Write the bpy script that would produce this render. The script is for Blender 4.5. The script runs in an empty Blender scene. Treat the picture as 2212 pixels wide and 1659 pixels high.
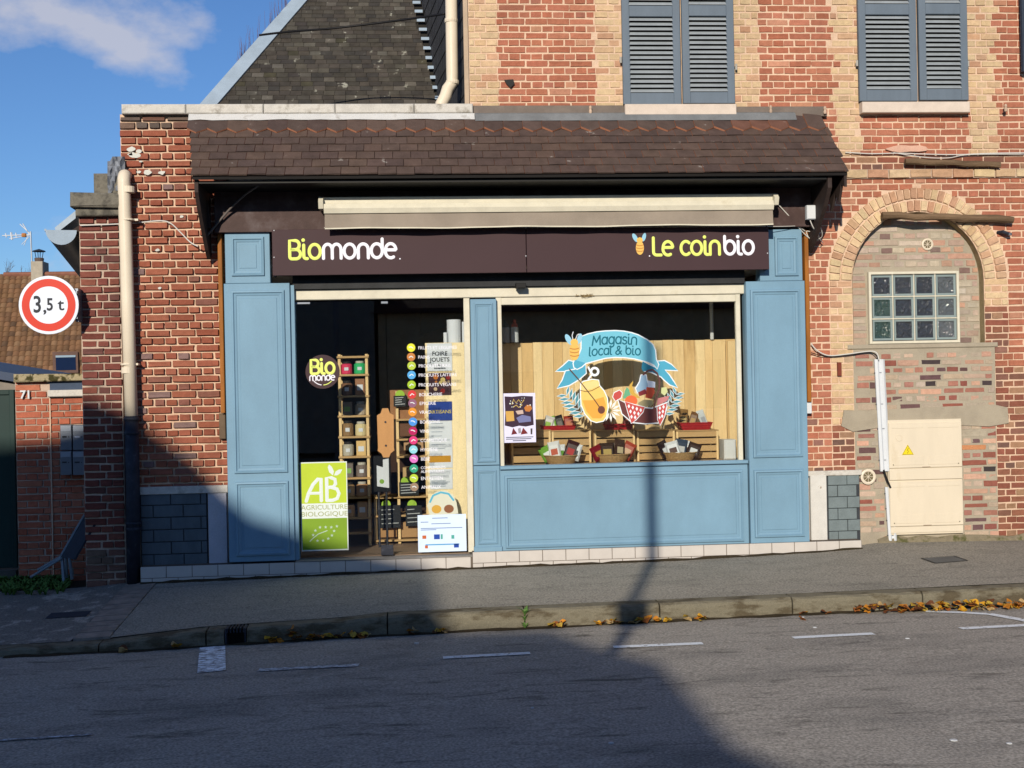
import bpy, math, random
from mathutils import Vector, Matrix
random.seed(7)
sc = bpy.context.scene
C = sc.collection
PI = math.pi
# ---------------------------------------------------------------- camera (photo pixels are read in a 2212 x 1659 frame)
F, CX, CY, ROLL, YAW, DIST, EYE = 2650., 1106., 829.5, 0.02, math.atan(0.0795), 12.29, 1.81
cam = bpy.data.cameras.new('camera'); camo = bpy.data.objects.new('camera', cam); C.objects.link(camo)
cam.sensor_fit = 'HORIZONTAL'; cam.sensor_width = 36; cam.lens = 36 * F / 2212; cam.clip_end = 3000
_r = Vector((math.cos(YAW), -math.sin(YAW), 0)); _f = Vector((math.sin(YAW), math.cos(YAW), 0)); _u = Vector((0, 0, 1))
_cx = _r * math.cos(ROLL) - _u * math.sin(ROLL); _cy = _r * math.sin(ROLL) + _u * math.cos(ROLL)
camo.matrix_world = Matrix((( _cx.x, _cy.x, -_f.x, 0), (_cx.y, _cy.y, -_f.y, -DIST), (_cx.z, _cy.z, -_f.z, EYE), (0, 0, 0, 1)))
sc.camera = camo
# ---------------------------------------------------------------- sky and sun
SUN_AZ, SUN_EL = math.radians(16), math.radians(20)      # azimuth measured from the street side, sun to the left behind the camera
wd = bpy.data.worlds.new('World'); sc.world = wd; wd.use_nodes = True
nt = wd.node_tree; nt.nodes.clear()
def N(t, ty, **kw):
    n = t.nodes.new(ty)
    for k, v in kw.items():
        if k in n.inputs: n.inputs[k].default_value = v
        else: setattr(n, k, v)
    return n
sky = N(nt, 'ShaderNodeTexSky', sky_type='NISHITA', sun_disc=False, sun_elevation=SUN_EL, sun_rotation=math.radians(180) + SUN_AZ, altitude=60, air_density=1.0, dust_density=0.15, ozone_density=3.0)
tc = N(nt, 'ShaderNodeTexCoord')
mp = N(nt, 'ShaderNodeMapping'); mp.inputs['Scale'].default_value = (1, 1, 1.7); mp.inputs['Location'].default_value = (4.7, 1.2, 0.9)
nz = N(nt, 'ShaderNodeTexNoise', Scale=5.0, Detail=10.0, Roughness=0.56)
cr = N(nt, 'ShaderNodeValToRGB'); cr.color_ramp.elements[0].position = 0.545; cr.color_ramp.elements[1].position = 0.66
cr.color_ramp.elements[0].color = (0, 0, 0, 1); cr.color_ramp.elements[1].color = (.75, .75, .75, 1)
mx = N(nt, 'ShaderNodeMix', data_type='RGBA'); mx.inputs['B'].default_value = (7.0, 7.0, 7.8, 1)
bg = N(nt, 'ShaderNodeBackground', Strength=0.08); wo = N(nt, 'ShaderNodeOutputWorld')
L = nt.links.new
L(tc.outputs['Generated'], mp.inputs['Vector']); L(mp.outputs[0], nz.inputs['Vector']); L(nz.outputs['Fac'], cr.inputs[0])
L(cr.outputs[0], mx.inputs['Factor']); tn = N(nt, 'ShaderNodeMix', data_type='RGBA', blend_type='MULTIPLY'); tn.inputs['Factor'].default_value = 1; tn.inputs['B'].default_value = (.7, .95, 1.3, 1); L(sky.outputs[0], tn.inputs['A']); L(tn.outputs['Result'], mx.inputs['A']); L(mx.outputs['Result'], bg.inputs['Color']); L(bg.outputs[0], wo.inputs[0])
sl = bpy.data.lights.new('sun', 'SUN'); sl.energy = 5.0; sl.angle = math.radians(0.53); sl.color = (1, .89, .74)
so = bpy.data.objects.new('sun', sl); C.objects.link(so); so.location = (-8, -26, 10)
_sd = Vector((math.sin(SUN_AZ) * math.cos(SUN_EL), math.cos(SUN_AZ) * math.cos(SUN_EL), -math.sin(SUN_EL)))
so.rotation_euler = _sd.to_track_quat('-Z', 'Y').to_euler()
sc.view_settings.view_transform = 'Standard'; sc.view_settings.look = 'None'; sc.view_settings.gamma = 1; sc.view_settings.exposure = 0.07
sc.view_settings.use_curve_mapping = False
sc.render.engine = 'CYCLES'; sc.cycles.use_denoising = True; sc.cycles.max_bounces = 8; sc.cycles.transparent_max_bounces = 16
sc.cycles.sample_clamp_indirect = 6
# ---------------------------------------------------------------- pixel -> place
def ray(u, v):
    a = (u - CX) / F; b = -(v - CY) / F
    return _cx * a + _cy * b + _f
EYEP = Vector((0, -DIST, EYE))
def W(u, v, y=0.):                      # point seen at a pixel on the vertical plane y
    d = ray(u, v); return EYEP + d * ((y + DIST) / d.y)
def WP(u, v, p, n):                     # ... on any plane
    d = ray(u, v); return EYEP + d * ((p - EYEP).dot(n) / d.dot(n))
def X(u, v=830, y=0.): return W(u, v, y).x
def Z(v, u=1106, y=0.): return W(u, v, y).z
def R(u0, v0, u1, v1, y=0.):            # rectangle on plane y: x0, x1, z0, z1
    a = W(u0, v0, y); b = W(u1, v1, y); return a.x, b.x, b.z, a.z
def interp(tab, x):
    if x <= tab[0][0]: a, b = tab[0], tab[1]
    elif x >= tab[-1][0]: return tab[-1][1]
    else:
        for a, b in zip(tab, tab[1:]):
            if a[0] <= x <= b[0]: break
    return a[1] + (b[1] - a[1]) * (x - a[0]) / (b[0] - a[0])
# ---------------------------------------------------------------- mesh helpers
def lin(c):
    return tuple(((v / 255) / 12.92 if v / 255 <= .04045 else ((v / 255 + .055) / 1.055) ** 2.4) for v in c)
class MB:
    def __init__(s): s.v = []; s.f = []; s.m = []; s.c = []; s.mi = 0; s.col = None; s.vc = []
    def add(s, vs, fs):
        n = len(s.v); s.v += [tuple(p) for p in vs]; s.vc += [s.col] * len(vs)
        for f in fs: s.f.append(tuple(i + n for i in f)); s.m.append(s.mi)
        return s
    def box(s, x0, x1, y0, y1, z0, z1):
        return s.add([(x0,y0,z0),(x1,y0,z0),(x1,y1,z0),(x0,y1,z0),(x0,y0,z1),(x1,y0,z1),(x1,y1,z1),(x0,y1,z1)],
              [(0,3,2,1),(4,5,6,7),(0,1,5,4),(1,2,6,5),(2,3,7,6),(3,0,4,7)])
    def bbox(s, x0, x1, y0, y1, z0, z1, b=.006):       # box with a chamfer round its front (-y) face
        o = [(x0,z0),(x1,z0),(x1,z1),(x0,z1)]; i = [(x0+b,z0+b),(x1-b,z0+b),(x1-b,z1-b),(x0+b,z1-b)]
        vs = [(x,y1,z) for x,z in o] + [(x,y0+b,z) for x,z in o] + [(x,y0,z) for x,z in i]
        fs = [(3,2,1,0),(8,9,10,11)]
        for k in range(4):
            j = (k+1) % 4; fs += [(k,j,4+j,4+k),(4+k,4+j,8+j,8+k)]
        return s.add(vs, fs)
    def quad(s, a, b, c, d): return s.add([a,b,c,d],[(0,1,2,3)])
    def prism(s, pts, y0, y1):                           # polygon in x,z pushed from y0 (front) to y1; either winding
        A = sum(p[0]*q[1]-q[0]*p[1] for p, q in zip(pts, pts[1:]+pts[:1]))
        if A < 0: pts = pts[::-1]
        n = len(pts)
        return s.add([(x,y0,z) for x,z in pts] + [(x,y1,z) for x,z in pts],
              [tuple(range(n)), tuple(range(2*n-1, n-1, -1))] + [(i, i+n, (i+1)%n+n, (i+1)%n) for i in range(n)])
    def prismx(s, pts, x0, x1):                          # polygon in y,z pushed along x
        A = sum(p[0]*q[1]-q[0]*p[1] for p, q in zip(pts, pts[1:]+pts[:1]))
        if A > 0: pts = pts[::-1]
        n = len(pts)
        return s.add([(x0,y,z) for y,z in pts] + [(x1,y,z) for y,z in pts],
              [tuple(range(n)), tuple(range(2*n-1, n-1, -1))] + [(i, i+n, (i+1)%n+n, (i+1)%n) for i in range(n)])
    def sheet(s, pts, y):                                # flat polygon facing the street
        A = sum(p[0]*q[1]-q[0]*p[1] for p, q in zip(pts, pts[1:]+pts[:1]))
        if A < 0: pts = pts[::-1]
        return s.add([(x,y,z) for x,z in pts],[tuple(range(len(pts)))])
    def tube(s, pts, r, n=8, cap=True, r1=None):
        pts = [Vector(p) for p in pts]; k = len(pts); rings = []
        up = None
        for i, p in enumerate(pts):
            t = (pts[min(i+1,k-1)] - pts[max(i-1,0)]).normalized()
            if up is None: up = Vector((0,0,1)) if abs(t.z) < .9 else Vector((0,1,0))
            a = t.cross(up).normalized(); b = a.cross(t).normalized(); up = b
            rr = r if r1 is None else r + (r1-r)*i/(k-1)
            rings.append([p + (a*math.cos(2*PI*j/n) + b*math.sin(2*PI*j/n))*rr for j in range(n)])
        vs = [q for g in rings for q in g]; fs = []
        for i in range(k-1):
            for j in range(n): fs.append((i*n+j, i*n+(j+1)%n, (i+1)*n+(j+1)%n, (i+1)*n+j))
        if cap: fs += [tuple(range(n-1,-1,-1)), tuple((k-1)*n+j for j in range(n))]
        return s.add(vs, fs)
    def lathe(s, prof, c, n=20, axis='z'):               # prof: (radius, height)
        vs = []; fs = []; c = Vector(c)
        for r, h in prof:
            for j in range(n):
                a = 2*PI*j/n; x, y = r*math.cos(a), r*math.sin(a)
                vs.append(c + (Vector((x,y,h)) if axis=='z' else Vector((x,h,-y)) if axis=='y' else Vector((h,x,y))))
        for i in range(len(prof)-1):
            for j in range(n): fs.append((i*n+j, i*n+(j+1)%n, (i+1)*n+(j+1)%n, (i+1)*n+j))
        fs += [tuple(range(n-1,-1,-1)), tuple((len(prof)-1)*n+j for j in range(n))]
        return s.add(vs, fs)
    def stroke(s, pts, w, y, h=.003):                    # rounded flat stroke on the plane y, domed to the street
        P = [Vector((p[0], p[1])) for p in pts]; n = len(P)
        if (P[0]-P[-1]).length < 1e-6 and n > 2: closed = True; P = P[:-1]; n -= 1
        else: closed = False
        vs = []; fs = []
        for i, p in enumerate(P):
            a = P[(i-1) % n] if closed or i else P[i]; b = P[(i+1) % n] if closed or i < n-1 else P[i]
            t = (b-a).normalized(); nn = Vector((-t.y, t.x))*w/2
            vs += [(p.x+nn.x, y, p.y+nn.y), (p.x, y-h, p.y), (p.x-nn.x, y, p.y-nn.y)]
        for i in range(n if closed else n-1):
            k = (i+1) % n
            fs += [(3*i,3*i+1,3*k+1,3*k), (3*i+1,3*i+2,3*k+2,3*k+1)]
        s.add(vs, fs)
        if not closed:
            for e, o in ((0,1),(n-1,n-2)):
                t = (P[e]-P[o]).normalized(); a0 = math.atan2(t.y,t.x)
                cv = [(P[e].x, y-h, P[e].y)] + [(P[e].x+math.cos(a0-PI/2+PI*j/8)*w/2, y, P[e].y+math.sin(a0-PI/2+PI*j/8)*w/2) for j in range(9)]
                s.add(cv, [(0,j,j+1) for j in range(1,9)])
        return s
    def disc(s, x, z, r, y, n=24): return s.sheet([(x+math.cos(2*PI*j/n)*r, z+math.sin(2*PI*j/n)*r) for j in range(n)], y)
    def build(s, name, mats, parent=None, smooth=False, origin=None):
        if not isinstance(mats, (list, tuple)): mats = [mats]
        xs = [p[0] for p in s.v]; ys = [p[1] for p in s.v]; zs = [p[2] for p in s.v]
        o = Vector(((min(xs)+max(xs))/2, (min(ys)+max(ys))/2, min(zs))) if origin is None else Vector(origin)
        me = bpy.data.meshes.new(name); me.from_pydata([(p[0]-o.x, p[1]-o.y, p[2]-o.z) for p in s.v], [], s.f)
        for m in mats: me.materials.append(m)
        if len(mats) > 1: me.polygons.foreach_set('material_index', s.m)
        if smooth: me.polygons.foreach_set('use_smooth', [True]*len(me.polygons))
        if any(c is not None for c in s.vc):
            at = me.color_attributes.new('Col', 'FLOAT_COLOR', 'POINT')
            at.data.foreach_set('color', [x for c in s.vc for x in ((c[0],c[1],c[2],1) if c else (1,1,1,1))])
        me.update(); ob = bpy.data.objects.new(name, me); C.objects.link(ob)
        place(ob, o, parent); return ob
def wloc(o): return Vector(o.get('_w', (0,0,0))) if o else Vector((0,0,0))
WL = {}
def place(ob, o, parent):
    WL[ob.name] = Vector(o)
    if parent: ob.parent = parent; ob.location = Vector(o) - WL[parent.name]
    else: ob.location = o
def tag(o, label, cat, group=None):
    o['label'] = label; o['category'] = cat
    if group: o['group'] = group
    return o
def thing(name, label, cat, loc, group=None):
    o = bpy.data.objects.new(name, None); C.objects.link(o); o.empty_display_size = .1
    o.location = loc; WL[o.name] = Vector(loc); return tag(o, label, cat, group)
def structure(o): o['kind'] = 'structure'; return o
def stuff(o): o['kind'] = 'stuff'; return o
def inst(name, me, parent, loc, scale=(1,1,1), rot=None, color=None):
    ob = bpy.data.objects.new(name, me); C.objects.link(ob); WL[ob.name] = Vector(loc)
    ob.parent = parent; ob.location = Vector(loc) - WL[parent.name] if parent else loc
    ob.scale = scale
    if rot: ob.rotation_euler = rot
    if color: ob.color = (*color, 1)
    return ob
# ---------------------------------------------------------------- materials
MATS = {}
def mat(name, rgb, rough=.75, var=.18, scale=6., bump=.25, bscale=70., rgb2=None, spec=.18, metal=0., cut=(.4,.65), src=None, stretch=None, fine=.12, finescale=140., broad=0.):
    """procedural: base colour broken up by two noises, with fine relief. src: None | 'obj' (object colour) | 'attr' (vertex colour)"""
    if name in MATS: return MATS[name]
    m = bpy.data.materials.new(name); MATS[name] = m; m.use_nodes = True; t = m.node_tree; b = t.nodes['Principled BSDF']; l = t.links.new
    g = N(t, 'ShaderNodeNewGeometry'); pos = g.outputs['Position']
    if stretch:
        mpn = N(t, 'ShaderNodeMapping'); mpn.inputs['Scale'].default_value = stretch; l(pos, mpn.inputs[0]); pos = mpn.outputs[0]
    n1 = N(t, 'ShaderNodeTexNoise', Scale=scale, Detail=5., Roughness=.6); l(pos, n1.inputs['Vector'])
    n2 = N(t, 'ShaderNodeTexNoise', Scale=finescale, Detail=3.); l(g.outputs['Position'], n2.inputs['Vector'])
    if src == 'obj': base = N(t, 'ShaderNodeObjectInfo').outputs['Color']
    elif src == 'attr': base = N(t, 'ShaderNodeVertexColor', layer_name='Col').outputs['Color']
    else:
        rg = N(t, 'ShaderNodeRGB'); rg.outputs[0].default_value = (*rgb, 1); base = rg.outputs[0]
    if rgb2:
        rp = N(t, 'ShaderNodeValToRGB'); rp.color_ramp.elements[0].position = cut[0]; rp.color_ramp.elements[1].position = cut[1]; l(n1.outputs['Fac'], rp.inputs[0])
        mm = N(t, 'ShaderNodeMix', data_type='RGBA'); mm.inputs['B'].default_value = (*rgb2, 1); l(rp.outputs[0], mm.inputs['Factor']); l(base, mm.inputs['A']); base = mm.outputs['Result']
    def mul(base, fac, amt):
        r = N(t, 'ShaderNodeMapRange'); r.inputs['From Min'].default_value = .25; r.inputs['From Max'].default_value = .75
        r.inputs['To Min'].default_value = 1-amt; r.inputs['To Max'].default_value = 1+amt; l(fac, r.inputs['Value'])
        v = N(t, 'ShaderNodeVectorMath', operation='SCALE'); l(base, v.inputs[0]); l(r.outputs[0], v.inputs['Scale']); return v.outputs[0]
    base = mul(mul(base, n1.outputs['Fac'], var), n2.outputs['Fac'], fine)
    if broad:
        n4 = N(t, 'ShaderNodeTexNoise', Scale=1.1, Detail=6., Roughness=.65); l(g.outputs['Position'], n4.inputs['Vector']); base = mul(base, n4.outputs['Fac'], broad)
    l(base, b.inputs['Base Color'])
    b.inputs['Roughness'].default_value = rough; b.inputs['Specular IOR Level'].default_value = spec; b.inputs['Metallic'].default_value = metal
    if bump:
        n3 = N(t, 'ShaderNodeTexNoise', Scale=bscale, Detail=4.); l(g.outputs['Position'], n3.inputs['Vector'])
        bp = N(t, 'ShaderNodeBump', Strength=bump, Distance=.006); l(n3.outputs['Fac'], bp.inputs['Height']); l(bp.outputs[0], b.inputs['Normal'])
    return m
def K(r, g, b, k=.8):                    # albedo that the low warm sun shows as about this colour on a wall facing the street
    c = lin((r,g,b)); k /= .8; return (c[0]*k*.64, c[1]*k*.70, c[2]*k*.78)
def flat(name, rgb, rough=.6, spec=.15, **kw): return mat(name, rgb, rough, var=.04, bump=0, fine=.03, spec=spec, **kw)
def glass_mat(name, tint=(1,1,1), gloss=.09):
    m = bpy.data.materials.new(name); m.use_nodes = True; t = m.node_tree; t.nodes.clear(); l = t.links.new
    tr = N(t, 'ShaderNodeBsdfTransparent'); tr.inputs[0].default_value = (*tint, 1); gl = N(t, 'ShaderNodeBsdfGlossy', Roughness=.012)
    gl.inputs['Color'].default_value = (.9,.95,1,1)
    fr = N(t, 'ShaderNodeFresnel', IOR=1.4); ad = N(t, 'ShaderNodeMath', operation='MULTIPLY_ADD'); ad.inputs[1].default_value = 1.; ad.inputs[2].default_value = gloss-.04
    mxs = N(t, 'ShaderNodeMixShader'); o = N(t, 'ShaderNodeOutputMaterial')
    l(fr.outputs[0], ad.inputs[0]); l(ad.outputs[0], mxs.inputs[0]); l(tr.outputs[0], mxs.inputs[1]); l(gl.outputs[0], mxs.inputs[2]); l(mxs.outputs[0], o.inputs[0])
    return m
BRICK_O = mat('brick_single', None, .9, var=.16, scale=20, bump=.7, bscale=90, src='obj', fine=.14, spec=.08, broad=.2)
BRICK_A = mat('brick_joined', None, .9, var=.16, scale=20, bump=.7, bscale=90, src='attr', fine=.14, spec=.08, broad=.2)
MORTAR = mat('lime_mortar', K(244,204,168), .95, var=.14, scale=7, bump=.6, bscale=120, rgb2=K(206,164,130), cut=(.5,.72), broad=.16)
MORTAR_D = mat('weathered_mortar', K(226,194,166), .95, var=.25, scale=3, bump=.8, bscale=120, rgb2=K(120,108,96), cut=(.45,.7))
MORTAR_G = mat('cement_mortar', K(196,178,150), .95, var=.16, scale=4, bump=.7, bscale=110, rgb2=K(168,152,128))
BLUE = mat('blue_paint', K(133,166,182), .55, var=.07, scale=4, bump=.12, bscale=50, fine=.05, spec=.2, broad=.07, stretch=(1,1,.5))
CREAM = mat('cream_paint', K(238,224,194), .5, var=.12, scale=6, bump=.06, fine=.06, rgb2=K(204,188,156), cut=(.6,.8))
PVC = mat('cream_pvc', K(250,228,196), .4, var=.05, scale=4, bump=.03, fine=.03)
PURPLE = mat('aubergine_panel', K(76,53,54), .6, var=.05, scale=2, bump=0, fine=.02)
TAUPE = mat('taupe_fabric', K(168,150,130), .9, var=.13, scale=3, bump=.2, bscale=300, fine=.05)
BROWN = mat('dark_brown_board', K(84,62,56), .6, var=.35, scale=6, bump=.3, rgb2=K(96,82,78), cut=(.5,.75))
DARK = mat('eave_shade_dark', K(30,26,24), .7, var=.2, bump=.2)  # under-eave shade put into the colour of the canopy deck
ORANGEWOOD = mat('orange_wood', K(172,104,40), .6, var=.3, scale=14, stretch=(1,1,.15), bump=.3)
PINE = mat('pine_wood', K(240,202,144,1.), .7, var=.14, scale=14, stretch=(1,1,.12), bump=.1, rgb2=K(206,160,102), cut=(.55,.8))
PINE_B = mat('pine_wood_pale', K(248,214,158,1.), .7, var=.12, scale=15, stretch=(1,1,.14), bump=.1, rgb2=K(214,172,116), cut=(.58,.8))
PINE_C = mat('pine_wood_dark', K(228,186,126,1.), .7, var=.16, scale=13, stretch=(1,1,.1), bump=.1, rgb2=K(186,138,84), cut=(.55,.75))
PINE_X = mat('pine_wood_level', K(214,172,116), .6, var=.18, scale=18, stretch=(.12,1,1), bump=.1, rgb2=K(190,142,88), cut=(.5,.8))
STONE = mat('weathered_stone', K(226,214,196), .9, var=.2, scale=7, bump=.6, bscale=60, rgb2=K(150,138,120), cut=(.54,.72))
SILLST = mat('sill_stone', K(236,212,188), .8, var=.1, scale=9, bump=.3)
GREYST = mat('grey_cornice', K(140,130,112), .95, var=.35, scale=9, bump=1., bscale=40, rgb2=K(84,78,68), cut=(.45,.65))
WHITE = mat('white_paint', K(235,232,226), .5, var=.05, bump=.03, fine=.03)
ZINC = mat('zinc', K(176,188,196), .42, var=.14, scale=5, bump=.08, metal=.0, fine=.05)
LEAD = mat('lead', K(150,150,152), .55, var=.35, scale=9, bump=.8, bscale=30, metal=.2)
BLACK = flat('black', (.012,.012,.012), .5)
IRON = mat('old_iron', K(52,54,62), .55, var=.35, scale=12, bump=.4, rgb2=K(92,90,92), cut=(.6,.8))
SLATGREY = mat('slat_grey', K(166,168,166), .6, var=.12, scale=9, bump=.15, fine=.08)
SHUTGREY = mat('shutter_grey', K(116,125,132), .55, var=.1, scale=7, bump=.12, fine=.06, stretch=(1,1,.3))
METAL = mat('grey_metal', K(140,142,146), .38, var=.08, bump=.03, metal=.5, fine=.04)
PAPER = flat('paper', K(240,238,236), .7)
# ---------------------------------------------------------------- lettering
def arc(cx, cy, rx, ry, a0, a1, n=12):
    return [(cx+rx*math.cos(math.radians(a0+(a1-a0)*i/n)), cy+ry*math.sin(math.radians(a0+(a1-a0)*i/n))) for i in range(n+1)]
xh = .78
GL = {  # rounded letters: (advance, strokes), cap height 1
 'B': (.74, [[(.1,.5),(.1,.98)]+[(.4,.98)]+arc(.4,.745,.2,.235,90,-90)+[(.1,.51)], [(.1,.51),(.42,.51)]+arc(.42,.27,.24,.245,90,-90)+arc(.22,.14,.12,.115,270,180,5)+[(.1,.5)]]),
 'i': (.34, [[(.12,.74),(.12,.16)]+arc(.24,.16,.12,.13,180,270,5)+[(.3,.03)]]),
 'o': (.76, [arc(.38,.4,.29,.37,0,360,24)]),
 'n': (.72, [[(.1,.03),(.1,.48)]+arc(.36,.48,.26,.29,180,0)+[(.62,.03)]]),
 'm': (1.12, [[(.1,.03),(.1,.48)]+arc(.33,.48,.23,.29,180,0)+[(.56,.03)], [(.56,.48)]+arc(.79,.48,.23,.29,180,0)+[(1.02,.03)]]),
 'd': (.76, [arc(.38,.4,.29,.37,0,360,24), [(.67,1.02),(.67,.4)]]),
 'b': (.76, [arc(.38,.4,.29,.37,0,360,24), [(.09,1.02),(.09,.4)]]),
 'e': (.74, [[(.11,.44),(.65,.44)]+arc(.38,.44,.27,.33,0,180)+arc(.38,.36,.28,.34,180,300)]),
 'c': (.62, [arc(.37,.4,.28,.37,50,310,18)]),
 'L': (.56, [[(.1,.98),(.1,.2)]+arc(.28,.2,.18,.17,180,270,6)+[(.52,.03)]]),
 'l': (.34, [[(.12,1.02),(.12,.16)]+arc(.24,.16,.12,.13,180,270,5)+[(.27,.03)]]),
 'a': (.72, [arc(.36,.4,.27,.36,0,360,24), [(.63,.74),(.63,.05)]]),
 'g': (.72, [arc(.36,.4,.27,.36,0,360,24), [(.63,.74),(.63,-.05)]+arc(.38,-.05,.25,.24,0,-130,8)]),
 's': (.58, [arc(.3,.58,.2,.18,30,270,9)[:-1]+arc(.3,.21,.21,.19,90,-150,9)]),
 'M': (.98, [[(.08,.03),(.17,.95)],[(.17,.95),(.49,.3)],[(.49,.3),(.82,.95)],[(.82,.95),(.9,.03)]]),
 '&': (.82, [[(.74,.03),(.26,.66)]+arc(.38,.8,.15,.16,215,-20,8)+[(.46,.6),(.2,.42)]+arc(.3,.22,.22,.2,140,300,8)+[(.7,.42)]]),
 ' ': (.34, []), '.': (.2, []),
}
def letters(mb, text, x, z, size, w, y, track=0., slant=0., base=None):
    for ch in text:
        adv, st = GL[ch]
        f = lambda p: (x + (p[0]+slant*p[1])*size, z + (p[1])*size + (base(x+p[0]*size) if base else 0))
        for s_ in st: mb.stroke([f(p) for p in s_], w, y)
        if ch == 'i':
            q = f((.1,1.)); mb.add([(q[0],y-.003,q[1])]+[(q[0]+math.cos(2*PI*j/14)*w*.58,y,q[1]+math.sin(2*PI*j/14)*w*.58) for j in range(14)], [(0,j+1,(j+1)%14+1) for j in range(14)])
        x += (adv+track)*size
    return x
def width(text, size, track=0.): return sum(GL[c][0]+track for c in text)*size
def text_mesh(name, body, size, m, parent, x, y, z, align='LEFT', xs=1., depth=.0, rz=0., bold=0.):
    cu = bpy.data.curves.new('t', 'FONT'); cu.body = body; cu.size = size; cu.align_x = align; cu.offset = bold; cu.extrude = depth; cu.resolution_u = 3
    ob = bpy.data.objects.new('t', cu); C.objects.link(ob); dg = bpy.context.evaluated_depsgraph_get()
    me = bpy.data.meshes.new_from_object(ob.evaluated_get(dg)); bpy.data.objects.remove(ob); bpy.data.curves.remove(cu)
    me.name = name; me.materials.clear(); me.materials.append(m)
    me.transform(Matrix.Rotation(PI/2, 4, 'X') @ Matrix.Rotation(rz, 4, 'Z') @ Matrix.Diagonal((xs,1,1,1)))
    o = bpy.data.objects.new(name, me); C.objects.link(o); place(o, (x,y,z), parent); return o
# ---------------------------------------------------------------- ground heights (metres along the street)
ZW = [(-9,-.17),(-3.4,-.11),(-2.67,-.04),(-1.23,-.022),(.54,.0),(2.66,.018),(4.01,.057),(4.51,.08),(4.74,.105),(6.23,.085),(12,.16)]     # foot of the walls
ZK = [(-9,-.3),(-3.34,-.225),(-2.6,-.215),(-1.75,-.138),(-.63,-.1),(-.26,-.066),(2.,-.042),(4.26,-.02),(12,.06)]      # kerb top
ZR = [(-9,-.335),(-3.33,-.288),(-2.2,-.275),(-.64,-.232),(.88,-.208),(3.13,-.178),(12,-.1)]          # gutter
YK = -2.2
def z_walk(x, y):
    if y >= -.1: return interp(ZW, x)
    t = (y+.1)/(YK+.1); return interp(ZW, x)*(1-t) + interp(ZK, x)*t
def z_road(x, y): 
    t = min(max(-(y-YK)/3.6, 0), 2); return interp(ZR, x) + .07*math.sin(t*PI/2)
def GR(u, v, f=z_road):
    z = -.2; d = ray(u, v)
    for _ in range(12):
        p = EYEP + d*((z-EYE)/d.z); z = f(p.x, p.y)
    return Vector((p.x, p.y, z))
# ================================================================ GROUND, ROAD, PAVEMENT
def asphalt(name, col, col2, streak):
    m = mat(name, col, .95, var=.1, scale=1.6, bump=.7, bscale=130, rgb2=col2, cut=(.5,.72), stretch=(.6,1.2,1), fine=.5, finescale=60, spec=.1)
    t = m.node_tree; b = t.nodes['Principled BSDF']; src = b.inputs['Base Color'].links[0].from_socket; l = t.links.new
    g = N(t,'ShaderNodeNewGeometry'); mp_ = N(t,'ShaderNodeMapping'); mp_.inputs['Scale'].default_value = (.9,3.6,1); mp_.inputs['Rotation'].default_value = (0,0,-.02); l(g.outputs['Position'],mp_.inputs[0])
    n = N(t,'ShaderNodeTexNoise',Scale=1.9,Detail=10.,Roughness=.72,Distortion=.7); l(mp_.outputs[0],n.inputs['Vector'])       # ragged seams and tar streaks along the road
    r = N(t,'ShaderNodeValToRGB'); r.color_ramp.elements[0].position = .55; r.color_ramp.elements[1].position = .7; l(n.outputs['Fac'],r.inputs[0])
    n2 = N(t,'ShaderNodeTexVoronoi',Scale=26.); l(g.outputs['Position'],n2.inputs['Vector']); r2 = N(t,'ShaderNodeValToRGB'); r2.color_ramp.elements[0].position = .05; r2.color_ramp.elements[1].position = .11; r2.color_ramp.elements[0].color = (.35,.35,.35,1); r2.color_ramp.elements[1].color = (0,0,0,1); l(n2.outputs['Distance'],r2.inputs[0])
    mu = N(t,'ShaderNodeMath',operation='MULTIPLY'); mu.inputs[1].default_value = streak; l(r.outputs[0],mu.inputs[0])
    x = N(t,'ShaderNodeMix',data_type='RGBA'); x.inputs['B'].default_value = tuple(c*.24 for c in col)+(1,); l(mu.outputs[0],x.inputs['Factor']); l(src,x.inputs['A'])
    x2 = N(t,'ShaderNodeMix',data_type='RGBA'); x2.inputs['B'].default_value = tuple(min(c*1.5,.8) for c in col)+(1,); l(r2.outputs[0],x2.inputs['Factor']); l(x.outputs['Result'],x2.inputs['A']); l(x2.outputs['Result'],b.inputs['Base Color']); return m
ASPH = asphalt('road_asphalt', K(148,138,124,1.3), K(114,107,97,1.3), 1.)
WALKM = asphalt('pavement_asphalt', K(134,125,110,1.36), K(114,107,94,1.36), .5)
GRAVEL = mat('gravel_concrete', K(124,116,104,1.1), .95, var=.15, scale=5, bump=1., bscale=60, rgb2=K(156,146,130,1.1), cut=(.55,.6), fine=.45, finescale=60)
KERBM = mat('kerb_stone_grey', K(134,123,100,.85), .95, var=.3, scale=6, bump=.9, bscale=50, rgb2=K(92,80,60,.8), cut=(.47,.6), stretch=(.6,1,1.6), fine=.2)
SOIL = mat('soil', K(70,62,50), .95, var=.3, scale=3, bump=.8, bscale=30)
def height_sheet(name, xs, ys, zf, m, dz=0.):
    mb = MB(); n = len(ys)
    mb.add([(x, y, zf(x,y)+dz) for x in xs for y in ys], [(i*n+j, (i+1)*n+j, (i+1)*n+j+1, i*n+j+1) for i in range(len(xs)-1) for j in range(n-1)])
    return mb.build(name, m, origin=(0,0,0))
def frange(a, b, n): return [a+(b-a)*i/n for i in range(n+1)]
mb = MB(); mb.quad((-700,-700,-.45),(700,-700,-.45),(700,900,-.45),(-700,900,-.45)); structure(mb.build('ground', SOIL, origin=(0,0,-.45)))
XR = frange(-14, 14, 112)
road = structure(height_sheet('road', XR, [YK+.0, -2.35,-2.6,-3,-3.5,-4,-4.6,-5.2,-5.8,-6.4,-7,-7.8,-8.6,-9.6], z_road, ASPH))
def z_opp(x, y): return z_road(x,-9.6) + .14
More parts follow.
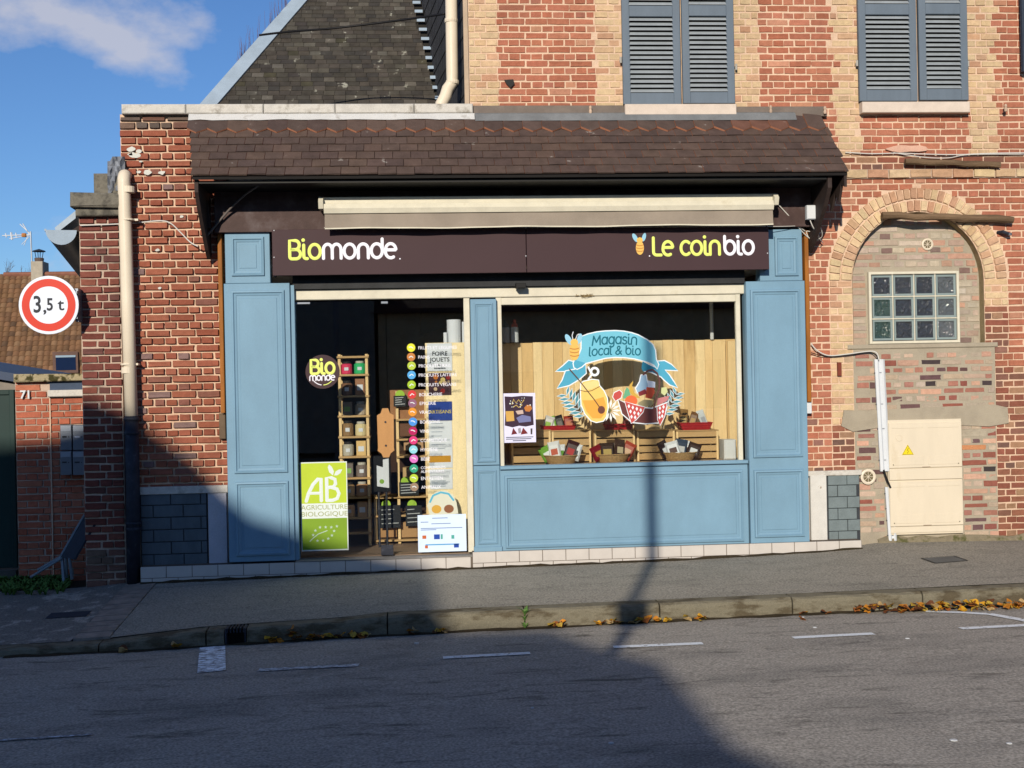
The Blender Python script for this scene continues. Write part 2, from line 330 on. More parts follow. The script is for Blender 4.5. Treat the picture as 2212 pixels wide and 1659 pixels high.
opp = structure(height_sheet('pavement_opposite', frange(-14,14,40), [-30,-22,-15,-12,-9.62], z_opp, WALKM))
XJ = -2.52                                                   # where the asphalt stops at the row of setts
walk = structure(height_sheet('pavement', [x for x in frange(-2.52, 14, 112)], frange(YK+.16, .02, 9), z_walk, WALKM))
drive = structure(height_sheet('driveway', frange(-12, -2.83, 40), frange(YK+.14, .06, 10), z_walk, GRAVEL, -.002))
yard = structure(height_sheet('yard', frange(-30, -3.2, 12), [.06,.5,3,12,40], lambda x,y: -.115 if y > .1 else interp(ZW,x)-.004, SOIL))
# kerb of separate stones
kerb = thing('kerb', 'row of pale concrete kerb stones along the road', 'kerb', (0,YK,-.2)); del kerb['category']; del kerb['label']; kerb['kind'] = 'structure'
def kerb_stone(x0, x1, lower=0.):
    mb = MB(); n = 6; pr = []
    for i in range(n+1):
        x = x0+.006+(x1-x0-.012)*i/n; zt = interp(ZK,x); zb = interp(ZR,x)-.08; e = .0035*math.sin(i*9.1+x0*5)
        pr.append([(x,YK+.165,zb),(x,YK-.012,zb),(x,YK-.012+e,zt-.045),(x,YK-.002+e,zt-.016),(x,YK+.024,zt-.001+e),(x,YK+.165,zt+.003)])
    vs = [p for q in pr for p in q]; fs = []
    for i in range(n):
        for j in range(5): fs.append((i*6+j,(i+1)*6+j,(i+1)*6+j+1,i*6+j+1))
    fs += [(5,4,3,2,1,0), tuple(n*6+j for j in range(6))]
    mb.add(vs, [f[::-1] for f in fs]); return mb.build('kerb_stone', KERBM, kerb)
kx = [-12,-10.4,-9.2,-8,-6.9,-5.7,-4.6,-3.45,-2.57,-1.72]
for a, b in zip(kx, kx[1:]): kerb_stone(a, b)
gx0, gx1 = -1.57, -1.40                                        # gully opening in the kerb
kerb_stone(-1.72, gx0); kerb_stone(gx1, -.26)
x = -.26
while x < 13: kerb_stone(x, x+1.128); x += 1.128
# gutter joint dirt
# road paint
PAINT = mat('worn_road_paint', K(236,234,228,1.), .8, var=.1, scale=20, bump=.4, bscale=140, rgb2=K(130,126,120,1.2), cut=(.58,.64), finescale=90)
PAINT_W = mat('very_worn_road_paint', K(228,228,224,1.), .8, var=.1, scale=26, bump=.4, bscale=140, rgb2=K(124,120,116,1.2), cut=(.44,.52), stretch=(.7,1.8,1), finescale=90)
PAINT_B = mat('worn_bar_paint', K(240,240,236,1.15), .8, var=.1, scale=22, bump=.4, bscale=140, rgb2=K(124,120,116,1.2), cut=(.47,.55), stretch=(.7,1.8,1), finescale=90)
def paint(name, pts, m):
    mb = MB(); n = len(pts)
    mb.add([(p.x,p.y,p.z+.005) for p in pts], [tuple(range(n))]); return mb.build(name, m, road)
def strip(name, line, w, m):                                # follow a ground line given in pixels, w metres wide
    P = [GR(u,v) for u,v in line]; mb = MB(); vs = []
    Q = []
    for a, b in zip(P, P[1:]): Q += [a.lerp(b, i/6) for i in range(6)]
    Q.append(P[-1])
    for i, p in enumerate(Q):
        t = (Q[min(i+1,len(Q)-1)]-Q[max(i-1,0)]).normalized(); s_ = Vector((-t.y,t.x,0))*w/2
        for k in (s_, -s_):
            q = p+k; vs.append((q.x,q.y,z_road(q.x,q.y)+.006))
    mb.add(vs, [(2*i,2*i+1,2*i+3,2*i+2) for i in range(len(Q)-1)]); return mb.build(name, m, road)
for a, b in (((558,1449),(775,1438)),((957,1422),(1145,1412)),((1325,1399),(1518,1391)),((1713,1379),(1887,1370)),((2075,1359),(2250,1350)),((2430,1341),(2600,1333))):
    strip('lane_dash', [a,b], .09 if a[0] != 180 else .05, PAINT if a[0] > 800 else PAINT_W)
strip('transverse_bar', [(459,1398),(457,1452)], .2, PAINT_B)
strip('bay_curve', [(2000,1322),(2070,1324),(2140,1328),(2212,1341),(2290,1360)], .085, PAINT)
strip('centre_line', [(-60,1604),(60,1597),(200,1588)], .035, PAINT_W)
# setts between driveway and pavement
setts = thing('setts', 'narrow row of worn brick setts', 'setts', (-2.65,-1.1,-.1)); del setts['category']; del setts['label']; setts['kind'] = 'structure'
SETTM = mat('sett', K(134,120,106,1.2), .9, var=.35, scale=9, bump=.7, bscale=60)
y = YK+.19
while y < -.12:
    d = random.uniform(.15,.24); mb = MB(); z0 = z_walk(-2.67,y+d/2)
    j = lambda: random.uniform(-.006,.006)
    mb.add([(-2.82+j(),y,z_walk(-2.82,y)+.004),(-2.53+j(),y,z_walk(-2.53,y)+.004),(-2.53+j(),y+d-.026,z_walk(-2.53,y+d)+.004),(-2.82+j(),y+d-.026,z_walk(-2.82,y+d)+.004)]
        +[(-2.82,y,z0-.06),(-2.53,y,z0-.06),(-2.53,y+d-.026,z0-.06),(-2.82,y+d-.026,z0-.06)], [(0,1,2,3),(0,4,5,1),(1,5,6,2),(2,6,7,3),(3,7,4,0)])
    mb.build('sett', SETTM, setts); y += d
mb = MB(); mb.add([(x,yy,z_walk(x,yy)-.02) for x,yy in ((-2.84,YK+.15),(-2.5,YK+.15),(-2.5,.0),(-2.84,.0))],[(0,1,2,3)]); mb.build('sett_bed', SOIL, setts)
p0, p1 = GR(105,1330,z_walk), GR(192,1326,z_walk)
mb = MB(); mb.add([(q[0],q[1],z_walk(q[0],q[1])+.003) for q in ((p0.x,p0.y-.11),(p1.x,p1.y-.09),(p1.x,p1.y+.1),(p0.x,p0.y+.09))],[(0,1,2,3)]); mb.build('asphalt_patch', mat('patch_asphalt', K(70,72,78,.7), .9, bump=.4), drive)
# manhole frame in the pavement
mh = thing('inspection_cover', 'square asphalt-filled inspection cover set in the pavement below the arch', 'manhole', GR(2040,1212,z_walk))
c4 = [GR(u,v,z_walk) for u,v in ((1988,1207),(2062,1202),(2092,1212),(2020,1218))]
mb = MB(); mb.add([(p.x,p.y,z_walk(p.x,p.y)+.004) for p in c4],[(0,3,2,1)]); mb.build('cover_plate', mat('cover_fill', K(118,114,106,.75), .95, bump=.5), mh)
mb = MB(); cc = sum(c4, Vector())/4
for a, b in zip(c4, c4[1:]+c4[:1]):
    q = [a,b,b.lerp(cc,.07),a.lerp(cc,.07)]; mb.add([(p.x,p.y,z_walk(p.x,p.y)+.008) for p in q],[(0,1,2,3)]); 
mb.build('cover_frame', mat('cover_rim', K(70,66,60,.7), .7, bump=.3), mh)
# gully
gl = thing('drain_gully', 'rusty iron gully grate set into the kerb', 'drain', (-1.485,YK+.08,-.25))
mb = MB(); zt = interp(ZK,-1.48); mb.box(gx0+.012,gx1-.012,YK+.1,YK+.13,zt-.2,zt-.005); mb.build('gully_back', BLACK, gl)
mb = MB(); mb.box(gx0+.001,gx0+.014,YK-.014,YK+.13,zt-.2,zt+.004).box(gx1-.014,gx1-.001,YK-.014,YK+.13,zt-.2,zt+.004); mb.build('gully_frame', IRON, gl)
for i in range(6):
    xx = gx0+.02+i*(gx1-gx0-.04)/5.; mb = MB(); mb.box(xx-.005,xx+.005,YK-.01,YK+.16,zt-.03,zt+.006); mb.build('grate_bar', IRON, gl)
# ================================================================ STREET BEHIND THE CAMERA (casts the photograph's shadows)
PLAST = mat('opposite_render', K(190,176,156), .9, bump=.3); ROOFT = mat('opposite_tiles', K(120,70,52), .85, bump=.5)
oh = thing('opposite_house', 'rendered house with stepped gable roofs across the road', 'house', (-8,-26,0))
def outline_block(nm, pts, y0, y1, m): mb = MB(); mb.prism(pts, y0, y1); return mb.build(nm, m, oh)
def sil(p, Y0=-22.): k = p[1]-Y0; return (p[0]-k*math.tan(SUN_AZ), p[2]+k*math.tan(SUN_EL)/math.cos(SUN_AZ))
rp = [sil(W(u,v,-.05)) for u,v in ((180,858),(260,886),(330,932),(420,998),(490,1072),(560,1132),(760,1195),(940,1236))]
ap = [sil(GR(u,v)) for u,v in ((860,1372),(1190,1356),(1300,1396),(1420,1425))]
lt = [sil(GR(u,v)) for u,v in ((1360,1500),(1330,1560),(1480,1596),(1700,1655))]
lf = [sil(W(u,v,.6)) for u,v in ((40,958),(100,954),(175,944))]; zr0 = lf[0][1]; rp = [(-16,zr0-.02)] + lf + rp
def under(pts, d): return [(x,z-d) for x,z in pts]
outline_block('wall', [(-15.6,0),(rp[-1][0]-.35,0)] + under(rp[::-1],.24)[1:-1] + [(-15.6,zr0-.3)], -29, -22.05, PLAST)
outline_block('roof', rp + [(a-.02,b-.2) for a,b in rp[::-1]], -29.3, -21.9, ROOFT)
ap = [(rp[-1][0]-.4,ap[0][1]+.05)] + ap[1:]
outline_block('annex', [(rp[-1][0]-.34,0),(ap[-1][0]-.08,0)] + under(ap[::-1],.2)[:-1] + [(rp[-1][0]-.34,ap[0][1]-.2)], -28, -22.3, PLAST)
outline_block('annex_roof', ap + [(a,b-.16) for a,b in ap[::-1]], -28.3, -22.1, ROOFT)
outline_block('lean_to', [(ap[-1][0]-.07,0),(lt[-1][0]+1.6,0),(lt[-1][0]+1.6,lt[-1][1]-.5)] + lt[::-1] + [(ap[-1][0]-.07,lt[0][1])], -27.6, -22.15, PLAST)
hx0 = lt[-1][0]+1.7; PALE = mat('reflection_render', K(244,200,146,1.2), .9, bump=.2)  # beige tint offsets the blue sky light in the glass reflection
ct = thing('reflection_cottages', 'low row of unseen cottages added for reflections in the shop glass', 'house', (hx0+9,-25,0))  # unseen row, added so the shop glass has a pale front to reflect
MB().box(hx0,hx0+19,-28,-22.4,0,3.9).build('wall', PALE, ct)
mb = MB(); mb.prismx([(-22.1,3.85),(-22.4,4.0),(-25.2,4.9),(-28.2,3.9)], hx0-.2, hx0+19.2); mb.build('roof', ROOFT, ct)
for k in range(7):
    xx = hx0+.9+2.6*k
    if k % 3 == 1: MB().box(xx,xx+.95,-22.42,-22.36,0,2.15).build('door', mat('far_door', K(80,60,50), .6), ct)
    else: MB().box(xx,xx+1.05,-22.42,-22.36,1.,2.4).build('window', BLACK, ct)
lp = thing('street_pole', 'tapered grey pole with control box on the opposite pavement', 'pole', (-1.63,-14,0))
mb = MB(); lz = 2.5+13.9*math.tan(SUN_EL)/math.cos(SUN_AZ); mb.tube([(-1.63,-14,-.1),(-1.63,-14,1.2),(-1.63,-14,lz)], .085, 12, r1=.05); mb.build('post', METAL, lp)
sb = sil(GR(1385,1318,z_walk), -14.); mb = MB(); mb.bbox(-1.63-.13,-1.63+.13,-14.12,-14,sb[1]-.1,sb[1]+.16,.01); mb.build('control_box', METAL, lp)
# ================================================================ BRICKWORK
def brick_mesh(k, mats):
    rnd = random.Random(k); j = lambda a: rnd.uniform(-a, a)
    o = [(-.5,-.5),(0,-.5),(.5,-.5),(.5,0),(.5,.5),(0,.5),(-.5,.5),(-.5,0)]
    o = [(x+j(.016), z+j(.05)) for x, z in o]
    vs = [(x,1,z) for x,z in o] + [(x,.35+j(.1),z) for x,z in o] + [(x*.968,0+j(.12),z*.88) for x,z in o]
    fs = [tuple(range(16,24))]
    for i in range(8):
        q = (i+1) % 8; fs += [(i,q,8+q,8+i),(8+i,8+q,16+q,16+i)]
    me = bpy.data.meshes.new('brick'); me.from_pydata(vs, [], fs); me.materials.append(mats); me.update(); return me
BM = [brick_mesh(i, BRICK_O) for i in range(10)]
RAW = [([tuple(v.co) for v in m.vertices],[tuple(p.vertices) for p in m.polygons]) for m in BM]
def jig(c, a=.1, h=.05):
    k = 1+random.uniform(-a,a); return (max(c[0]*k*(1+random.uniform(-h,h)),.004), max(c[1]*k,.004), max(c[2]*k*(1+random.uniform(-h,h)),.004))
def pick(pal): 
    t = random.random()*sum(w for w,_ in pal)
    for w, c in pal:
        t -= w
        if t <= 0: break
    if pal is PAL['I'] or pal is PAL['U']: return jig(c)
    m_ = pal[0][1]; return jig(tuple(a*.68+b*.32 for a, b in zip(c, m_)), .07, .035)
def in_view(x, y, z):
    d = Vector((x,y,z))-EYEP; w = d.dot(_f); u = CX+F*d.dot(_cx)/w; v = CY-F*d.dot(_cy)/w
    return 0 < u < 2212 and 0 < v < 1659
def emit(parent, bricks, yf, depth, name='brick', limit=300):
    """bricks: (x0,x1,z0,z1,colour[,rotation about y][,hidden]); the largest in view become parts, the rest one stuff part"""
    vis = [b for b in bricks if in_view((b[0]+b[1])/2, yf, (b[2]+b[3])/2)]
    vis.sort(key=lambda b: -(b[1]-b[0])*(b[3]-b[2])); take = set(id(b) for b in vis[:limit]); rest = MB()
    for b in bricks:
        x0,x1,z0,z1,c = b[:5]; rot = b[5] if len(b) > 5 else 0.
        k = random.randrange(len(BM)); dp = depth*random.uniform(.75,1.2); y0 = yf - dp + depth
        s_ = (x1-x0, dp, z1-z0); lc = ((x0+x1)/2, yf-(dp-depth), (z0+z1)/2)
        if random.random() < .5: flip = -1
        else: flip = 1
        if id(b) in take:
            inst(name, BM[k], parent, lc, (s_[0], dp, s_[2]), (0, rot + (PI if flip < 0 else 0), 0), c)
        else:
            rest.col = c; ca, sa = math.cos(rot), math.sin(rot)
            rest.add([(lc[0]+(x*s_[0])*ca+(z*s_[2])*sa, lc[1]+y*dp, lc[2]-(x*s_[0])*sa+(z*s_[2])*ca) for x,y,z in RAW[k][0]], RAW[k][1])
    if rest.v:
        o = rest.build(name+'s_remaining' if False else 'brickwork', BRICK_A, parent); stuff(o)
def lay(intervals, z0, z1, course, length, joint, pal, phase=0., stag=.004, hj=None):
    """English bond: a course of stretchers, a course of headers"""
    out = []; z = z0; i = 0; hj = hj or joint
    while z + course*.4 < z1:
        zt = min(z+course, z1); L_ = length if i % 2 == 0 else length/2
        for xa, xb, zone in intervals((z+zt)/2, i):
            x = math.floor((xa-phase)/L_)*L_ + phase + (0 if i % 2 == 0 else L_/2) - L_
            st = xa; first = True
            while x < xb:
                a = max(x+joint/2, xa+joint*.4) if not first else xa+joint*.4; b = min(x+L_-joint/2, xb-joint*.4)
                if xb-(x+L_) < .05: b = xb-joint*.4
                if b-a > .05:
                    first = False
                    out.append((a+random.uniform(-1,1)*stag, b+random.uniform(-1,1)*stag, z+hj/2+random.uniform(-.5,.5)*stag, zt-hj/2+random.uniform(-.5,.5)*stag, pick(pal[zone]), random.uniform(-.006,.006)))
                if b >= xb-joint*.41: break
                x += L_
        z += course; i += 1
    return out
PAL = {
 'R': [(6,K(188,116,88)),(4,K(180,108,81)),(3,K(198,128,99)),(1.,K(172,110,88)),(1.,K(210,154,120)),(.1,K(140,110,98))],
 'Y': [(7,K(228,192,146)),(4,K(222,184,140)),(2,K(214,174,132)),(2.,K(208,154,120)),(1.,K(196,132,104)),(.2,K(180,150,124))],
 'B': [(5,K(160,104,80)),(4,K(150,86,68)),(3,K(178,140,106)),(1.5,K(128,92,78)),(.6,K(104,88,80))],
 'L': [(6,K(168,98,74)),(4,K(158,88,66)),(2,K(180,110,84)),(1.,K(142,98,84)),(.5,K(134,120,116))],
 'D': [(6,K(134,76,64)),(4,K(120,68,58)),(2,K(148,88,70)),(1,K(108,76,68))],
 'G': [(4,K(126,100,84)),(4,K(138,92,76)),(3,K(110,96,86))],
 'P': [(6,K(192,110,82)),(4,K(180,98,72)),(2,K(202,124,94))],
 'I': [(4,K(208,178,150)),(4,K(214,166,136)),(2.,K(160,96,80)),(1.8,K(118,88,84)),(.7,K(206,136,90)),(.6,K(80,68,66)),(2.4,K(182,124,104)),(3,K(196,174,148))],
 'U': [(4,K(196,172,148)),(3,K(188,156,134)),(2,K(200,154,126)),(.9,K(140,112,100)),(.4,K(98,84,80)),(2,K(206,184,158))],
 'A': [(5,K(228,194,148)),(3,K(206,154,120)),(2.2,K(190,128,100)),(1,K(216,176,132))],
}
# ---- left wing wall
wing = thing('shop_wing', 'red brick wing wall with pale coping beside the blue shopfront', 'building', (-2.4,.1,0))
XL = -3.24; XP = X(262,700); XS = -1.80; ZC = Z(246,340)
zl_top = W(200,466).z
mb = MB(); mb.box(XL,XP,.012,.4,-.3,zl_top); mb.build('dark_wall_core', MORTAR_D, wing)
mb = MB(); mb.box(XP+.022,XS,.022,.4,-.3,ZC); mb.box(XS,X(1005,240),.3,.5,3.05,ZC); mb.box(X(430),X(1000),.03,.299,3.52,ZC-.001); mb.build('wall_core', MORTAR, wing)
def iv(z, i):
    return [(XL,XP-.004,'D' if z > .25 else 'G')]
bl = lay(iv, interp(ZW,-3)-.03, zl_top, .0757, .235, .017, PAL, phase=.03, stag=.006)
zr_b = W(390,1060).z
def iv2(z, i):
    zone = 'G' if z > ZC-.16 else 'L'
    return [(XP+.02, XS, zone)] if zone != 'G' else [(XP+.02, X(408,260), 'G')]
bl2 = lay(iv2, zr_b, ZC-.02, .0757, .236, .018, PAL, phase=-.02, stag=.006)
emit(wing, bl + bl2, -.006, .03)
# coping slabs, and the mortar fillet under them
a = W(270,226); b = W(1022,229); cz = (a.z+b.z)/2
xx = a.x-.02
for w_ in (.62,.75,.7,.78,.74):
    x1 = min(xx+w_, b.x); mb = MB(); mb.bbox(xx,x1-.006,-.07,.42,cz-.095,cz,.01); mb.build('coping_slab', STONE, wing); xx = x1
    if xx >= b.x-.02: break
mb = MB(); n = 24; xs = frange(X(411,250), X(1024,250), n)
vs = []
for i, x_ in enumerate(xs):
    e = random.uniform(-.006,.006); vs += [(x_,.0,cz-.094),(x_,-.075+e,cz-.1),(x_,-.125+e,cz-.168+e),(x_,0,cz-.172+e)]
mb.add(vs, [(4*i+j,4*i+4+j,4*i+5+j,4*i+1+j) for i in range(n) for j in range(3)]+[(0,1,2,3),(4*n+3,4*n+2,4*n+1,4*n)])
mb.build('mortar_fillet', mat('white_mortar', K(226,218,206), .9, var=.1, bump=.5, rgb2=K(170,160,146), cut=(.6,.75)), wing)
# pale splashes of mortar on the bricks
SPL = mat('mortar_splash', K(232,224,206), .95, bump=.6)
for u,v,r in ((283,322,.05),(300,327,.04),(292,335,.06),(281,333,.035),(304,349,.02),(318,372,.05),(350,373,.04),(300,372,.03),(340,540,.03),(345,622,.025),(392,468,.025)):
    p = W(u,v,-.012); mb = MB(); pts = [(p.x+r*random.uniform(.5,1.1)*math.cos(2*PI*k/9), p.z+r*.55*random.uniform(.5,1.1)*math.sin(2*PI*k/9)) for k in range(9)]
    mb.prism(pts, -.014, .01); mb.build('mortar_splash', SPL, wing)
# dado of grey blocks, white panel, cap strip
SLATEB = mat('grey_slate_block', K(104,112,114), .7, var=.2, scale=9, bump=.3, stretch=(1,1,.4))
x0,x1,z0,z1 = R(303,1066,449,1221,-.03)
mb = MB(); mb.box(x0-.005,x1,-.02,.02,z0-.01,z1); mb.build('dado_core', mat('dado_joint', K(66,68,70)), wing)
zz = z0; i = 0; rows = 6; rh = (z1-z0)/rows
for i in range(rows):
    xq = x0 - (0 if i % 2 else .17)
    while xq < x1:
        w_ = .29 if not (i % 2 == 0 and xq < x0) else .29
        a_, b_ = max(xq,x0)+.004, min(xq+w_,x1)-.004
        if b_-a_ > .03:
            mb = MB(); mb.bbox(a_,b_,-.034-random.uniform(0,.004),-.005,z0+i*rh+.004,z0+(i+1)*rh-.004,.004); mb.build('dado_block', SLATEB, wing)
        xq += w_
x0,x1,z0,z1 = R(449,1063,492,1220,-.03); mb = MB(); mb.bbox(x0,x1,-.04,.02,z0,z1,.004); mb.build('white_panel', mat('white_render', K(214,208,208), .85, var=.1, bump=.3), wing)
x0,x1,z0,z1 = R(300,1053,492,1063,-.05); mb = MB(); mb.bbox(x0,x1,-.055,.02,z0-.005,z1,.004); mb.build('dado_cap', STONE, wing)
# ---- main house
house = thing('brick_house', 'two-storey red and yellow brick house with grey shutters and bricked-up arch', 'house', (4,.1,0))
XC = X(1013,120); XE = 9.5; ZT = 7.4
zsill = Z(240,1700); zband1 = W(2000,345).z; zband2 = W(2000,365).z; zband3 = W(2000,386).z
AC = W(1984,604); RO, RI = .955, .70
AX, AZ = AC.x, AC.z
IX0, IX1 = X(1846,900), X(2152,900); IZ1 = W(1990,748).z
sh = [(X(1344,110),X(1584,110)),(X(1854,110),X(2089,110))]
ye = [X(1076,120),X(1287,120),X(1640,120),X(1800,120),X(2150,120)]
def ivh(z, i):
    t = .05*(1 if (i//2) % 2 else -1)*.6 + random.uniform(-.05,.05)
    if z > zsill:
        return [(XC,ye[0]+t*.3,'Y'),(ye[0]+t*.3,ye[1]+t*.3,'R'),(ye[1]+t*.3,sh[0][0]+.03,'Y'),(sh[0][1]-.03,ye[2]+t*.3,'Y'),(ye[2]+t*.3,ye[3]+t,'R'),(ye[3]+t,sh[1][0]+.03,'Y'),(sh[1][1]-.03,ye[4]+t,'Y'),(ye[4]+t,XE,'R')]
    if z > zband1: 
        return [(4.0,ye[3]+t,'R'),(ye[3]+t,sh[1][0]+t,'Y'),(sh[1][0]+t,sh[1][1]+t,'R'),(sh[1][1]+t,ye[4]+t,'Y'),(ye[4]+t,XE,'R')]
    if z > zband3: return [(4.0,XE,'B')]
    l = 3.98
    if z > AZ:
        h = z-AZ
        if h < RO:
            w_ = math.sqrt(RO*RO-h*h)+.012; return [(l,AX-w_,'R'),(AX+w_,XE,'R')]
        return [(l,XE,'R')]
    jl = AX-RO+.012
    zr = 'B' if z < .9 else 'R'
    if z > IZ1: 
        return [(l,jl,zr),(jl,AX-RI-.0,'Y'),(AX+RI, AX+RO,'Y' if z > AZ-.25 else 'B'),(AX+RO,XE,'R')]
    o_ = [(jl,IX0,'B' if z < 1.3 else 'Y'),(IX1,XE,'B' if z < 1.9 else 'R')]
    if z > W(1820,1022).z: o_ = [(l,jl,zr)] + o_
    else: o_ = [(X(1862,1100),IX0+.0,'B')] + o_[1:] if False else o_[1:]
    return o_
mb = MB()
for a_,b_,c_,d_ in ((XC,XE,zband3,ZT),(4.0,AX-RO,-.3,zband3),(AX+RO,XE,-.3,zband3),(AX-RO,AX+RO,AZ+RO,zband3)): mb.box(a_,b_,.004,.45,c_,d_)
# core round the arch
n = 24
pts = [(AX+RI*math.cos(PI*i/n), AZ+RI*math.sin(PI*i/n)) for i in range(n+1)]
mb.prism([(AX-RO,AZ+RO),(AX-RO,-.3),(AX-RI,-.3)] + pts[::-1][0:1] + [], .004,.0041) if False else None
poly = [(AX+RO,AZ+RO),(AX+RO,-.3),(AX+RI,-.3)] + pts + [(AX-RI,-.3),(AX-RO,-.3),(AX-RO,AZ+RO)]
mb.prism(poly, .0045, .44)
mb.build('wall_core', MORTAR, house)
hb = lay(ivh, interp(ZW,5)-.05, ZT, .0706, .226, .012, PAL, phase=.05, stag=.004)
hb = [b for b in hb if not (zband3-.01 < (b[2]+b[3])/2 < zband2+.01)]
emit(house, hb, -.003, .02)
# string course: one proud row
i = 0; x = 4.0
while x < XE:
    c_ = pick(PAL['A']); inst('string_brick', BM[i % 10], house, (x+.112,-.038,(zband2+zband3)/2), (.215,.05,zband2-zband3-.012), None, c_); x += .226; i += 1
mb = MB(); mb.box(3.98,XE,-.022,.01,zband3+.003,zband2-.004); mb.build('string_course_bed', MORTAR_D, house)
# arch rings
for ring, (ra, rb, cnt) in enumerate(((RI+.002,RI+.122,33),(RI+.13,RO-.004,38))):
    for k in range(cnt):
        a0 = PI*(k+.5)/cnt; rm = (ra+rb)/2; w_ = PI*rm/cnt-.013
        red = random.random() < (.55 if ring == 0 else .4) and math.sin(a0) > .25
        c_ = pick(PAL['A'])
        inst('arch_brick', BM[(k*3+ring) % 10], house, (AX+rm*math.cos(a0),-.012,AZ+rm*math.sin(a0)), (w_,.03,rb-ra-.008), (0,PI/2-a0,0), c_)
# reveal (inner side) of the arch
mb = MB(); vs = []
for p in [(AX+RI,IZ1)] + pts + [(AX-RI,IZ1)]: vs += [(p[0],.004,p[1]),(p[0],.16,p[1])]
vs = [(x-.004*(1 if x > AX else -1),y,z-.003) for x,y,z in vs]; mb.add(vs, [(2*k,2*k+1,2*k+3,2*k+2) for k in range(len(vs)//2-1)]); mb.build('arch_reveal', mat('reveal_mortar', K(176,152,110), .95, var=.3, scale=10, bump=.9), house)
# infill: recessed upper field and flush lower field
mb = MB(); mb.prism([(AX+RI+.02,IZ1-.03)]+[(AX+(RI+.02)*math.cos(PI*k/n),AZ+(RI+.02)*math.sin(PI*k/n)) for k in range(n+1)]+[(AX-RI-.02,IZ1-.03)], .105, .2); mb.build('infill_core', MORTAR_G, house)
mb = MB(); mb.box(IX0,IX1,.002,.2,-.3,IZ1); mb.bbox(IX0-.06,IX1+.03,-.012,.1,IZ1-.02,IZ1+.028,.008); mb.build('lower_infill_core', MORTAR_G, house)
GB = R(1874,588,2072,740,.08)
def ivu(z, i):
    h = z-AZ; w_ = RI if h < 0 else (math.sqrt(max(RI*RI-h*h,0)))
    if w_ < .12: return []
    o_ = [(AX-w_+.02, AX+w_-.02,'U')]
    if GB[2]-.03 < z < GB[3]+.02: o_ = [(AX-w_+.01,GB[0]-.01,'U'),(GB[1]+.01,AX+w_-.01,'U')]
    return o_
CB = R(1918,908,2083,1152,-.05)
def ivl(z, i):
    if W(1990,884).z > z > W(1990,914).z: return []
    o_ = [(IX0+.02,IX1-.02,'I')]
    if z < CB[3]+.03: o_ = [(IX0+.02,CB[0]-.02,'I'),(CB[1]+.02,IX1-.0,'I')]
    return o_
ub = lay(ivu, IZ1+.02, AZ+RI, .073, .26, .022, PAL, phase=.1, stag=.012, hj=.02)
lb = lay(ivl, .12, IZ1-.03, .0745, .235, .024, PAL, phase=.03, stag=.014, hj=.024)
ub = [b for b in ub if random.random() < .97]; lb = [b for b in lb if random.random() < .97]
emit(house, ub, .100, .012, 'infill_brick'); emit(house, lb, -.0015, .014, 'infill_brick')
mb = MB(); a_ = W(1816,884); b_ = W(2176,916)
pts2 = [(a_.x,b_.z+.02),(a_.x+.03,a_.z-.01),(a_.x+.25,a_.z-.02),(a_.x+.9,a_.z),(b_.x-.15,a_.z+.015),(b_.x,a_.z-.02),(b_.x+.01,b_.z+.01),(b_.x-.2,b_.z-.02),(CB[1],b_.z+.0),(CB[0],b_.z+.005),(a_.x+.12,b_.z-.04)]
mb.prism(pts2, -.014, .05); mb.build('cement_lintel', MORTAR_G, house)
# foot of the wall: dirty cement skirting
mb = MB(); n = 30; vs = []
for i, x_ in enumerate(frange(X(1895,1150), XE, n)):
    h = .035+.05*abs(math.sin(i*1.7))*random.uniform(.3,1); zb = interp(ZW,x_); vs += [(x_,-.04,zb-.05),(x_,-.03,zb+h*.5),(x_,.0,zb+h),]
mb.add(vs, [(3*i+j,3*i+3+j,3*i+4+j,3*i+1+j) for i in range(n) for j in range(2)]); mb.build('cement_skirting', mat('mossy_cement', K(150,134,106), .95, var=.3, scale=7, bump=.8, rgb2=K(92,88,52), cut=(.5,.62)), house)
# right dado: stained white pilaster and grey slates
x0,x1,z0,z1 = R(1749,1027,1787,1171,-.03); mb = MB(); mb.bbox(x0,x1,-.05,.05,z0,z1,.006); mb.build('white_pilaster', mat('stained_white', K(232,222,206), .85, var=.08, scale=14, bump=.3, rgb2=K(150,118,88), cut=(.66,.76)), house)
x0,x1,z0,z1 = R(1788,1024,1859,1171,-.03); mb = MB(); mb.box(x0-.004,x1+.005,-.015,.05,z0-.1,z1+.015); mb.build('dado_core', MATS['dado_joint'], house)
rh = (z1-z0)/6
for i in range(6):
    xq = x0-(.0 if i % 2 else .1)
    while xq < x1:
        a_, b_ = max(xq,x0)+.003, min(xq+.2,x1)-.003
        if b_-a_ > .03: mb = MB(); mb.bbox(a_,b_,-.03-random.uniform(0,.004),0,z0+i*rh+.003,z0+(i+1)*rh-.003,.003); mb.build('dado_block', mat('green_slate', K(128,136,132), .7, var=.14, scale=9, bump=.25), house)
        xq += .2
x0,x1,z0,z1 = R(1742,1019,1862,1026,-.04); mb = MB(); mb.bbox(x0,x1,-.045,.02,z0,z1+.004,.005); mb.build('dado_cap', STONE, house)
# sills
for k,(u0,v0,u1,v1) in enumerate(((1350,225,1591,248),(1862,220,2095,243))):
    x0,x1,z0,z1 = R(u0,v0,u1,v1,-.09); mb = MB(); mb.bbox(x0,x1,-.1,.05,z0,z1,.006); mb.build('window_sill', SILLST, house)
# lead flashing boards over the canopy
FLASH = mat('painted_flashing', K(128,112,98), .7, var=.2, scale=7, bump=.2)
for u0,v0,u1,v1 in ((1023,230,1348,250),(1592,232,1786,251)):
    x0,x1,z0,z1 = R(u0,v0,u1,v1,-.05); mb = MB(); mb.prismx([(0,z1+.02),(-.03,z1+.012),(-.06,z0),(-.05,z0-.003),(0,z0)], x0, x1); mb.build('flashing_board', FLASH, house)
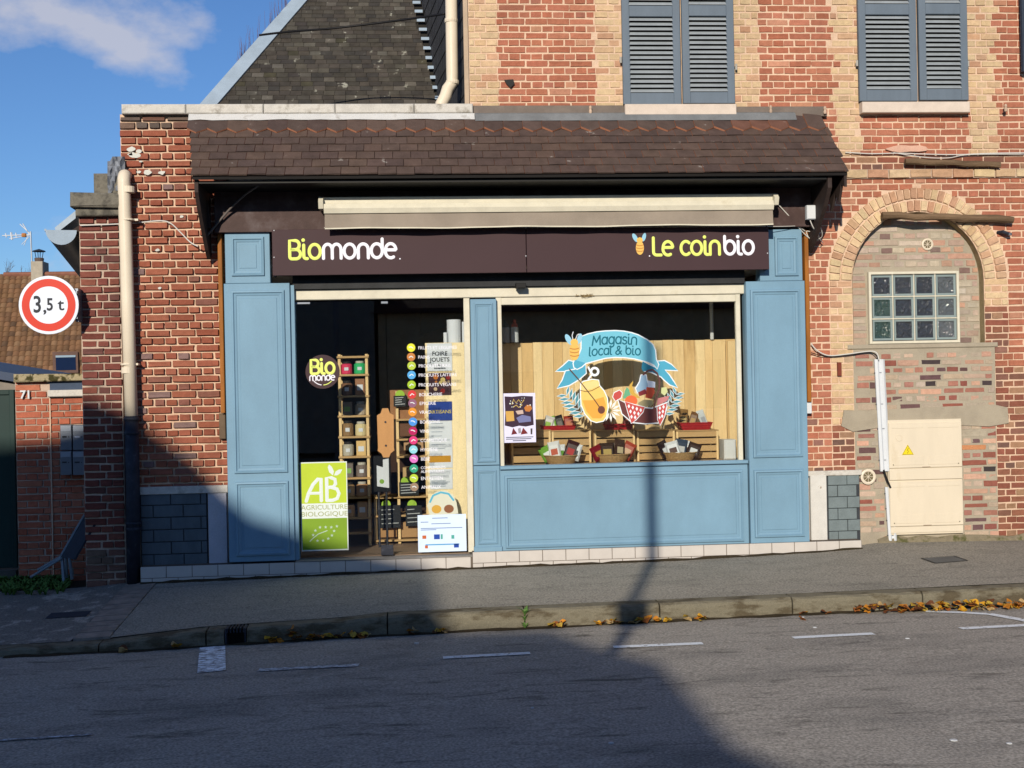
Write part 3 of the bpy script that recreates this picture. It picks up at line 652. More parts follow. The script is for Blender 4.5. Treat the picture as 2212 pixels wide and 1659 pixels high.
# upper floor roof edge beyond the frame
mb = MB(); mb.prismx([(-.35,ZT-.05),(-.4,ZT+.05),(4.5,ZT+3.2),(9.2,ZT),(9.2,ZT-.1)], XC-.15, XE+.2); mb.build('roof', ROOFT, house)
mb = MB(); mb.box(XC+.02,XE,8.6,9,-.3,ZT); mb.box(XE-.2,XE,.46,8.6,-.3,ZT); mb.build('rear_walls', MORTAR_D, house)
# shutters
def shutter(u0, u1, vb, k):
    x0 = X(u0,110,-.05); x1 = X(u1,110,-.05); zb = W((u0+u1)/2, vb, -.05).z; zt = zb + 2.06; y = -.05
    fr = MB(); s_ = .075 if x1-x0 > .5 else .068
    sh_ = thing('shutter', '', 'shutter', ((x0+x1)/2,y,zb)); del sh_['category']; del sh_['label']
    sh_.parent = house; sh_.location = Vector(((x0+x1)/2,y,zb)) - WL['brick_house']
    for a_,b_,c_,d_ in ((x0,x0+s_,zb,zt),(x1-s_,x1,zb,zt),(x0+s_,x1-s_,zb,zb+.115),(x0+s_,x1-s_,zt-.1,zt),(x0+s_,x1-s_,zb+.885,zb+.995)): fr.bbox(a_,b_,y-.02,y+.02,c_,d_,.004)
    fr.build('shutter_frame', SHUTGREY, sh_)
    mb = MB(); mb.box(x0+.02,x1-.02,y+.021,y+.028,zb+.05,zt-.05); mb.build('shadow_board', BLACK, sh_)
    for za, zc in ((zb+.115,zb+.885),(zb+.995,zt-.1)):
        n_ = round((zc-za)/.0485); p = (zc-za)/n_
        for i in range(n_):
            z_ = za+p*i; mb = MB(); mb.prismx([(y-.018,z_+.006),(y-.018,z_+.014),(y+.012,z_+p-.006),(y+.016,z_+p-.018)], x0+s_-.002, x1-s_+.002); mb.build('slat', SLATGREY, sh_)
    return x0,x1,zb
for u0,u1,vb in ((1344,1469,226),(1473,1585,224),(1854,1979,219),(1984,2089,217)):
    q = shutter(u0,u1,vb,0)
HINGE = mat('rusty_hinge', K(190,180,164), .6)
for u,v in ((1341,130),(1590,145),(1851,137),(2091,138)):
    p = W(u,v,-.04); mb = MB(); mb.tube([(p.x,-.045,p.z-.03),(p.x,-.045,p.z+.03)], .012, 8).box(p.x-.008,p.x+.008,-.045,.02,p.z-.008,p.z+.008); mb.build('shutter_hook', HINGE, house)
# broken bricks / hole in the upper wall
p = W(1098,182,-.01); mb = MB(); mb.prism([(p.x-.04,p.z+.04),(p.x+.05,p.z+.045),(p.x+.06,p.z-.0),(p.x+.02,p.z-.04),(p.x-.02,p.z-.0)], -.031, 0); mb.build('wall_hole', BLACK, house)
# pinkish patch of old render over the wires
p = W(1960,322,-.01); mb = MB(); mb.prism([(p.x+.22*random.uniform(.8,1.1)*math.cos(2*PI*k/13), p.z+.04*random.uniform(.6,1.2)*math.sin(2*PI*k/13)) for k in range(13)], -.03, 0); mb.build('render_patch', mat('pink_render', K(232,180,150), .9, bump=.5), house)
# ================================================================ TILED CANOPY
canopy = thing('tiled_canopy', 'brown flat-tiled canopy roof with zigzag top row over the shopfront', 'canopy', (1,-.4,3.7))
YT, YE = -.07, -.77
zt_ = (W(500,262,YT).z + W(1700,257,YT).z)/2; ze_ = (W(500,377,YE).z + W(1700,375,YE).z)/2
xr = X(1834,374,YE); xlt = X(409,262,YT); xlb = X(412,376,YE)
th = math.atan2(zt_-ze_, YT-YE); S_ = math.hypot(zt_-ze_, YT-YE)
ex = S_*.80/6
TILE_O = mat('clay_tile_single', None, .85, var=.22, scale=9, bump=.5, bscale=60, src='obj', fine=.14, rgb2=K(146,134,122), cut=(.665,.72), broad=.07)
CLAY = mat('bare_clay_edge', K(196,128,94), .9, var=.2)
def tile_mesh(k):
    rnd = random.Random(k); w = lambda: rnd.uniform(-.0025,.0025)
    e = ex*1.3
    vs = [(0,w(),.004),(1,w(),.004+w()),(1,e,-.009),(0,e,-.009),(0,w(),.019),(1,w(),.019+w()*2),(1,e,.004),(0,e,.004)]
    me = bpy.data.meshes.new('roof_tile'); me.from_pydata(vs, [], [(0,3,2,1),(4,5,6,7),(0,1,5,4),(1,2,6,5),(2,3,7,6),(3,0,4,7)])
    me.materials.append(TILE_O); me.materials.append(CLAY); me.polygons.foreach_set('material_index',[0,0,0,1,0,1]); me.update(); return me
TM = [tile_mesh(i) for i in range(6)]
def point_mesh():
    o = [(0,.07),(.5,.0),(1,.07),(1,.3),(0,.3)]; n = 5
    vs = [(x,y,.004) for x,y in o] + [(x,y,.015+.011*(1-x)) for x,y in o]
    me = bpy.data.meshes.new('pointed_tile'); me.from_pydata(vs, [], [tuple(range(4,-1,-1)),tuple(range(5,10))]+[(i,(i+1)%n,(i+1)%n+n,i+n) for i in range(n)])
    me.materials.append(TILE_O); me.materials.append(CLAY); me.polygons.foreach_set('material_index',[0,0,1,1,1,0,1]); me.update(); return me
PM = point_mesh()
TCOL = [K(97,78,68),K(93,75,66),K(100,80,70),K(91,73,65),K(103,82,70)]
def tcol(): return jig(random.choice(TCOL), .06, .02)
for k in range(6):
    s_ = k*ex; yy = YE + s_*math.cos(th); zz = ze_ + s_*math.sin(th)
    xl = xlb + (xlt-xlb)*s_/S_; xe = xr + .012*math.sin(k*4.)
    tw = .172; x_ = xl - (tw*.5 if k % 2 else 0)
    while x_ < xe-.02:
        a_ = max(x_,xl); w_ = min(x_+tw,xe)-a_
        if w_ > .03:
            o = inst('roof_tile', random.choice(TM), canopy, (a_,yy,zz+random.uniform(-.002,.003)), (w_-.005,1,1), (th+random.uniform(-.012,.012),0,random.uniform(-.004,.004)), tcol())
        x_ += tw
s_ = 6*ex-.055; yy = YE+s_*math.cos(th)-.004; zz = ze_+s_*math.sin(th)+.006
x_ = xlt; i = 0; nz_ = 33; tw = (xr-.02-xlt)/nz_
for i in range(nz_):
    fresh = 1580 < CX+F*((Vector((x_+tw/2,yy,zz))-EYEP).dot(_cx))/((Vector((x_+tw/2,yy,zz))-EYEP).dot(_f)) < 1690
    inst('pointed_tile', PM, canopy, (x_,yy,zz), (tw-.003,1,1), (th+random.uniform(-.01,.01),0,0), K(122,84,68) if fresh else tcol()); x_ += tw
mb = MB(); mb.prismx([(YE+.015,ze_-.03),(YE+.012,ze_-.006),(YT+.05,zt_-.006+.05),(.02,zt_+.05),(.02,zt_-.05)], xlb+.012, xr-.012); mb.build('roof_deck', DARK, canopy)
mb = MB(); mb.prismx([(YT-.07,zt_-.02),(YT-.02,zt_+.062),(.01,zt_+.1),(.01,zt_-.02)], X(1025,250), xr-.3); mb.build('lead_apron', mat('grey_apron', K(132,130,126), .6, var=.2, bump=.3), canopy)
MB().box(xlb+.06,xr-.2,YE+.06,-.11,ze_-.06,ze_-.035).build('soffit_shade', BLACK, canopy)  # black sheet added as the deep shade under the eave
BRK = mat('bracket_wood', K(66,52,46), .7, var=.25, scale=10, bump=.3)
for x0,x1 in ((xlb+.02,xlb+.055),(xr-.19,xr-.15)):
    mb = MB(); mb.prismx([(-.02,ze_-.02),(YE+.06,ze_-.02),(YE+.06,ze_-.14),(YE+.2,ze_-.3),(-.2,ze_-.62),(-.08,ze_-.7),(-.02,ze_-.66)], x0, x1); mb.build('side_bracket', BRK, canopy)
mb = MB(); mb.prismx([(-.02,ze_+.3),(YE+.02,ze_-.02),(YE+.02,ze_-.14),(YE+.12,ze_-.1),(YE+.2,ze_-.26),(YE+.3,ze_-.16),(YE+.42,ze_-.32),(YE+.48,ze_-.1),(-.02,ze_-.02)], xr-.04, xr-.015); mb.build('bargeboard', BRK, canopy)
p = W(452,455,-.02); mb = MB(); mb.prism([(p.x-.05,p.z-.2),(p.x+.05,p.z-.2),(p.x+.03,p.z+.02),(p.x,p.z+.12),(p.x-.03,p.z+.02)], -.26,-.201); mb.build('corbel', BRK, canopy)
# brown board behind awning
fb = tag(MB().bbox(X(470,470),X(1742,470),-.2,.02,Z(496,1100,-.2),Z(388,1100,-.2),.004).build('backing_board', BROWN), 'dark brown timber board between canopy and shop sign', 'board')
# ================================================================ AWNING
aw = thing('folded_awning', 'retracted taupe shop awning with cream cassette bars', 'awning', (1.3,-.25,3.4))
x0,x1,z0,z1 = R(690,427,1674,436,-.4); mb = MB(); mb.prismx([(-.2,z1+.02),(-.39,z1+.006),(-.4,z1-.0),(-.4,z0),(-.2,z0-.02)], x0, x1); mb.build('cassette_bar', CREAM, aw)
x0,x1,z0,z1 = R(699,439,1672,453,-.46); zb_ = z0
mb = MB(); mb.prismx([(-.42,z1),(-.45,z1-.005),(-.465,(z0+z1)/2),(-.45,z0+.004),(-.42,z0)], x0, x1); mb.build('front_bar', CREAM, aw)
mb = MB(); n = 60; vs = []; za = zb_+.005; zv = W(1100,491,-.44).z
for i in range(n+1):
    x_ = x0+.005+(x1-x0-.01)*i/n; e = .006*math.sin(i*.9)+.004*math.sin(i*.37+1); vs += [(x_,-.432+e*.2,za),(x_,-.434+e,(za+zv)/2),(x_,-.437+e*1.4,zv+.012+.004*math.sin(i*.31)),(x_,-.437+e*1.4,zv+.004*math.sin(i*.31))]
for i in range(n):
    for j in range(3):
        mb.mi = 1 if j == 2 else 0; mb.add([vs[4*i+j],vs[4*i+4+j],vs[4*i+5+j],vs[4*i+1+j]],[(3,2,1,0)])
mb.build('valance', [TAUPE, CREAM], aw, smooth=True)
for xx in (x0-.05, x1+.005):
    mb = MB(); mb.prismx([(-.2,z1+.075),(-.42,z1+.065),(-.475,z1+.02),(-.45,z1-.05),(-.2,z1-.04)], xx, xx+.045); mb.build('end_cap', CREAM, aw)
# ================================================================ SHOP SIGN
YS = -.3
x0,x1,z0,z1 = R(587,494,1662,587,YS); z0 = (z0+W(588,590,YS).z)/2; z1 = (z1+W(1662,488,YS).z)/2
sign = thing('shop_sign', 'long aubergine fascia sign with yellow and white lettering', 'sign', ((x0+x1)/2,YS,z0))
xm = X(1137,540,YS)
for a_,b_ in ((x0,xm-.003),(xm+.003,x1)): mb = MB(); mb.bbox(a_,b_,YS,YS+.02,z0,z1,.003); mb.build('sign_panel', PURPLE, sign)
mb = MB(); mb.box(x0+.02,x1-.02,YS+.021,-.11,z1-.05,z1-.01).box(x0+.02,x1-.02,YS+.021,-.15,z0+.01,z0+.04).box(x0,x0+.018,YS+.021,-.11,z0+.0,z1).box(x1-.018,x1,YS+.021,-.11,z0,z1); mb.build('sign_casing', mat('dark_casing', K(48,50,54), .5), sign)
LIME = flat('lime_letter', K(240,246,120,.9)); WLET = flat('white_letter', K(255,246,246,.9))
yl = YS-.012
def logo(name, text, ua, va, ub, m):      # text from pixel (ua, baseline va) to (ub, .) on the sign face
    a_ = W(ua,va,YS); b_ = W(ub,va,YS); s_ = (b_.x-a_.x)/(width(text,1,-.03)); mb = MB(); letters(mb, text, a_.x, a_.z, s_, s_*.175, YS-.002, -.03)
    for v in range(len(mb.v)): pass
    return mb.build(name, m, sign), s_
def logo2(text1, m1, text2, m2, ua, va, ub, vb, gap=0.):
    a_ = W(ua,va,YS); b_ = W(ub,vb,YS); tot = width(text1,1,-.03)+width(text2,1,-.03)+gap; s_ = (b_.x-a_.x)/tot; zb_ = (a_.z+b_.z)/2
    for txt, m, xx in ((text1,m1,a_.x),(text2,m2,a_.x+(width(text1,1,-.03)+gap)*s_)):
        for ch in txt:
            if ch != ' ':
                mb = MB(); letters(mb, ch, xx, zb_, s_, s_*.165, YS-.002); o = mb.build('letter', m, sign)
            xx += (GL[ch][0]-.03)*s_
logo2('Bio', LIME, 'monde', WLET, 622, 560, 858, 558)
logo2('Le coin', LIME, 'bio', WLET, 1408, 553, 1630, 549, .14)
for u,v,r in ((864,559,.007),(1403,553,.007)): p = W(u,v,YS); MB().disc(p.x,p.z,r,YS-.003,12).build('full_stop', WLET, sign)
SCREW = flat('screw_head', K(225,220,215), .4)
for u,v in ((592,498),(592,556),(703,494),(862,494),(1136,492),(1136,553),(1345,491),(1560,489),(1658,488),(1658,547)):
    p = W(u,v,YS); mb = MB(); mb.lathe([(.007,0),(.005,-.004)], (p.x,YS,p.z), 8, 'y'); mb.build('screw', SCREW, sign)
def bee(uc, vt, vb, y, parent, k=1.):     # plain striped insect emblem
    t = W(uc,vt,y); b = W(uc,vb,y); h = t.z-b.z; xc = (t.x+b.x)/2
    HONEY = flat('honey_yellow', K(246,192,96,.9)); STR = flat('honey_stripe', K(206,138,66,.9)); WING = flat('wing_blue', K(158,206,222,.9)); DK = flat('emblem_dark', K(70,50,44))
    E_ = lambda cx,cz,rx,rz,a=0,n=18: [(xc+(cx+rx*math.cos(2*PI*i/n)*math.cos(a)-rz*math.sin(2*PI*i/n)*math.sin(a))*h, b.z+(cz+rx*math.cos(2*PI*i/n)*math.sin(a)+rz*math.sin(2*PI*i/n)*math.cos(a))*h) for i in range(n)]
    em = MB().sheet(E_(-.19,.72,.09,.2,.5), y).sheet(E_(.18,.74,.08,.18,-.3), y-.0006).build('wing', WING, parent)
    MB().sheet(E_(0,.3,.17,.29), y-.0012).sheet(E_(0,.62,.13,.12), y-.0018).build('body', HONEY, parent)
    mb = MB()
    for q in (.18,.3,.42): mb.stroke([(xc+h*.14*s_, b.z+h*(q-.015*(1-s_*s_)*2)) for s_ in (-1,-.5,0,.5,1)], h*.035, y-.0024, .0003)
    mb.build('stripe', STR, parent)
    mb = MB(); mb.stroke([(xc-.05*h,b.z+.73*h),(xc-.07*h,b.z+.86*h),(xc-.03*h,b.z+.97*h)], h*.028, y-.0024, .0003).stroke([(xc+.05*h,b.z+.73*h),(xc+.1*h,b.z+.86*h),(xc+.17*h,b.z+.9*h)], h*.028, y-.0024, .0003); mb.build('antenna', DK if k else PAPER, parent)
bee(1382, 499, 551, YS-.003, sign)
# ================================================================ BLUE SHOPFRONT
front = thing('blue_shopfront', 'blue painted timber shopfront with panelled pilasters and large window', 'shopfront', (1,-.1,.1))
YB = -.16
def panel(mb, x0, x1, z0, z1, yf, prof):
    """rectangular moulding: prof = [(inset, rise towards the street)]"""
    vs = []; fs = []
    for ins, h in prof: vs += [(x0+ins,yf-h,z0+ins),(x1-ins,yf-h,z0+ins),(x1-ins,yf-h,z1-ins),(x0+ins,yf-h,z1-ins)]
    for i in range(len(prof)-1):
        for j in range(4): k = (j+1) % 4; fs.append((4*i+j,4*i+k,4*i+4+k,4*i+4+j))
    n = 4*(len(prof)-1); fs.append((n,n+1,n+2,n+3)); mb.add(vs, fs)
PROF = [(0,-.001),(.004,.02),(.022,.024),(.03,.012),(.05,.008),(.052,.002),(.075,.002),(.079,.007),(.092,.007)]
PROF_S = [(0,-.001),(.003,.014),(.013,.016),(.018,.008),(.03,.006),(.032,.001),(.045,.001),(.048,.005),(.055,.005)]
def pilaster(rc, panels, yf=YB, prof=PROF, yb=.0):
    x0,x1,z0,z1 = rc; mb = MB(); mb.bbox(x0,x1,yf,yb,z0,z1,.004); b = mb.build('pilaster', BLUE, front)
    for q in panels:
        mb = MB(); panel(mb, *q, yf, prof); mb.build('panel_moulding', BLUE, front)
RB = lambda a,b,c,d,y=YB: R(a,b,c,d,y)
lx0, lx1 = X(489,900,YB), X(631,900,YB)
zfoot = W(560,1213,YB).z; zcap = W(560,612,YB).z
pilaster((lx0,lx1,zfoot,zcap), [(X(502,800,YB),X(618,800,YB),W(560,1022,YB).z,W(560,627,YB).z),(X(509,1120,YB),X(625,1120,YB),W(560,1200,YB).z,W(560,1040,YB).z)])
x0,x1,z0,z1 = RB(485,498,584,606); pilaster((x0,x1,zcap+.002,z1), [RB(499,512,572,596)], YB+.0)
mb = MB(); mb.box(lx1+.001,X(640,900,YB),YB+.03,.0,zfoot,zcap-.02); mb.build('jamb', BLUE, front)
# middle post
mx0,mx1 = X(1020,850,-.13), X(1076,850,-.13); zm = W(1045,1005,-.13).z; zmt = W(1045,646,-.13).z; zmb = W(1050,1194,-.13).z
pilaster((mx0,mx1,zm,zmt), [(mx0+.035,mx1-.035,zm+.03,zmt-.04)], -.13, PROF_S)
pilaster((mx0,mx1,zmb,zm-.006), [(mx0+.03,mx1-.03,zmb+.085,zm-.05)], -.13, PROF_S)
mb = MB(); mb.bbox(mx0-.012,mx1+.012,-.15,0,zmb-.004,zmb+.06,.005); mb.build('post_base', BLUE, front)
# stall riser under the window
sx0, sx1 = mx1+.002, X(1617,1100,-.13); sz0 = W(1350,1187,-.13).z-.01; sz1 = W(1350,1008,-.13).z
pilaster((sx0,sx1,sz0,sz1), [(X(1091,1100,-.13),X(1606,1100,-.13),W(1350,1176,-.13).z-.004,W(1350,1021,-.13).z)], -.13)
mb = MB(); mb.bbox(sx0,sx1,-.165,-.02,sz1+.0015,sz1+.035,.006); mb.build('window_ledge', BLUE, front)
# right pilaster
rx0, rx1 = X(1615,800,YB), X(1742,800,YB); rzf = W(1690,1172,YB).z; rzc = W(1690,607,YB).z; rzm = W(1690,998,YB).z
pilaster((rx0,rx1,rzf,rzc), [(X(1623,800,YB),X(1731,800,YB),W(1680,988,YB).z,W(1680,625,YB).z),(X(1629,1090,YB),X(1737,1090,YB),W(1690,1160,YB).z,W(1690,1014,YB).z)])
x0,x1,z0,z1 = RB(1640,496,1734,606); pilaster((x0,x1,rzc+.002,z1), [RB(1672,511,1725,596)])
# cream frames
fz1 = W(1100,620,-.05).z; fz0 = W(1100,642,-.05).z
wx0, wx1 = X(1074,830,-.06), X(1602,830,-.06)
mb = MB(); mb.bbox(X(630,630,-.06),wx1+.06,-.075,.0,fz0,fz1,.006); mb.build('shutter_box', CREAM, front)
mb = MB(); mb.box(X(632,600,-.1),rx0-.002,-.12,.02,fz1+.002,W(1100,583,-.16).z); mb.build('head_board', mat('dark_head', K(52,52,52), .6, var=.3, bump=.3), front)
gzb = W(1340,1001,-.05).z; gzt = W(1340,655,-.05).z; gx0_, gx1_ = X(1086,830,-.05), X(1592,830,-.05)
mb = MB(); mb.bbox(gx0_-.055,gx0_,-.07,-.01,gzb-.02,fz0-.004,.004).bbox(gx1_,gx1_+.045,-.07,-.01,gzb-.02,fz0-.004,.004).bbox(gx0_,gx1_,-.07,-.01,gzt,fz0-.006,.004); mb.build('window_frame', CREAM, front)
mb = MB(); mb.bbox(gx0_-.01,gx1_+.01,-.075,.0,gzb-.028,gzb,.004); mb.build('window_bottom_rail', mat('varnished_rail', K(132,80,52), .45), front)
GLASS = glass_mat('shop_glass', (.97,.98,.97), .075)
o = MB().box(gx0_-.006,gx1_+.006,-.044,-.038,gzb-.006,gzt+.006).build('window_pane', GLASS, front)
dx0, dx1 = X(640,900,-.03), X(1006,900,-.03); dzb = W(820,1198,-.03).z; dzt = fz0-.002
mb = MB(); mb.bbox(dx1,X(1019,900,-.05),-.06,0,dzb,dzt,.004); mb.build('door_post', CREAM, front)
xs_ = X(838,900,-.03)
door = thing('glass_door', '', 'door', ((dx0+xs_)/2,-.03,dzb)); del door['category']; del door['label']; door.parent = front; door.location = Vector(((dx0+xs_)/2,-.03,dzb))-WL['blue_shopfront']
MB().box(dx0+.004,xs_-.003,-.034,-.024,dzb+.01,dzt-.015).build('door_pane', GLASS, door)
MB().box(xs_+.003,dx1-.002,-.034,-.024,dzb+.01,dzt-.015).build('side_pane', GLASS, front)
for u0,v0,u1,v1,m,nm in ((637,653,670,657,METAL,'door_closer'),(823,651,838,656,METAL,'top_clamp'),(823,1178,850,1199,IRON,'floor_lock')):
    q = R(u0,v0,u1,v1,-.04); mb = MB(); mb.bbox(q[0],q[1],-.05,-.02,q[2],q[3],.003); mb.build(nm, m, door)
mb = MB(); a_ = X(815,930,-.06); b_ = X(851,930,-.06); c_ = (a_+b_)/2; t_ = W(832,882,-.06).z; l_ = W(834,988,-.06).z; w_ = (b_-a_)/2; h_ = t_-l_
mb.prism([(c_-w_*.35,t_),(c_+w_*.35,t_),(c_+w_*.55,t_-h_*.1),(c_+w_,t_-h_*.14),(c_+w_*.95,t_-h_*.8),(c_+w_,t_-h_*.86),(c_+w_*.55,t_-h_*.92),(c_+w_*.35,l_),(c_-w_*.35,l_),(c_-w_*.55,t_-h_*.92),(c_-w_,t_-h_*.86),(c_-w_*.95,t_-h_*.8),(c_-w_,t_-h_*.14),(c_-w_*.55,t_-h_*.1)], -.07, -.05)
hd = mb.build('door_handle', mat('handle_wood', K(206,148,88), .5, var=.12, scale=10, bump=.1, stretch=(1,1,.2)), door)
for q in (.28,.76): MB().lathe([(.011,0),(.009,-.008)], (c_,-.07,t_-h_*q), 10, 'y').build('bolt', IRON, door)
# cable tidy on the frame, sensor under the sign
q = R(1114,612,1136,622,-.2); mb = MB(); mb.bbox(q[0],q[1],-.22,-.12,q[2],q[3],.004); mb.build('door_sensor', BLACK, front)
mb = MB()
for i in range(26):
    p = W(1262+random.gauss(0,9), 637+abs(random.gauss(0,2)), -.09); r = .03
    mb.tube([(p.x,-.08,p.z),(p.x+random.uniform(-r,r),-.1,p.z+random.uniform(-r,r)*.4),(p.x+random.uniform(-r,r)*1.6,-.085,p.z+random.uniform(-r,r)*.5)], .0018, 4)
tag(mb.build('straw_nest', mat('straw', K(176,146,96), .9)), 'small wisp of dry nest straw caught on the window head', 'nest')
# orange timber battens
for u0,v0,u1,v1,l_ in ((470,503,487,892,'orange varnished batten left of the blue shopfront, beside brick wall'),(1736,497,1752,868,'orange varnished batten right of the blue shopfront, towards the arch')):
    q = R(u0,v0,u1,v1,-.1); mb = MB(); mb.bbox(q[0],q[1],-.12,.0,q[2],q[3],.005); b = mb.build('timber_batten', ORANGEWOOD); tag(b, l_, 'batten', 'battens flanking the shopfront')
q = R(473,893,488,948,-.06); tag(MB().bbox(q[0],q[1],-.07,0,q[2],q[3],.005).build('batten_stub', mat('grey_wood', K(120,98,76), .8)), 'grey weathered wood stub below the left batten', 'batten')
q = R(1738,868,1752,893,-.06); tag(MB().bbox(q[0],q[1],-.09,0,q[2]+.0,q[3],.004).build('wall_box', WHITE), 'small white plastic box under the right batten', 'box')
# tiled plinth
plinth = thing('tiled_plinth', 'white glazed tile plinth under the blue shopfront', 'plinth', (1,-.1,0))
PT = mat('glazed_tile', K(222,208,192), .35, var=.07, scale=6, bump=.04, fine=.04); PJ = mat('tile_joint', K(120,104,88), .9)
YP = -.185
za = W(500,1219,YP).z; zb_ = W(1400,1181,YP).z
px0, pxm, px1 = X(303,1230,YP), X(1021,1215,YP), X(1862,1178,YP)
for a_,b_,zt,tw in ((px0,pxm,za,.246),(pxm,px1,zb_,.232)):
    mb = MB(); mb.box(a_,b_-.001,YP+.004,.0,-.25,zt-.003); mb.build('plinth_core', PJ, plinth)
    for r_ in range(3):
        x_ = a_ + (0 if r_ % 2 == 0 else -tw*.55)
        while x_ < b_:
            p_, q_ = max(x_,a_)+.003, min(x_+tw,b_)-.003
            t1 = zt-r_*.112-.002; t0 = t1-.107
            if q_-p_ > .02 and t1 > min(interp(ZW,p_),interp(ZW,q_))+.004:
                mb = MB(); mb.bbox(p_,q_,YP-random.uniform(0,.0015),YP+.01,t0,t1,.002); mb.build('plinth_tile', PT, plinth)
            x_ += tw
mb = MB(); mb.bbox(dx0-.02,pxm,YP-.006,.0,za,za+.012,.003); mb.build('threshold', mat('threshold_metal', K(150,140,128), .5), plinth)
# ================================================================ INSIDE THE SHOP
IW = mat('dark_shop_wall', K(124,100,78), .95, var=.3, scale=3, bump=.1); CEIL = mat('white_ceiling', K(235,230,220), .9); IFL = mat('shop_floor_tile', K(168,140,116), .5, var=.15, scale=4, bump=.05)
YBK = 4.6; ix0, ix1 = -1.78, 3.9; izt = 3.0
room = structure(MB().box(ix0,ix1,.0,YBK,dzb-.08,dzb-.012).build('shop_floor', IFL))
structure(MB().box(ix0,ix1,YBK,YBK+.1,dzb,izt).build('shop_back_wall', IW)); structure(MB().box(ix0-.1,ix0,.03,YBK,dzb-.1,izt).build('shop_side_wall', IW))
structure(MB().box(ix1,ix1+.1,.03,YBK,dzb-.1,izt).build('shop_side_wall', IW)); structure(MB().box(ix0,ix1,.031,YBK,izt,izt+.05).build('shop_ceiling', CEIL))
zpl = gzb-.012
disp = thing('window_display_unit', 'pine board partition and shelf behind the shop window', 'display', (2,.4,zpl))
YD = .74
bx0, bx1 = X(1082,850,YD), X(1600,850,YD); bzt = W(1340,737,YD).z
x_ = bx0; i = 0
while x_ < bx1-.02:
    w_ = random.choice((.098,.11,.12)); b_ = min(x_+w_,bx1); mb = MB(); t_ = random.uniform(0,.004)
    mb.bbox(x_+.001,b_-.001,YD-.018-t_,YD,zpl,bzt+random.uniform(-.004,.004),.002); mb.build('partition_board', random.choice((PINE,PINE,PINE_B,PINE_C)), disp); x_ = b_
mb = MB(); mb.box(gx0_-.06,gx1_+.06,-.006,YD+.02,zpl-.03,zpl); mb.build('display_shelf', PINE_X, disp)
mb = MB(); mb.bbox(X(1540,850,.62),X(1568,850,.62),.60,.62,zpl,W(1550,736,.62).z,.003).bbox(X(1572,850,.6),X(1592,850,.6),.56,.59,zpl,W(1580,737,.6).z,.003); mb.build('end_board', PINE, disp)
mb = MB(); mb.box(gx0_-.05,gx0_-.03,.01,YD,zpl,bzt); mb.build('side_board', PINE, disp)
q = R(1564,950,1591,990,.3); tag(MB().bbox(q[0],q[1],.3,.5,zpl+.001,q[3],.01).build('white_box', WHITE), 'white carton standing at the right end of window shelf', 'box')
p = W(1543,735,.6); mb = MB(); mb.tube([(p.x,.7,bzt),(p.x,.7,bzt+.42)], .02, 10); tag(mb.build('white_tube', WHITE), 'upright white cardboard tube above the display boards', 'tube')
# crates
def crate(u0, u1, lab, dk=1):
    y0 = .38; x0 = X(u0,960,y0); x1 = X(u1,960,y0); zt = W((u0+u1)/2,929,y0).z; t = thing('wooden_crate', lab, 'crate', ((x0+x1)/2,y0+.15,zpl), 'slatted crates in the shop window'); h = zt-zpl
    for k in range(4):
        za = zpl+.004+k*(h-.012)/4; mb = MB(); mb.bbox(x0+.012,x1-.012,y0,y0+.01,za+.012,za+(h-.012)/4-.004,.002); mb.build('slat', PINE_X, t)
    for xx in (x0,x1-.022): mb = MB(); mb.bbox(xx,xx+.022,y0-.008,y0+.3,zpl+.001,zt-.012,.003); mb.build('end_panel', PINE, t)
    mb = MB(); mb.bbox(x0-.004,x1+.004,y0-.012,y0+.3,zt-.011,zt,.003); mb.build('top_rail', PINE_X, t)
    mb = MB(); mb.box(x0+.023,x1-.023,y0+.28,y0+.29,zpl+.002,zt-.02); mb.build('back_panel', PINE_X, t); return zt
for u0,u1,l_ in ((1104,1190,'slatted pine crate behind the poster end of the shop window'),(1192,1277,'slatted pine crate behind the basket of green packets'),(1284,1372,'slatted pine crate behind the middle wicker basket'),(1376,1458,'slatted pine crate between the middle and right wicker baskets'),(1461,1552,'slatted pine crate under the right red tray')): zcr = crate(u0,u1,l_)
# wicker baskets
WICK = mat('wicker', K(190,150,98), .8, var=.35, scale=50, bump=.8, bscale=220)
REDW = mat('red_wicker', K(186,34,38), .6, var=.3, scale=50, bump=.6, bscale=200)
def basket(u, wpx, lab, y=.2):
    c = W(u,985,y); r = wpx/2/ (F/(DIST+y)); h = .095; t = thing('wicker_basket', lab, 'basket', (c.x,y,zpl+.001), 'round wicker baskets in the shop window')
    prof = []
    for k in range(15):
        f = k/14.; prof.append((r*(.66+.34*f**.7)+(.0035 if k % 2 else 0), f*h))
    mb = MB(); mb.lathe([(r*.6,0)]+prof+[(r*.93,h),(r*.62,.012)], (c.x,y,zpl+.001), 30); mb.build('bowl', WICK, t, smooth=False)
    mb = MB(); mb.tube([(c.x+r*1.01*math.cos(2*PI*k/28),y+r*1.01*math.sin(2*PI*k/28),zpl+h) for k in range(29)], .007, 6); mb.build('rim', WICK, t)
    return c.x, y, zpl+h, r
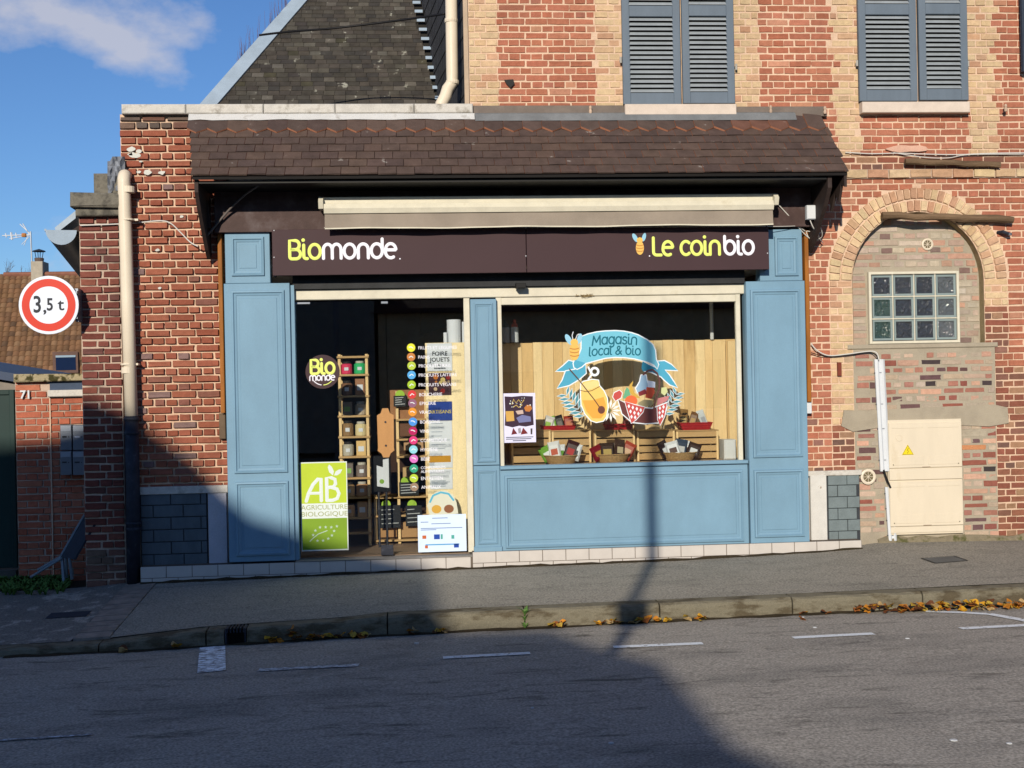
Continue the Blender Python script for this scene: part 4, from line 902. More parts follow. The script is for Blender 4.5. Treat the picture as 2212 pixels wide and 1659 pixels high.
def packet(x, y, z, w, h, col, rz, tilt, lab, grp, label_col=None, lean=.2):
    m = flat('packet_%d_%d_%d' % col, K(*col), .4); t = thing('packet', lab, 'packet', (x,y,z), grp)
    M_ = Matrix.Rotation(rz,3,'Z') @ Matrix.Rotation(tilt,3,'Y') @ Matrix.Rotation(-lean,3,'X')
    def put(pts, nm, mm):
        mb = MB(); vs = [Vector((x,y,z)) + M_ @ Vector(p) for p in pts[0]]; mb.add(vs, pts[1]); return mb.build(nm, mm, t)
    d = w*.17
    vs = [(-w/2,0,0),(w/2,0,0),(w/2,0,h),(-w/2,0,h),(-w*.4,-d,h*.14),(w*.4,-d,h*.14),(w*.38,-d,h*.8),(-w*.38,-d,h*.8),(-w*.4,d,h*.14),(w*.4,d,h*.14),(w*.38,d,h*.8),(-w*.38,d,h*.8)]
    put((vs,[(4,5,6,7),(0,1,5,4),(1,2,6,5),(2,3,7,6),(3,0,4,7),(11,10,9,8),(8,9,1,0),(9,10,2,1),(10,11,3,2),(11,8,0,3)]), 'pouch', m)
    if label_col: put(([(-w*.28,-d-.0015,h*.28),(w*.28,-d-.0015,h*.28),(w*.28,-d-.0015,h*.6),(-w*.28,-d-.0015,h*.6)],[(0,1,2,3)]), 'pouch_label', flat('plabel_%d_%d_%d' % label_col, K(*label_col), .5))
def fill(bk, cols, lab, grp):
    x,y,z,r = bk
    for i,(c,lc) in enumerate(cols):
        a = -.85+1.7*i/max(len(cols)-1,1); packet(x+r*a*.75, y+random.uniform(-.5,.15)*r, z-.05, r*random.uniform(.6,.85), r*random.uniform(.8,1.25), c, random.uniform(-.4,.4), a*.45+random.uniform(-.2,.2), lab, grp, lc)
fill(basket(1212,76,'wicker basket heaped with white and green packets'), [((120,170,60),(240,240,230)),((236,232,224),(200,90,60)),((238,236,230),(110,160,60)),((60,24,24),(180,40,40)),((230,226,220),(80,80,80))], 'packet in the basket of white and green packets', 'packets in the left basket')
fill(basket(1322,78,'wicker basket of dark red and brown packets'), [((130,24,34),(190,150,60)),((60,40,30),(190,160,90)),((90,66,40),(214,190,120)),((70,48,36),(200,180,140)),((176,70,48),(224,180,140))], 'packet in the basket of dark red and brown packets', 'packets in the middle basket')
fill(basket(1467,76,'wicker basket of dark bars with white labels'), [((52,36,32),(230,226,220)),((230,228,224),(90,60,50)),((58,70,86),(210,205,196)),((236,234,230),(120,90,70)),((64,44,36),(230,226,220))], 'packet in the basket of white-labelled bars', 'packets in the right basket')
def tray(u, wpx, lab, packs, plab):
    y = .5; c = W(u,920,y); w = wpx/2/(F/(DIST+y)); h = .075; z = zcr+.002; t = thing('red_tray', lab, 'basket', (c.x,y,z), 'red wicker trays on the crates')
    mb = MB(); d = .1; b = .82
    vs = [(c.x-w*b,y-d*b,z),(c.x+w*b,y-d*b,z),(c.x+w*b,y+d*b,z),(c.x-w*b,y+d*b,z),(c.x-w,y-d,z+h),(c.x+w,y-d,z+h),(c.x+w,y+d,z+h),(c.x-w,y+d,z+h)]
    mb.add(vs,[(3,2,1,0),(0,1,5,4),(1,2,6,5),(2,3,7,6),(3,0,4,7)]); mb.build('tray_body', REDW, t)
    for k in range(3):
        f = .3+.33*k; g = b+(1-b)*f; mb = MB(); mb.tube([(c.x-w*g,y-d*g,z+h*f),(c.x+w*g,y-d*g,z+h*f),(c.x+w*g,y+d*g,z+h*f),(c.x-w*g,y+d*g,z+h*f),(c.x-w*g,y-d*g,z+h*f)], .006, 5); mb.build('woven_band', REDW, t)
    for i,(cc,lc) in enumerate(packs): packet(c.x-w*.7+1.4*w*i/(len(packs)-1), y, z+.02, w*random.uniform(.45,.6), random.uniform(.13,.21), cc, random.uniform(-.3,.3), random.uniform(-.35,.35), plab, 'packets in red trays', lc)
tray(1205,74,'red wicker tray on the left crates holding green and black packets',[((222,214,204),(150,190,70)),((140,190,70),(230,230,210)),((40,34,32),(120,110,100)),((170,60,40),(210,120,80))],'packet standing in left red tray')
tray(1335,60,'red wicker tray half hidden behind the window decal',[((150,40,40),(200,120,80)),((120,30,34),(190,90,70))],'packet in the red tray behind window decal')
tray(1500,72,'red wicker tray on the right crate holding brown packets and white bottle',[((150,110,60),(200,170,110)),((120,80,44),(190,150,90)),((170,130,76),(110,80,50)),((224,224,218),(180,180,180))],'packet standing in right red tray')
# two canisters on the partition edge
for u,col,l_ in ((1094,(168,160,160),'grey-labelled canister on the partition top by window post'),(1113,(222,222,218),'white-labelled canister with red cap on the partition top')):
    c = W(u,736,.55); t = thing('canister', l_, 'canister', (c.x,.66,bzt), 'canisters on the partition')
    MB().box(c.x-.001,c.x+.001,.6,.72,bzt-.02,bzt-.001).build('shelf_pin', PINE, t)
    MB().lathe([(.042,0),(.042,.15),(.036,.16)], (c.x,.62,bzt+.004), 16).build('body', flat('can_%d' % col[0], K(*col), .4), t)
    MB().lathe([(.034,.16),(.032,.19),(.018,.2),(.018,.235),(.012,.24)], (c.x,.62,bzt+.004), 16).build('cap', flat('can_cap_%d' % col[0], K(60,56,58) if col[0] < 200 else K(200,80,60), .4), t)
# shelf rack seen through the door
def pt(u, v, y): return W(u,v,y)
YRK = .75
rack = thing('shelf_rack', 'tall pine shelf rack of jars seen through the door', 'shelf', (X(768,1000,YRK),YRK,dzb))
rx_0, rx_1 = X(733,950,YRK), X(798,950,YRK); rzt = W(765,765,YRK).z
for xx,yy in ((rx_0,YRK),(rx_1-.03,YRK),(rx_0,YRK+.3),(rx_1-.03,YRK+.3)): MB().bbox(xx,xx+.03,yy,yy+.03,dzb-.01,rzt,.003).build('post', PINE, rack)
sv = (769,808,854,897,942,985,1031,1073,1117,1150); slev = []
for v in sv:
    z = W(765,v,YRK).z; slev.append(z); MB().bbox(rx_0-.01,rx_1+.01,YRK-.02,YRK+.33,z-.022,z,.003).build('shelf_board', PINE_X, rack)
JCOL = [((210,60,90),(50,170,100)),((120,84,60),(150,104,72)),((130,112,94),(176,156,130)),((140,108,72),(210,190,140)),((176,166,146),(214,174,112)),((112,100,90),(120,104,94)),((214,168,112),(204,150,100)),((204,154,104),(184,140,94))]
for k in range(1,9):
    z = slev[k]; cs = JCOL[(k-1) % 8]; tall = slev[k-1]-z-.05
    for j,fx in enumerate((.28,.72)):
        cx_ = rx_0+(rx_1-rx_0)*fx; col = cs[j]; m = flat('jar_%d_%d_%d' % col, K(*col,1.1), .5)
        lab = 'jar or box on the %s shelf of the tall rack, %s side' % (('top','second','third','fourth','fifth','sixth','seventh','lowest')[k-1], ('left','right')[j])
        if (k+j) % 3 == 0:
            t = thing('shelf_box', lab, 'box', (cx_,YRK+.1,z)); h = tall*random.uniform(.85,1.); MB().bbox(cx_-.05,cx_+.05,YRK-.01,YRK+.12,z+.001,z+h,.003).build('carton', m, t); MB().sheet([(cx_-.03,z+h*.3),(cx_+.03,z+h*.3),(cx_+.03,z+h*.65),(cx_-.03,z+h*.65)], YRK-.012).build('carton_label', PAPER if j else flat('greenlab', K(150,190,100)), t)
        else:
            t = thing('shelf_jar', lab, 'jar', (cx_,YRK+.1,z)); h = tall*random.uniform(.82,.98); MB().lathe([(.056,0),(.061,.01),(.061,h*.75),(.046,h*.84)], (cx_,YRK+.055,z+.001), 14).build('jar_body', m, t); MB().lathe([(.042,h*.84),(.044,h*.87),(.044,h),(.03,h+.003)], (cx_,YRK+.055,z+.001), 14).build('jar_lid', flat('lid%d' % j, K(210,200,180) if j else K(50,46,44)), t); MB().sheet([(cx_-.022,z+h*.3),(cx_+.022,z+h*.3),(cx_+.022,z+h*.55),(cx_-.022,z+h*.55)], YRK-.007).build('jar_label', PAPER, t)
# low dispenser shelf with signs, right of the rack
rk2 = thing('dispenser_rack', 'pine dispenser rack with chalk price boards behind the door', 'shelf', (X(870,1050,.85),.85,dzb))
a_,b_ = X(806,1000,.85), X(925,1000,.85)
for xx in (a_,X(857,1000,.85),b_-.03): MB().bbox(xx,xx+.03,.85,.88,dzb-.01,W(860,845 if xx > a_ else 1068,.85).z,.003).build('post', PINE, rk2)
for v,ua in ((905,857),(948,857),(985,857),(1072,806),(1112,806),(1165,806)): z = W(860,v,.85).z; MB().bbox(X(ua,1000,.85),b_,.82,1.2,z-.02,z,.003).build('shelf_board', PINE_X, rk2)
MB().bbox(X(843,900,.88),b_,.9,.92,W(880,905,.9).z,W(880,842,.9).z,.003).build('back_board', mat('cork_board', K(178,124,82), .8, bump=.2), rk2)
MB().box(a_+.03,b_-.03,1.2,1.22,dzb,W(860,910,1.2).z).build('rear_board', mat('dark_rear', K(70,48,36), .8), rk2)
CHALK = flat('chalk_board', K(42,44,46), .6); CHW = flat('chalk_white', K(205,205,200), .8)
ib = 0
for u0,v0,u1,v1 in ((850,855,878,878),(862,1042,905,1070),(820,1092,866,1140),(876,1092,912,1136)):
    q = R(u0,v0,u1,v1,.8); o = MB().bbox(q[0],q[1],.795,.803,q[2],q[3],.002).build('price_board', CHALK, rk2)
    for k in range(4):
        zz = q[3]-(q[3]-q[2])*(.2+.2*k); MB().stroke([(q[0]+.02,zz),(q[0]+(q[1]-q[0])*random.uniform(.5,.9),zz+.004)], .008, .793, .0006).build('chalk_line', CHW, o)
    p = W(u0+14,v0-2,.8); MB().disc(p.x,p.z,.05,.7965,16).build('lime_disc', flat('lime_disc', K(176,214,70)), rk2)
q = R(862,880,905,898,.86); 
for u0,v0,u1,v1,col in ((862,1128,905,1160,(196,150,100)),(820,1128,858,1160,(188,140,90)),(862,915,900,942,(120,80,56)),(872,950,915,972,(206,160,116)),(870,1010,910,1032,(214,176,120))):
    q = R(u0,v0,u1,v1,.9); o = tag(MB().bbox(q[0],q[1],.88,1.05,q[2],q[3],.006).build('product_bin', flat('bin_%d' % col[0], K(*col), .6)), '%s product bin on the dispenser rack' % {196:'tan',188:'dark tan',120:'chocolate brown',206:'pale peach',214:'straw yellow'}[col[0]], 'bin', 'bins on the dispenser rack')
q = R(806,985,845,1062,.6); t = thing('info_screen', 'black framed information board with white sheet inside the door', 'board', ((q[0]+q[1])/2,.62,q[2])); MB().bbox(q[0],q[1],.6,.63,q[2],q[3],.004).build('board_frame', flat('screen_black', K(34,34,36), .3), t)
MB().sheet([(q[0]+.035,q[2]+.06),(q[1]-.02,q[2]+.04),(q[1]-.02,q[3]-.03),(q[1]-.08,q[3]-.04),(q[0]+.1,q[3]-.12),(q[0]+.035,q[3]-.1)], .598).build('white_sheet', PAPER, t)
p = W(829,1040,.6); MB().disc(p.x-.02,p.z-.0,.025,.597,10).build('green_mark', flat('gmark', K(140,180,70)), t)
MB().tube([(q[0]+.05,.62,q[2]),(q[0]+.05,.62,dzb-.01)], .012, 6).build('board_leg', IRON, t); MB().tube([(q[1]-.05,.62,q[2]),(q[1]-.05,.62,dzb-.01)], .012, 6).build('board_leg', IRON, t)
# notice column: pine side of the window display with sheets pinned up
YN = .12
nb = thing('notice_board', 'narrow pine board carrying pinned notices right of the door', 'notice board', (X(960,900,YN),YN,dzb))
q = R(918,741,1012,1190,YN+.02); MB().bbox(q[0],q[1],YN+.02,YN+.05,q[2],q[3],.003).build('pine_panel', mat('bright_pine', K(250,222,170,1.), .7, var=.12, scale=15, stretch=(1,1,.14), bump=.1, rgb2=K(226,186,130,1.), cut=(.58,.8)), nb)
def sheet_px(nm, u0, v0, u1, v1, y, m, parent): q = R(u0,v0,u1,v1,y); MB().box(q[0],q[1],y,y+.0012,q[2],q[3]).build(nm, m, parent); return q
FOIRE = flat('dark_ink', K(48,58,66))
n1 = sheet_px('toy_fair_notice', 922,742,977,801,YN+.012,PAPER,nb)
for tx,v,s_ in (('FOIRE',768,.062),('JOUETS',781,.062),('4-5',791,.035),('novembre',797,.03)):
    text_mesh('print', tx, s_*.95, FOIRE, nb, X(950,v,YN), YN+.0105, W(950,v,YN).z, 'CENTER', bold=.0012)
sheet_px('night_poster', 925,806,975,853,YN+.012,flat('plum', K(74,46,54)),nb)
for i in range(10):
    p = W(random.uniform(930,970),random.uniform(812,848),YN+.011); MB().disc(p.x,p.z,random.uniform(.01,.03),YN+.0108-.0001*i,9).build('print_blob', flat('pb%d' % (i % 4), K(*((206,120,50),(226,190,150),(150,40,40),(230,200,120))[i % 4])), nb)
sheet_px('blue_notice', 925,868,977,908,YN+.012,flat('notice_blue', K(40,70,150)),nb)
text_mesh('print', 'ARTISANS', .05, flat('notice_gold', K(214,190,110)), nb, X(951,893,YN), YN+.0105, W(951,893,YN).z, 'CENTER', bold=.001)
sheet_px('white_notice', 926,910,978,1010,YN+.012,PAPER,nb); sheet_px('yellow_strip', 927,985,974,998,YN+.0108,flat('amber', K(214,150,40)),nb)
sheet_px('lower_notice', 928,1014,978,1056,YN+.012,PAPER,nb)
for i in range(12):
    v = 1018+i*3 if i > 6 else 915+i*9; a_ = W(932,v,YN); b_ = W(random.uniform(950,974),v,YN); MB().box(a_.x,b_.x,YN+.0108,YN+.0115,a_.z-.004,a_.z+.002).build('print', flat('grey_ink', K(150,160,170)), nb)
for u0,v0,u1,l_ in ((965,692,996,'wide rolled white paper tube standing on the notice board'),(957,720,966,'short narrow paper roll left of the wide tube'),(997,697,1006,'slim paper roll right of the wide tube')):
    a_ = X(u0,720,YN+.2); b_ = X(u1,720,YN+.2); zt = W((u0+u1)/2,v0,YN+.2).z; r = (b_-a_)/2; tag(MB().lathe([(r,0),(r,zt-q[3]),(r*.9,zt-q[3]+.002)], ((a_+b_)/2,YN+.02+r+.04,q[3]+.001), 18).build('paper_roll', PAPER), l_, 'paper roll', 'paper rolls above the notice board')
# ================================================================ DECALS ON THE GLASS (real stick-on sheets)
YG = -.0375
rd = thing('round_door_sticker', 'round aubergine shop sticker on the glass door', 'sticker', W(697,803,YG))
c = W(697,803,YG); rr = X(734,803,YG)-c.x
MB().disc(c.x,c.z,rr,YG,36).build('sticker_disc', PURPLE, rd)
def fit(text, x0, x1, z, m, parent, y, wgt=.19, each='letter'):
    s_ = (x1-x0)/width(text,1,-.03); mb = MB(); letters(mb, text, x0, z, s_, s_*wgt, y, -.03); return mb.build(each, m, parent)
fit('Bio', X(669,805,YG), X(724,805,YG), W(697,808,YG).z, LIME, rd, YG-.0015); fit('monde', X(668,820,YG), X(724,820,YG), W(697,822,YG).z, WLET, rd, YG-.0015)
MB().stroke([(c.x+rr*.72*math.cos(math.radians(a)),c.z+rr*.78*math.sin(math.radians(a))) for a in range(222,268,8)], .008, YG-.0012, .0004).build('arc_line', WLET, rd)
MB().stroke([(c.x+rr*.72*math.cos(math.radians(a)),c.z+rr*.78*math.sin(math.radians(a))) for a in range(274,322,8)], .008, YG-.0012, .0004).build('arc_line', LIME, rd)
# organic farming poster
ab = thing('organic_poster', 'lime green organic farming poster on the lower door glass', 'poster', W(700,1188,YG))
q = R(648,999,753,1188,YG); qx = lambda f: q[0]+(q[1]-q[0])*f; qz = lambda f: q[3]-(q[3]-q[2])*f
ABL = flat('organic_lime', K(206,222,62)); ABG = mat('organic_green', K(140,172,44), .5, var=.04, bump=0, fine=.03); ABW = flat('poster_white', K(244,246,232))
MB().box(q[0],q[1],YG-.002,YG+.002,q[2],q[3]).build('poster_sheet', ABW, ab)
MB().box(qx(.02),qx(.98),YG-.003,YG-.0021,qz(.465),qz(.012)).build('lime_field', ABL, ab); MB().box(qx(.02),qx(.98),YG-.003,YG-.0021,qz(.985),qz(.635)).build('green_field', ABG, ab)
sw = (q[1]-q[0])*.075
mb = MB(); mb.stroke([(qx(.12),qz(.435)),(qx(.17),qz(.35)),(qx(.27),qz(.25)),(qx(.38),qz(.19)),(qx(.44),qz(.185)),(qx(.44),qz(.435))], sw, YG-.0033, .001).stroke([(qx(.17),qz(.35)),(qx(.44),qz(.35))], sw*.8, YG-.0033, .0012)
mb.build('letter', ABW, ab)
mb = MB(); mb.stroke([(qx(.56),qz(.435)),(qx(.56),qz(.18)),(qx(.66),qz(.18)),(qx(.74),qz(.2)),(qx(.75),qz(.25)),(qx(.7),qz(.285)),(qx(.56),qz(.29))], sw, YG-.0033, .001).stroke([(qx(.66),qz(.288)),(qx(.78),qz(.31)),(qx(.82),qz(.36)),(qx(.78),qz(.415)),(qx(.68),qz(.435)),(qx(.56),qz(.435))], sw, YG-.0033, .0012)
mb.build('letter', ABW, ab)
for pts in ([(.7,.155),(.62,.12),(.59,.06),(.62,.03),(.68,.06),(.72,.11)],[(.72,.155),(.76,.11),(.83,.09),(.9,.09),(.86,.13),(.79,.155)]): MB().sheet([(qx(a),qz(b)) for a,b in pts], YG-.0034).build('leaf_mark', ABW, ab)
OL = flat('olive_ink', K(176,178,110))
text_mesh('print', 'AGRICULTURE', .066, OL, ab, qx(.5), YG-.0032, qz(.535), 'CENTER', 1.05); text_mesh('print', 'BIOLOGIQUE', .066, OL, ab, qx(.5), YG-.0032, qz(.61), 'CENTER', 1.17)
STARC = flat('pale_star', K(200,218,190))
for fx,fz in ((.4,.735),(.52,.735),(.64,.738),(.76,.728),(.3,.77),(.25,.82),(.7,.78),(.65,.83),(.57,.865),(.46,.885),(.34,.885)):
    r = .017; MB().sheet([(qx(fx)+r*(1 if k % 2 == 0 else .42)*math.sin(2*PI*k/10), qz(fz)+r*(1 if k % 2 == 0 else .42)*math.cos(2*PI*k/10)) for k in range(10)], YG-.0034).build('star', STARC, ab)
MB().stroke([(qx(.18),qz(.89)),(qx(.26),qz(.85)),(qx(.36),qz(.81)),(qx(.55),qz(.775))], .008, YG-.0034, .0004).build('leaf_vein', STARC, ab)
# category list
cl = thing('category_list', 'column of coloured dots with white lettering on the side pane', 'sticker', W(900,1056,YG))
ITEMS = [(888,751,'FRUITS ET LEGUMES',(240,232,60)),(888,771,'PAINS',(206,130,66)),(889,790,'PRODUITS FRAIS',(190,206,70)),(889,810,'PRODUITS LAITIERS',(90,170,220)),(889,831,'PRODUITS VEGANS',(170,200,50)),(890,852,'BOUCHERIE',(222,60,60)),(891,871,'EPICERIE',(150,100,120)),(891,890,'VRAC',(236,150,50)),(892,911,'BOISSONS',(80,150,220)),(892,931,'VINS',(190,30,90)),(893,951,'COSMETIQUE',(228,60,120)),(893,971,'HYGIÈNE',(150,214,220)),(894,991,'BÉBÉ',(226,120,190)),(894,1012,'COMPLEMENTS',(50,160,120)),(894,1033,'ENTRETIEN',(190,210,60)),(895,1052,'ANIMAUX',(160,130,104))]
for k,(u,v,tx,col) in enumerate(ITEMS):
    p = W(u,v,YG); MB().disc(p.x,p.z,.042,YG,18).build('dot', flat('dot_%d' % k, K(*col,.9)), cl)
    MB().stroke([(p.x-.018,p.z+random.uniform(-.01,.01)),(p.x,p.z+.008),(p.x+.018,p.z-.004)], .009, YG-.0006, .0003).build('dot_symbol', flat('dotsym', K(250,250,240)), cl)
    p = W(u+15,v+4,YG); text_mesh('print', tx if tx != 'COMPLEMENTS' else 'COMPLEMENTS\nALIMENTAIRES', .046 if tx != 'COMPLEMENTS' else .038, WLET, cl, p.x, YG, p.z+(.012 if tx == 'COMPLEMENTS' else 0), 'LEFT', .94)
# honey and basket sticker low on the side pane
ls = thing('small_product_sticker', 'small cut-out sticker of honey and basket low on the side pane', 'sticker', W(955,1110,YG))
q = R(922,1060,990,1112,YG); qx = lambda f: q[0]+(q[1]-q[0])*f; qz = lambda f: q[3]-(q[3]-q[2])*f
MB().sheet([(qx(a),qz(b)) for a,b in ((.1,1),(.0,.6),(.12,.25),(.3,.05),(.6,.0),(.85,.2),(.95,.5),(1,.95),(.6,1))], YG).build('sticker_sheet', flat('stk_cream', K(232,226,196)), ls)
MB().stroke([(qx(.1),qz(.45)),(qx(.2),qz(.2)),(qx(.45),qz(.08)),(qx(.7),qz(.15)),(qx(.85),qz(.4))], .02, YG-.0006, .0004).build('ribbon', flat('ribbon_teal', K(96,178,196,.9)), ls)
for fx,col in ((.3,(226,172,70)),(.7,(150,96,64))): MB().sheet([(qx(fx+.16*math.cos(2*PI*k/14)),qz(.75+.17*math.sin(2*PI*k/14))) for k in range(14)], YG-.0007).build('food_blob', flat('fb%d' % col[0], K(*col)), ls)
# funding notice
fn = thing('funding_notice', 'white landscape notice with small flags at the foot of the side pane', 'poster', W(955,1188,YG))
q = R(902,1113,1008,1190,YG-.004); qx = lambda f: q[0]+(q[1]-q[0])*f; qz = lambda f: q[3]-(q[3]-q[2])*f
MB().box(q[0],q[1],YG-.004,YG-.0015,q[2],q[3]).build('notice_sheet', flat('bluish_paper', K(226,236,248,.9)), fn)
GI = flat('pale_blue_ink', K(130,150,190)); EUB = flat('flag_blue', K(40,80,170)); ORG = flat('flag_orange', K(216,110,60)); TEA = flat('flag_teal', K(90,180,160))
for a,b,c_ in ((.3,.62,.09),(.06,.22,.19),(.28,.68,.24),(.06,.92,.36),(.06,.38,.4)): MB().box(qx(a),qx(b),YG-.005,YG-.0041,qz(c_+.012),qz(c_-.008)).build('print', GI, fn)
for a,b,c_,d_,m in ((.09,.17,.55,.64,ORG),(.33,.45,.53,.66,EUB),(.47,.51,.53,.66,TEA),(.69,.75,.56,.66,TEA),(.15,.85,.79,.82,flat('band_blue', K(90,170,220))),(.14,.2,.82,.9,ORG),(.74,.84,.8,.9,EUB)): MB().box(qx(a),qx(b),YG-.0055,YG-.0042,qz(d_),qz(c_)).build('flag_mark', m, fn)
# poster in the window
YW = -.047
wp = thing('night_market_poster', 'portrait poster with dark starry picture taped inside the window', 'poster', W(1120,955,YW))
q = R(1084,850,1158,955,YW); qx = lambda f: q[0]+(q[1]-q[0])*f; qz = lambda f: q[3]-(q[3]-q[2])*f
MB().box(q[0],q[1],YW-.002,YW+.002,q[2],q[3]).build('poster_sheet', flat('poster_lilac', K(232,224,240,.9)), wp)
MB().sheet([(qx(a),qz(b)) for a,b in ((.08,.06),(.3,.07),(.6,.055),(.93,.07),(.92,.3),(.94,.65),(.7,.68),(.5,.66),(.3,.69),(.07,.65),(.09,.4))], YW-.0026).build('picture_field', flat('plum_field', K(66,46,62)), wp)
GOLD = flat('gold_ink', K(226,188,96))
for pts in ([(.3,.22),(.35,.12),(.42,.2),(.5,.13),(.58,.21),(.66,.14)],[(.34,.28),(.42,.24),(.5,.29),(.6,.24)]): MB().stroke([(qx(a),qz(b)) for a,b in pts], .008, YW-.0032, .0003).build('script_line', GOLD, wp)
for pts,col in (([(.1,.36),(.34,.36),(.36,.56),(.12,.57)],(230,176,90)),([(.66,.3),(.74,.24),(.86,.25),(.9,.32),(.82,.38),(.7,.37)],(214,130,60)),([(.4,.36),(.62,.34),(.64,.42),(.46,.43)],(224,190,170)),([(.42,.5),(.6,.44),(.85,.48),(.86,.58),(.5,.6)],(130,130,170)),([(.26,.84),(.32,.7),(.44,.82)],(120,40,46)),([(.54,.84),(.62,.7),(.76,.82)],(130,44,46)),([(.84,.72),(.9,.72),(.89,.84),(.84,.84)],(80,70,70)),([(.46,.72),(.54,.7),(.56,.8),(.48,.82)],(170,160,160))): MB().sheet([(qx(a),qz(b)) for a,b in pts], YW-.0033).build('picture_shape', flat('ps_%d_%d' % (col[0],col[1]), K(*col)), wp)
for i in range(14): MB().disc(qx(random.uniform(.12,.9)),qz(random.uniform(.09,.3)),random.uniform(.003,.009),YW-.0034,6).build('star', ABW, wp)
for a,b,c_ in ((.1,.92,.89),(.1,.86,.925),(.3,.7,.96)): MB().box(qx(a),qx(b),YW-.003,YW-.0021,qz(c_+.009),qz(c_-.006)).build('print', FOIRE, wp)
# large cut-out window decal
dc = thing('ribbon_window_decal', 'large cut-out decal of blue ribbon, honey jar and basket on the window', 'sticker', W(1335,918,YW))
DQ = lambda px,py,y=YW: (lambda w: (w.x,w.z))(W((2150+px/3.858)/1.8228,(1270+py/3.858)/1.8228,y))
TEAL = flat('ribbon_blue', K(122,196,210,.9)); TEAL2 = flat('ribbon_blue_shade', K(84,170,192,.9)); TEAL3 = flat('ribbon_fold', K(50,132,154,.9)); DW = flat('decal_white', K(246,246,240,.9)); INK = flat('ribbon_ink', K(34,112,126,.9))
lv = [0]
def D(nm, pts, m, out=0., par=None):
    P = [DQ(*p) for p in pts]; y = YW-.0004*lv[0]; lv[0] += 1
    if out:
        MB().stroke(P+[P[0]], out, y, .00005).build('white_edge', DW, par or dc); MB().sheet(P, y-.0001).build(nm, m, par or dc)
    else: MB().sheet(P, y).build(nm, m, par or dc)
def DS(nm, pts, w, m, par=None): y = YW-.0004*lv[0]; lv[0] += 1; MB().stroke([DQ(*p) for p in pts], w, y, .0002).build(nm, m, par or dc)
O = .022
D('ribbon_tail', [(345,580),(425,600),(430,700),(300,735),(150,740),(260,660)], TEAL2, O)
D('ribbon_tail', [(300,740),(440,715),(600,640),(605,770),(500,860),(350,950),(170,995),(250,880)], TEAL2, O)
D('ribbon_tail', [(1690,590),(1800,585),(1900,640),(2000,725),(1800,715),(1870,800),(1930,890),(1995,985),(1880,940),(1800,870),(1750,820),(1600,750),(1500,735),(1470,600),(1600,660),(1700,700)], TEAL2, O)
D('ribbon_fold', [(1465,590),(1670,700),(1475,745),(1448,690)], TEAL3)
D('ribbon_band', [(540,215),(640,180),(770,150),(900,135),(1050,130),(1180,138),(1300,162),(1400,195),(1530,265),(1620,340),(1655,420),(1668,560),(1705,640),(1690,700),(1640,640),(1560,600),(1450,570),(1350,545),(1200,525),(1050,520),(900,535),(750,575),(600,615),(540,670),(470,705),(430,680),(418,620),(440,560),(510,480),(540,400)], TEAL, O)
D('ribbon_shade', [(430,680),(418,620),(450,570),(600,615),(540,670),(470,705)], TEAL2)
def arcbase(x, x0, x1, k): t = (x-x0)/(x1-x0); return k*4*t*(1-t)
for tx,pa,pb,py,kk in (('Magasin',(690,335),(1385,320),0,.012),('local & bio',(640,500),(1440,480),0,.014)):
    a_ = DQ(*pa); b_ = DQ(*pb); s_ = (b_[0]-a_[0])/width(tx,1,.0); mb = MB(); y = YW-.0004*lv[0]; lv[0] += 2
    letters(mb, tx, a_[0], (a_[1]+b_[1])/2-.012, s_, s_*.15, y, 0, .08, lambda x: arcbase(x,a_[0],b_[0],kk)); mb.build('lettering', INK, dc)
bee((2150+430/3.858)/1.8228, (1270+130/3.858)/1.8228, (1270+580/3.858)/1.8228, YW-.0004*lv[0], dc, 0); lv[0] += 8
# ferns
FERN = flat('fern_teal', K(92,150,156,.9))
def fern(base, tip, n, ln, side=1):
    bx,by = base; tx_,ty = tip
    for k in range(n):
        f = (k+.5)/n; cx_,cy_ = bx+(tx_-bx)*f, by+(ty-by)*f; L_ = ln*(1-.5*abs(f-.4))
        for s_ in (-1,1):
            an = math.atan2(ty-by,tx_-bx)+s_*.95; ex_,ey = cx_+L_*math.cos(an), cy_+L_*math.sin(an); nx,ny = -math.sin(an)*L_*.13, math.cos(an)*L_*.13
            D('leaflet', [(cx_,cy_),(cx_+(ex_-cx_)*.5+nx,cy_+(ey-cy_)*.5+ny),(ex_,ey),(cx_+(ex_-cx_)*.5-nx,cy_+(ey-cy_)*.5-ny)], FERN, .012, dc)
fern((600,1440),(290,1080),7,200); fern((1780,1420),(1990,1060),6,170)
# ring, flower
y = YW-.0004*lv[0]; lv[0] += 2
MB().stroke([DQ(735+55*math.cos(a*PI/9),745+55*math.sin(a*PI/9)) for a in range(19)], .024, y, .0002).stroke([DQ(640,680),DQ(690,790),DQ(640,860)], .018, y-.0003, .0002).build('white_ring', DW, dc)
PET = flat('petal', K(248,242,226,.9))
for k in range(13):
    a = 2*PI*k/13; D('petal', [(965+30*math.cos(a),1335+30*math.sin(a)),(965+110*math.cos(a-.17),1335+110*math.sin(a-.17)),(965+175*math.cos(a),1335+175*math.sin(a)),(965+110*math.cos(a+.17),1335+110*math.sin(a+.17))], PET)
D('flower_heart', [(965+24*math.cos(2*PI*k/10),1335+24*math.sin(2*PI*k/10)) for k in range(10)], flat('heart', K(120,120,80)))
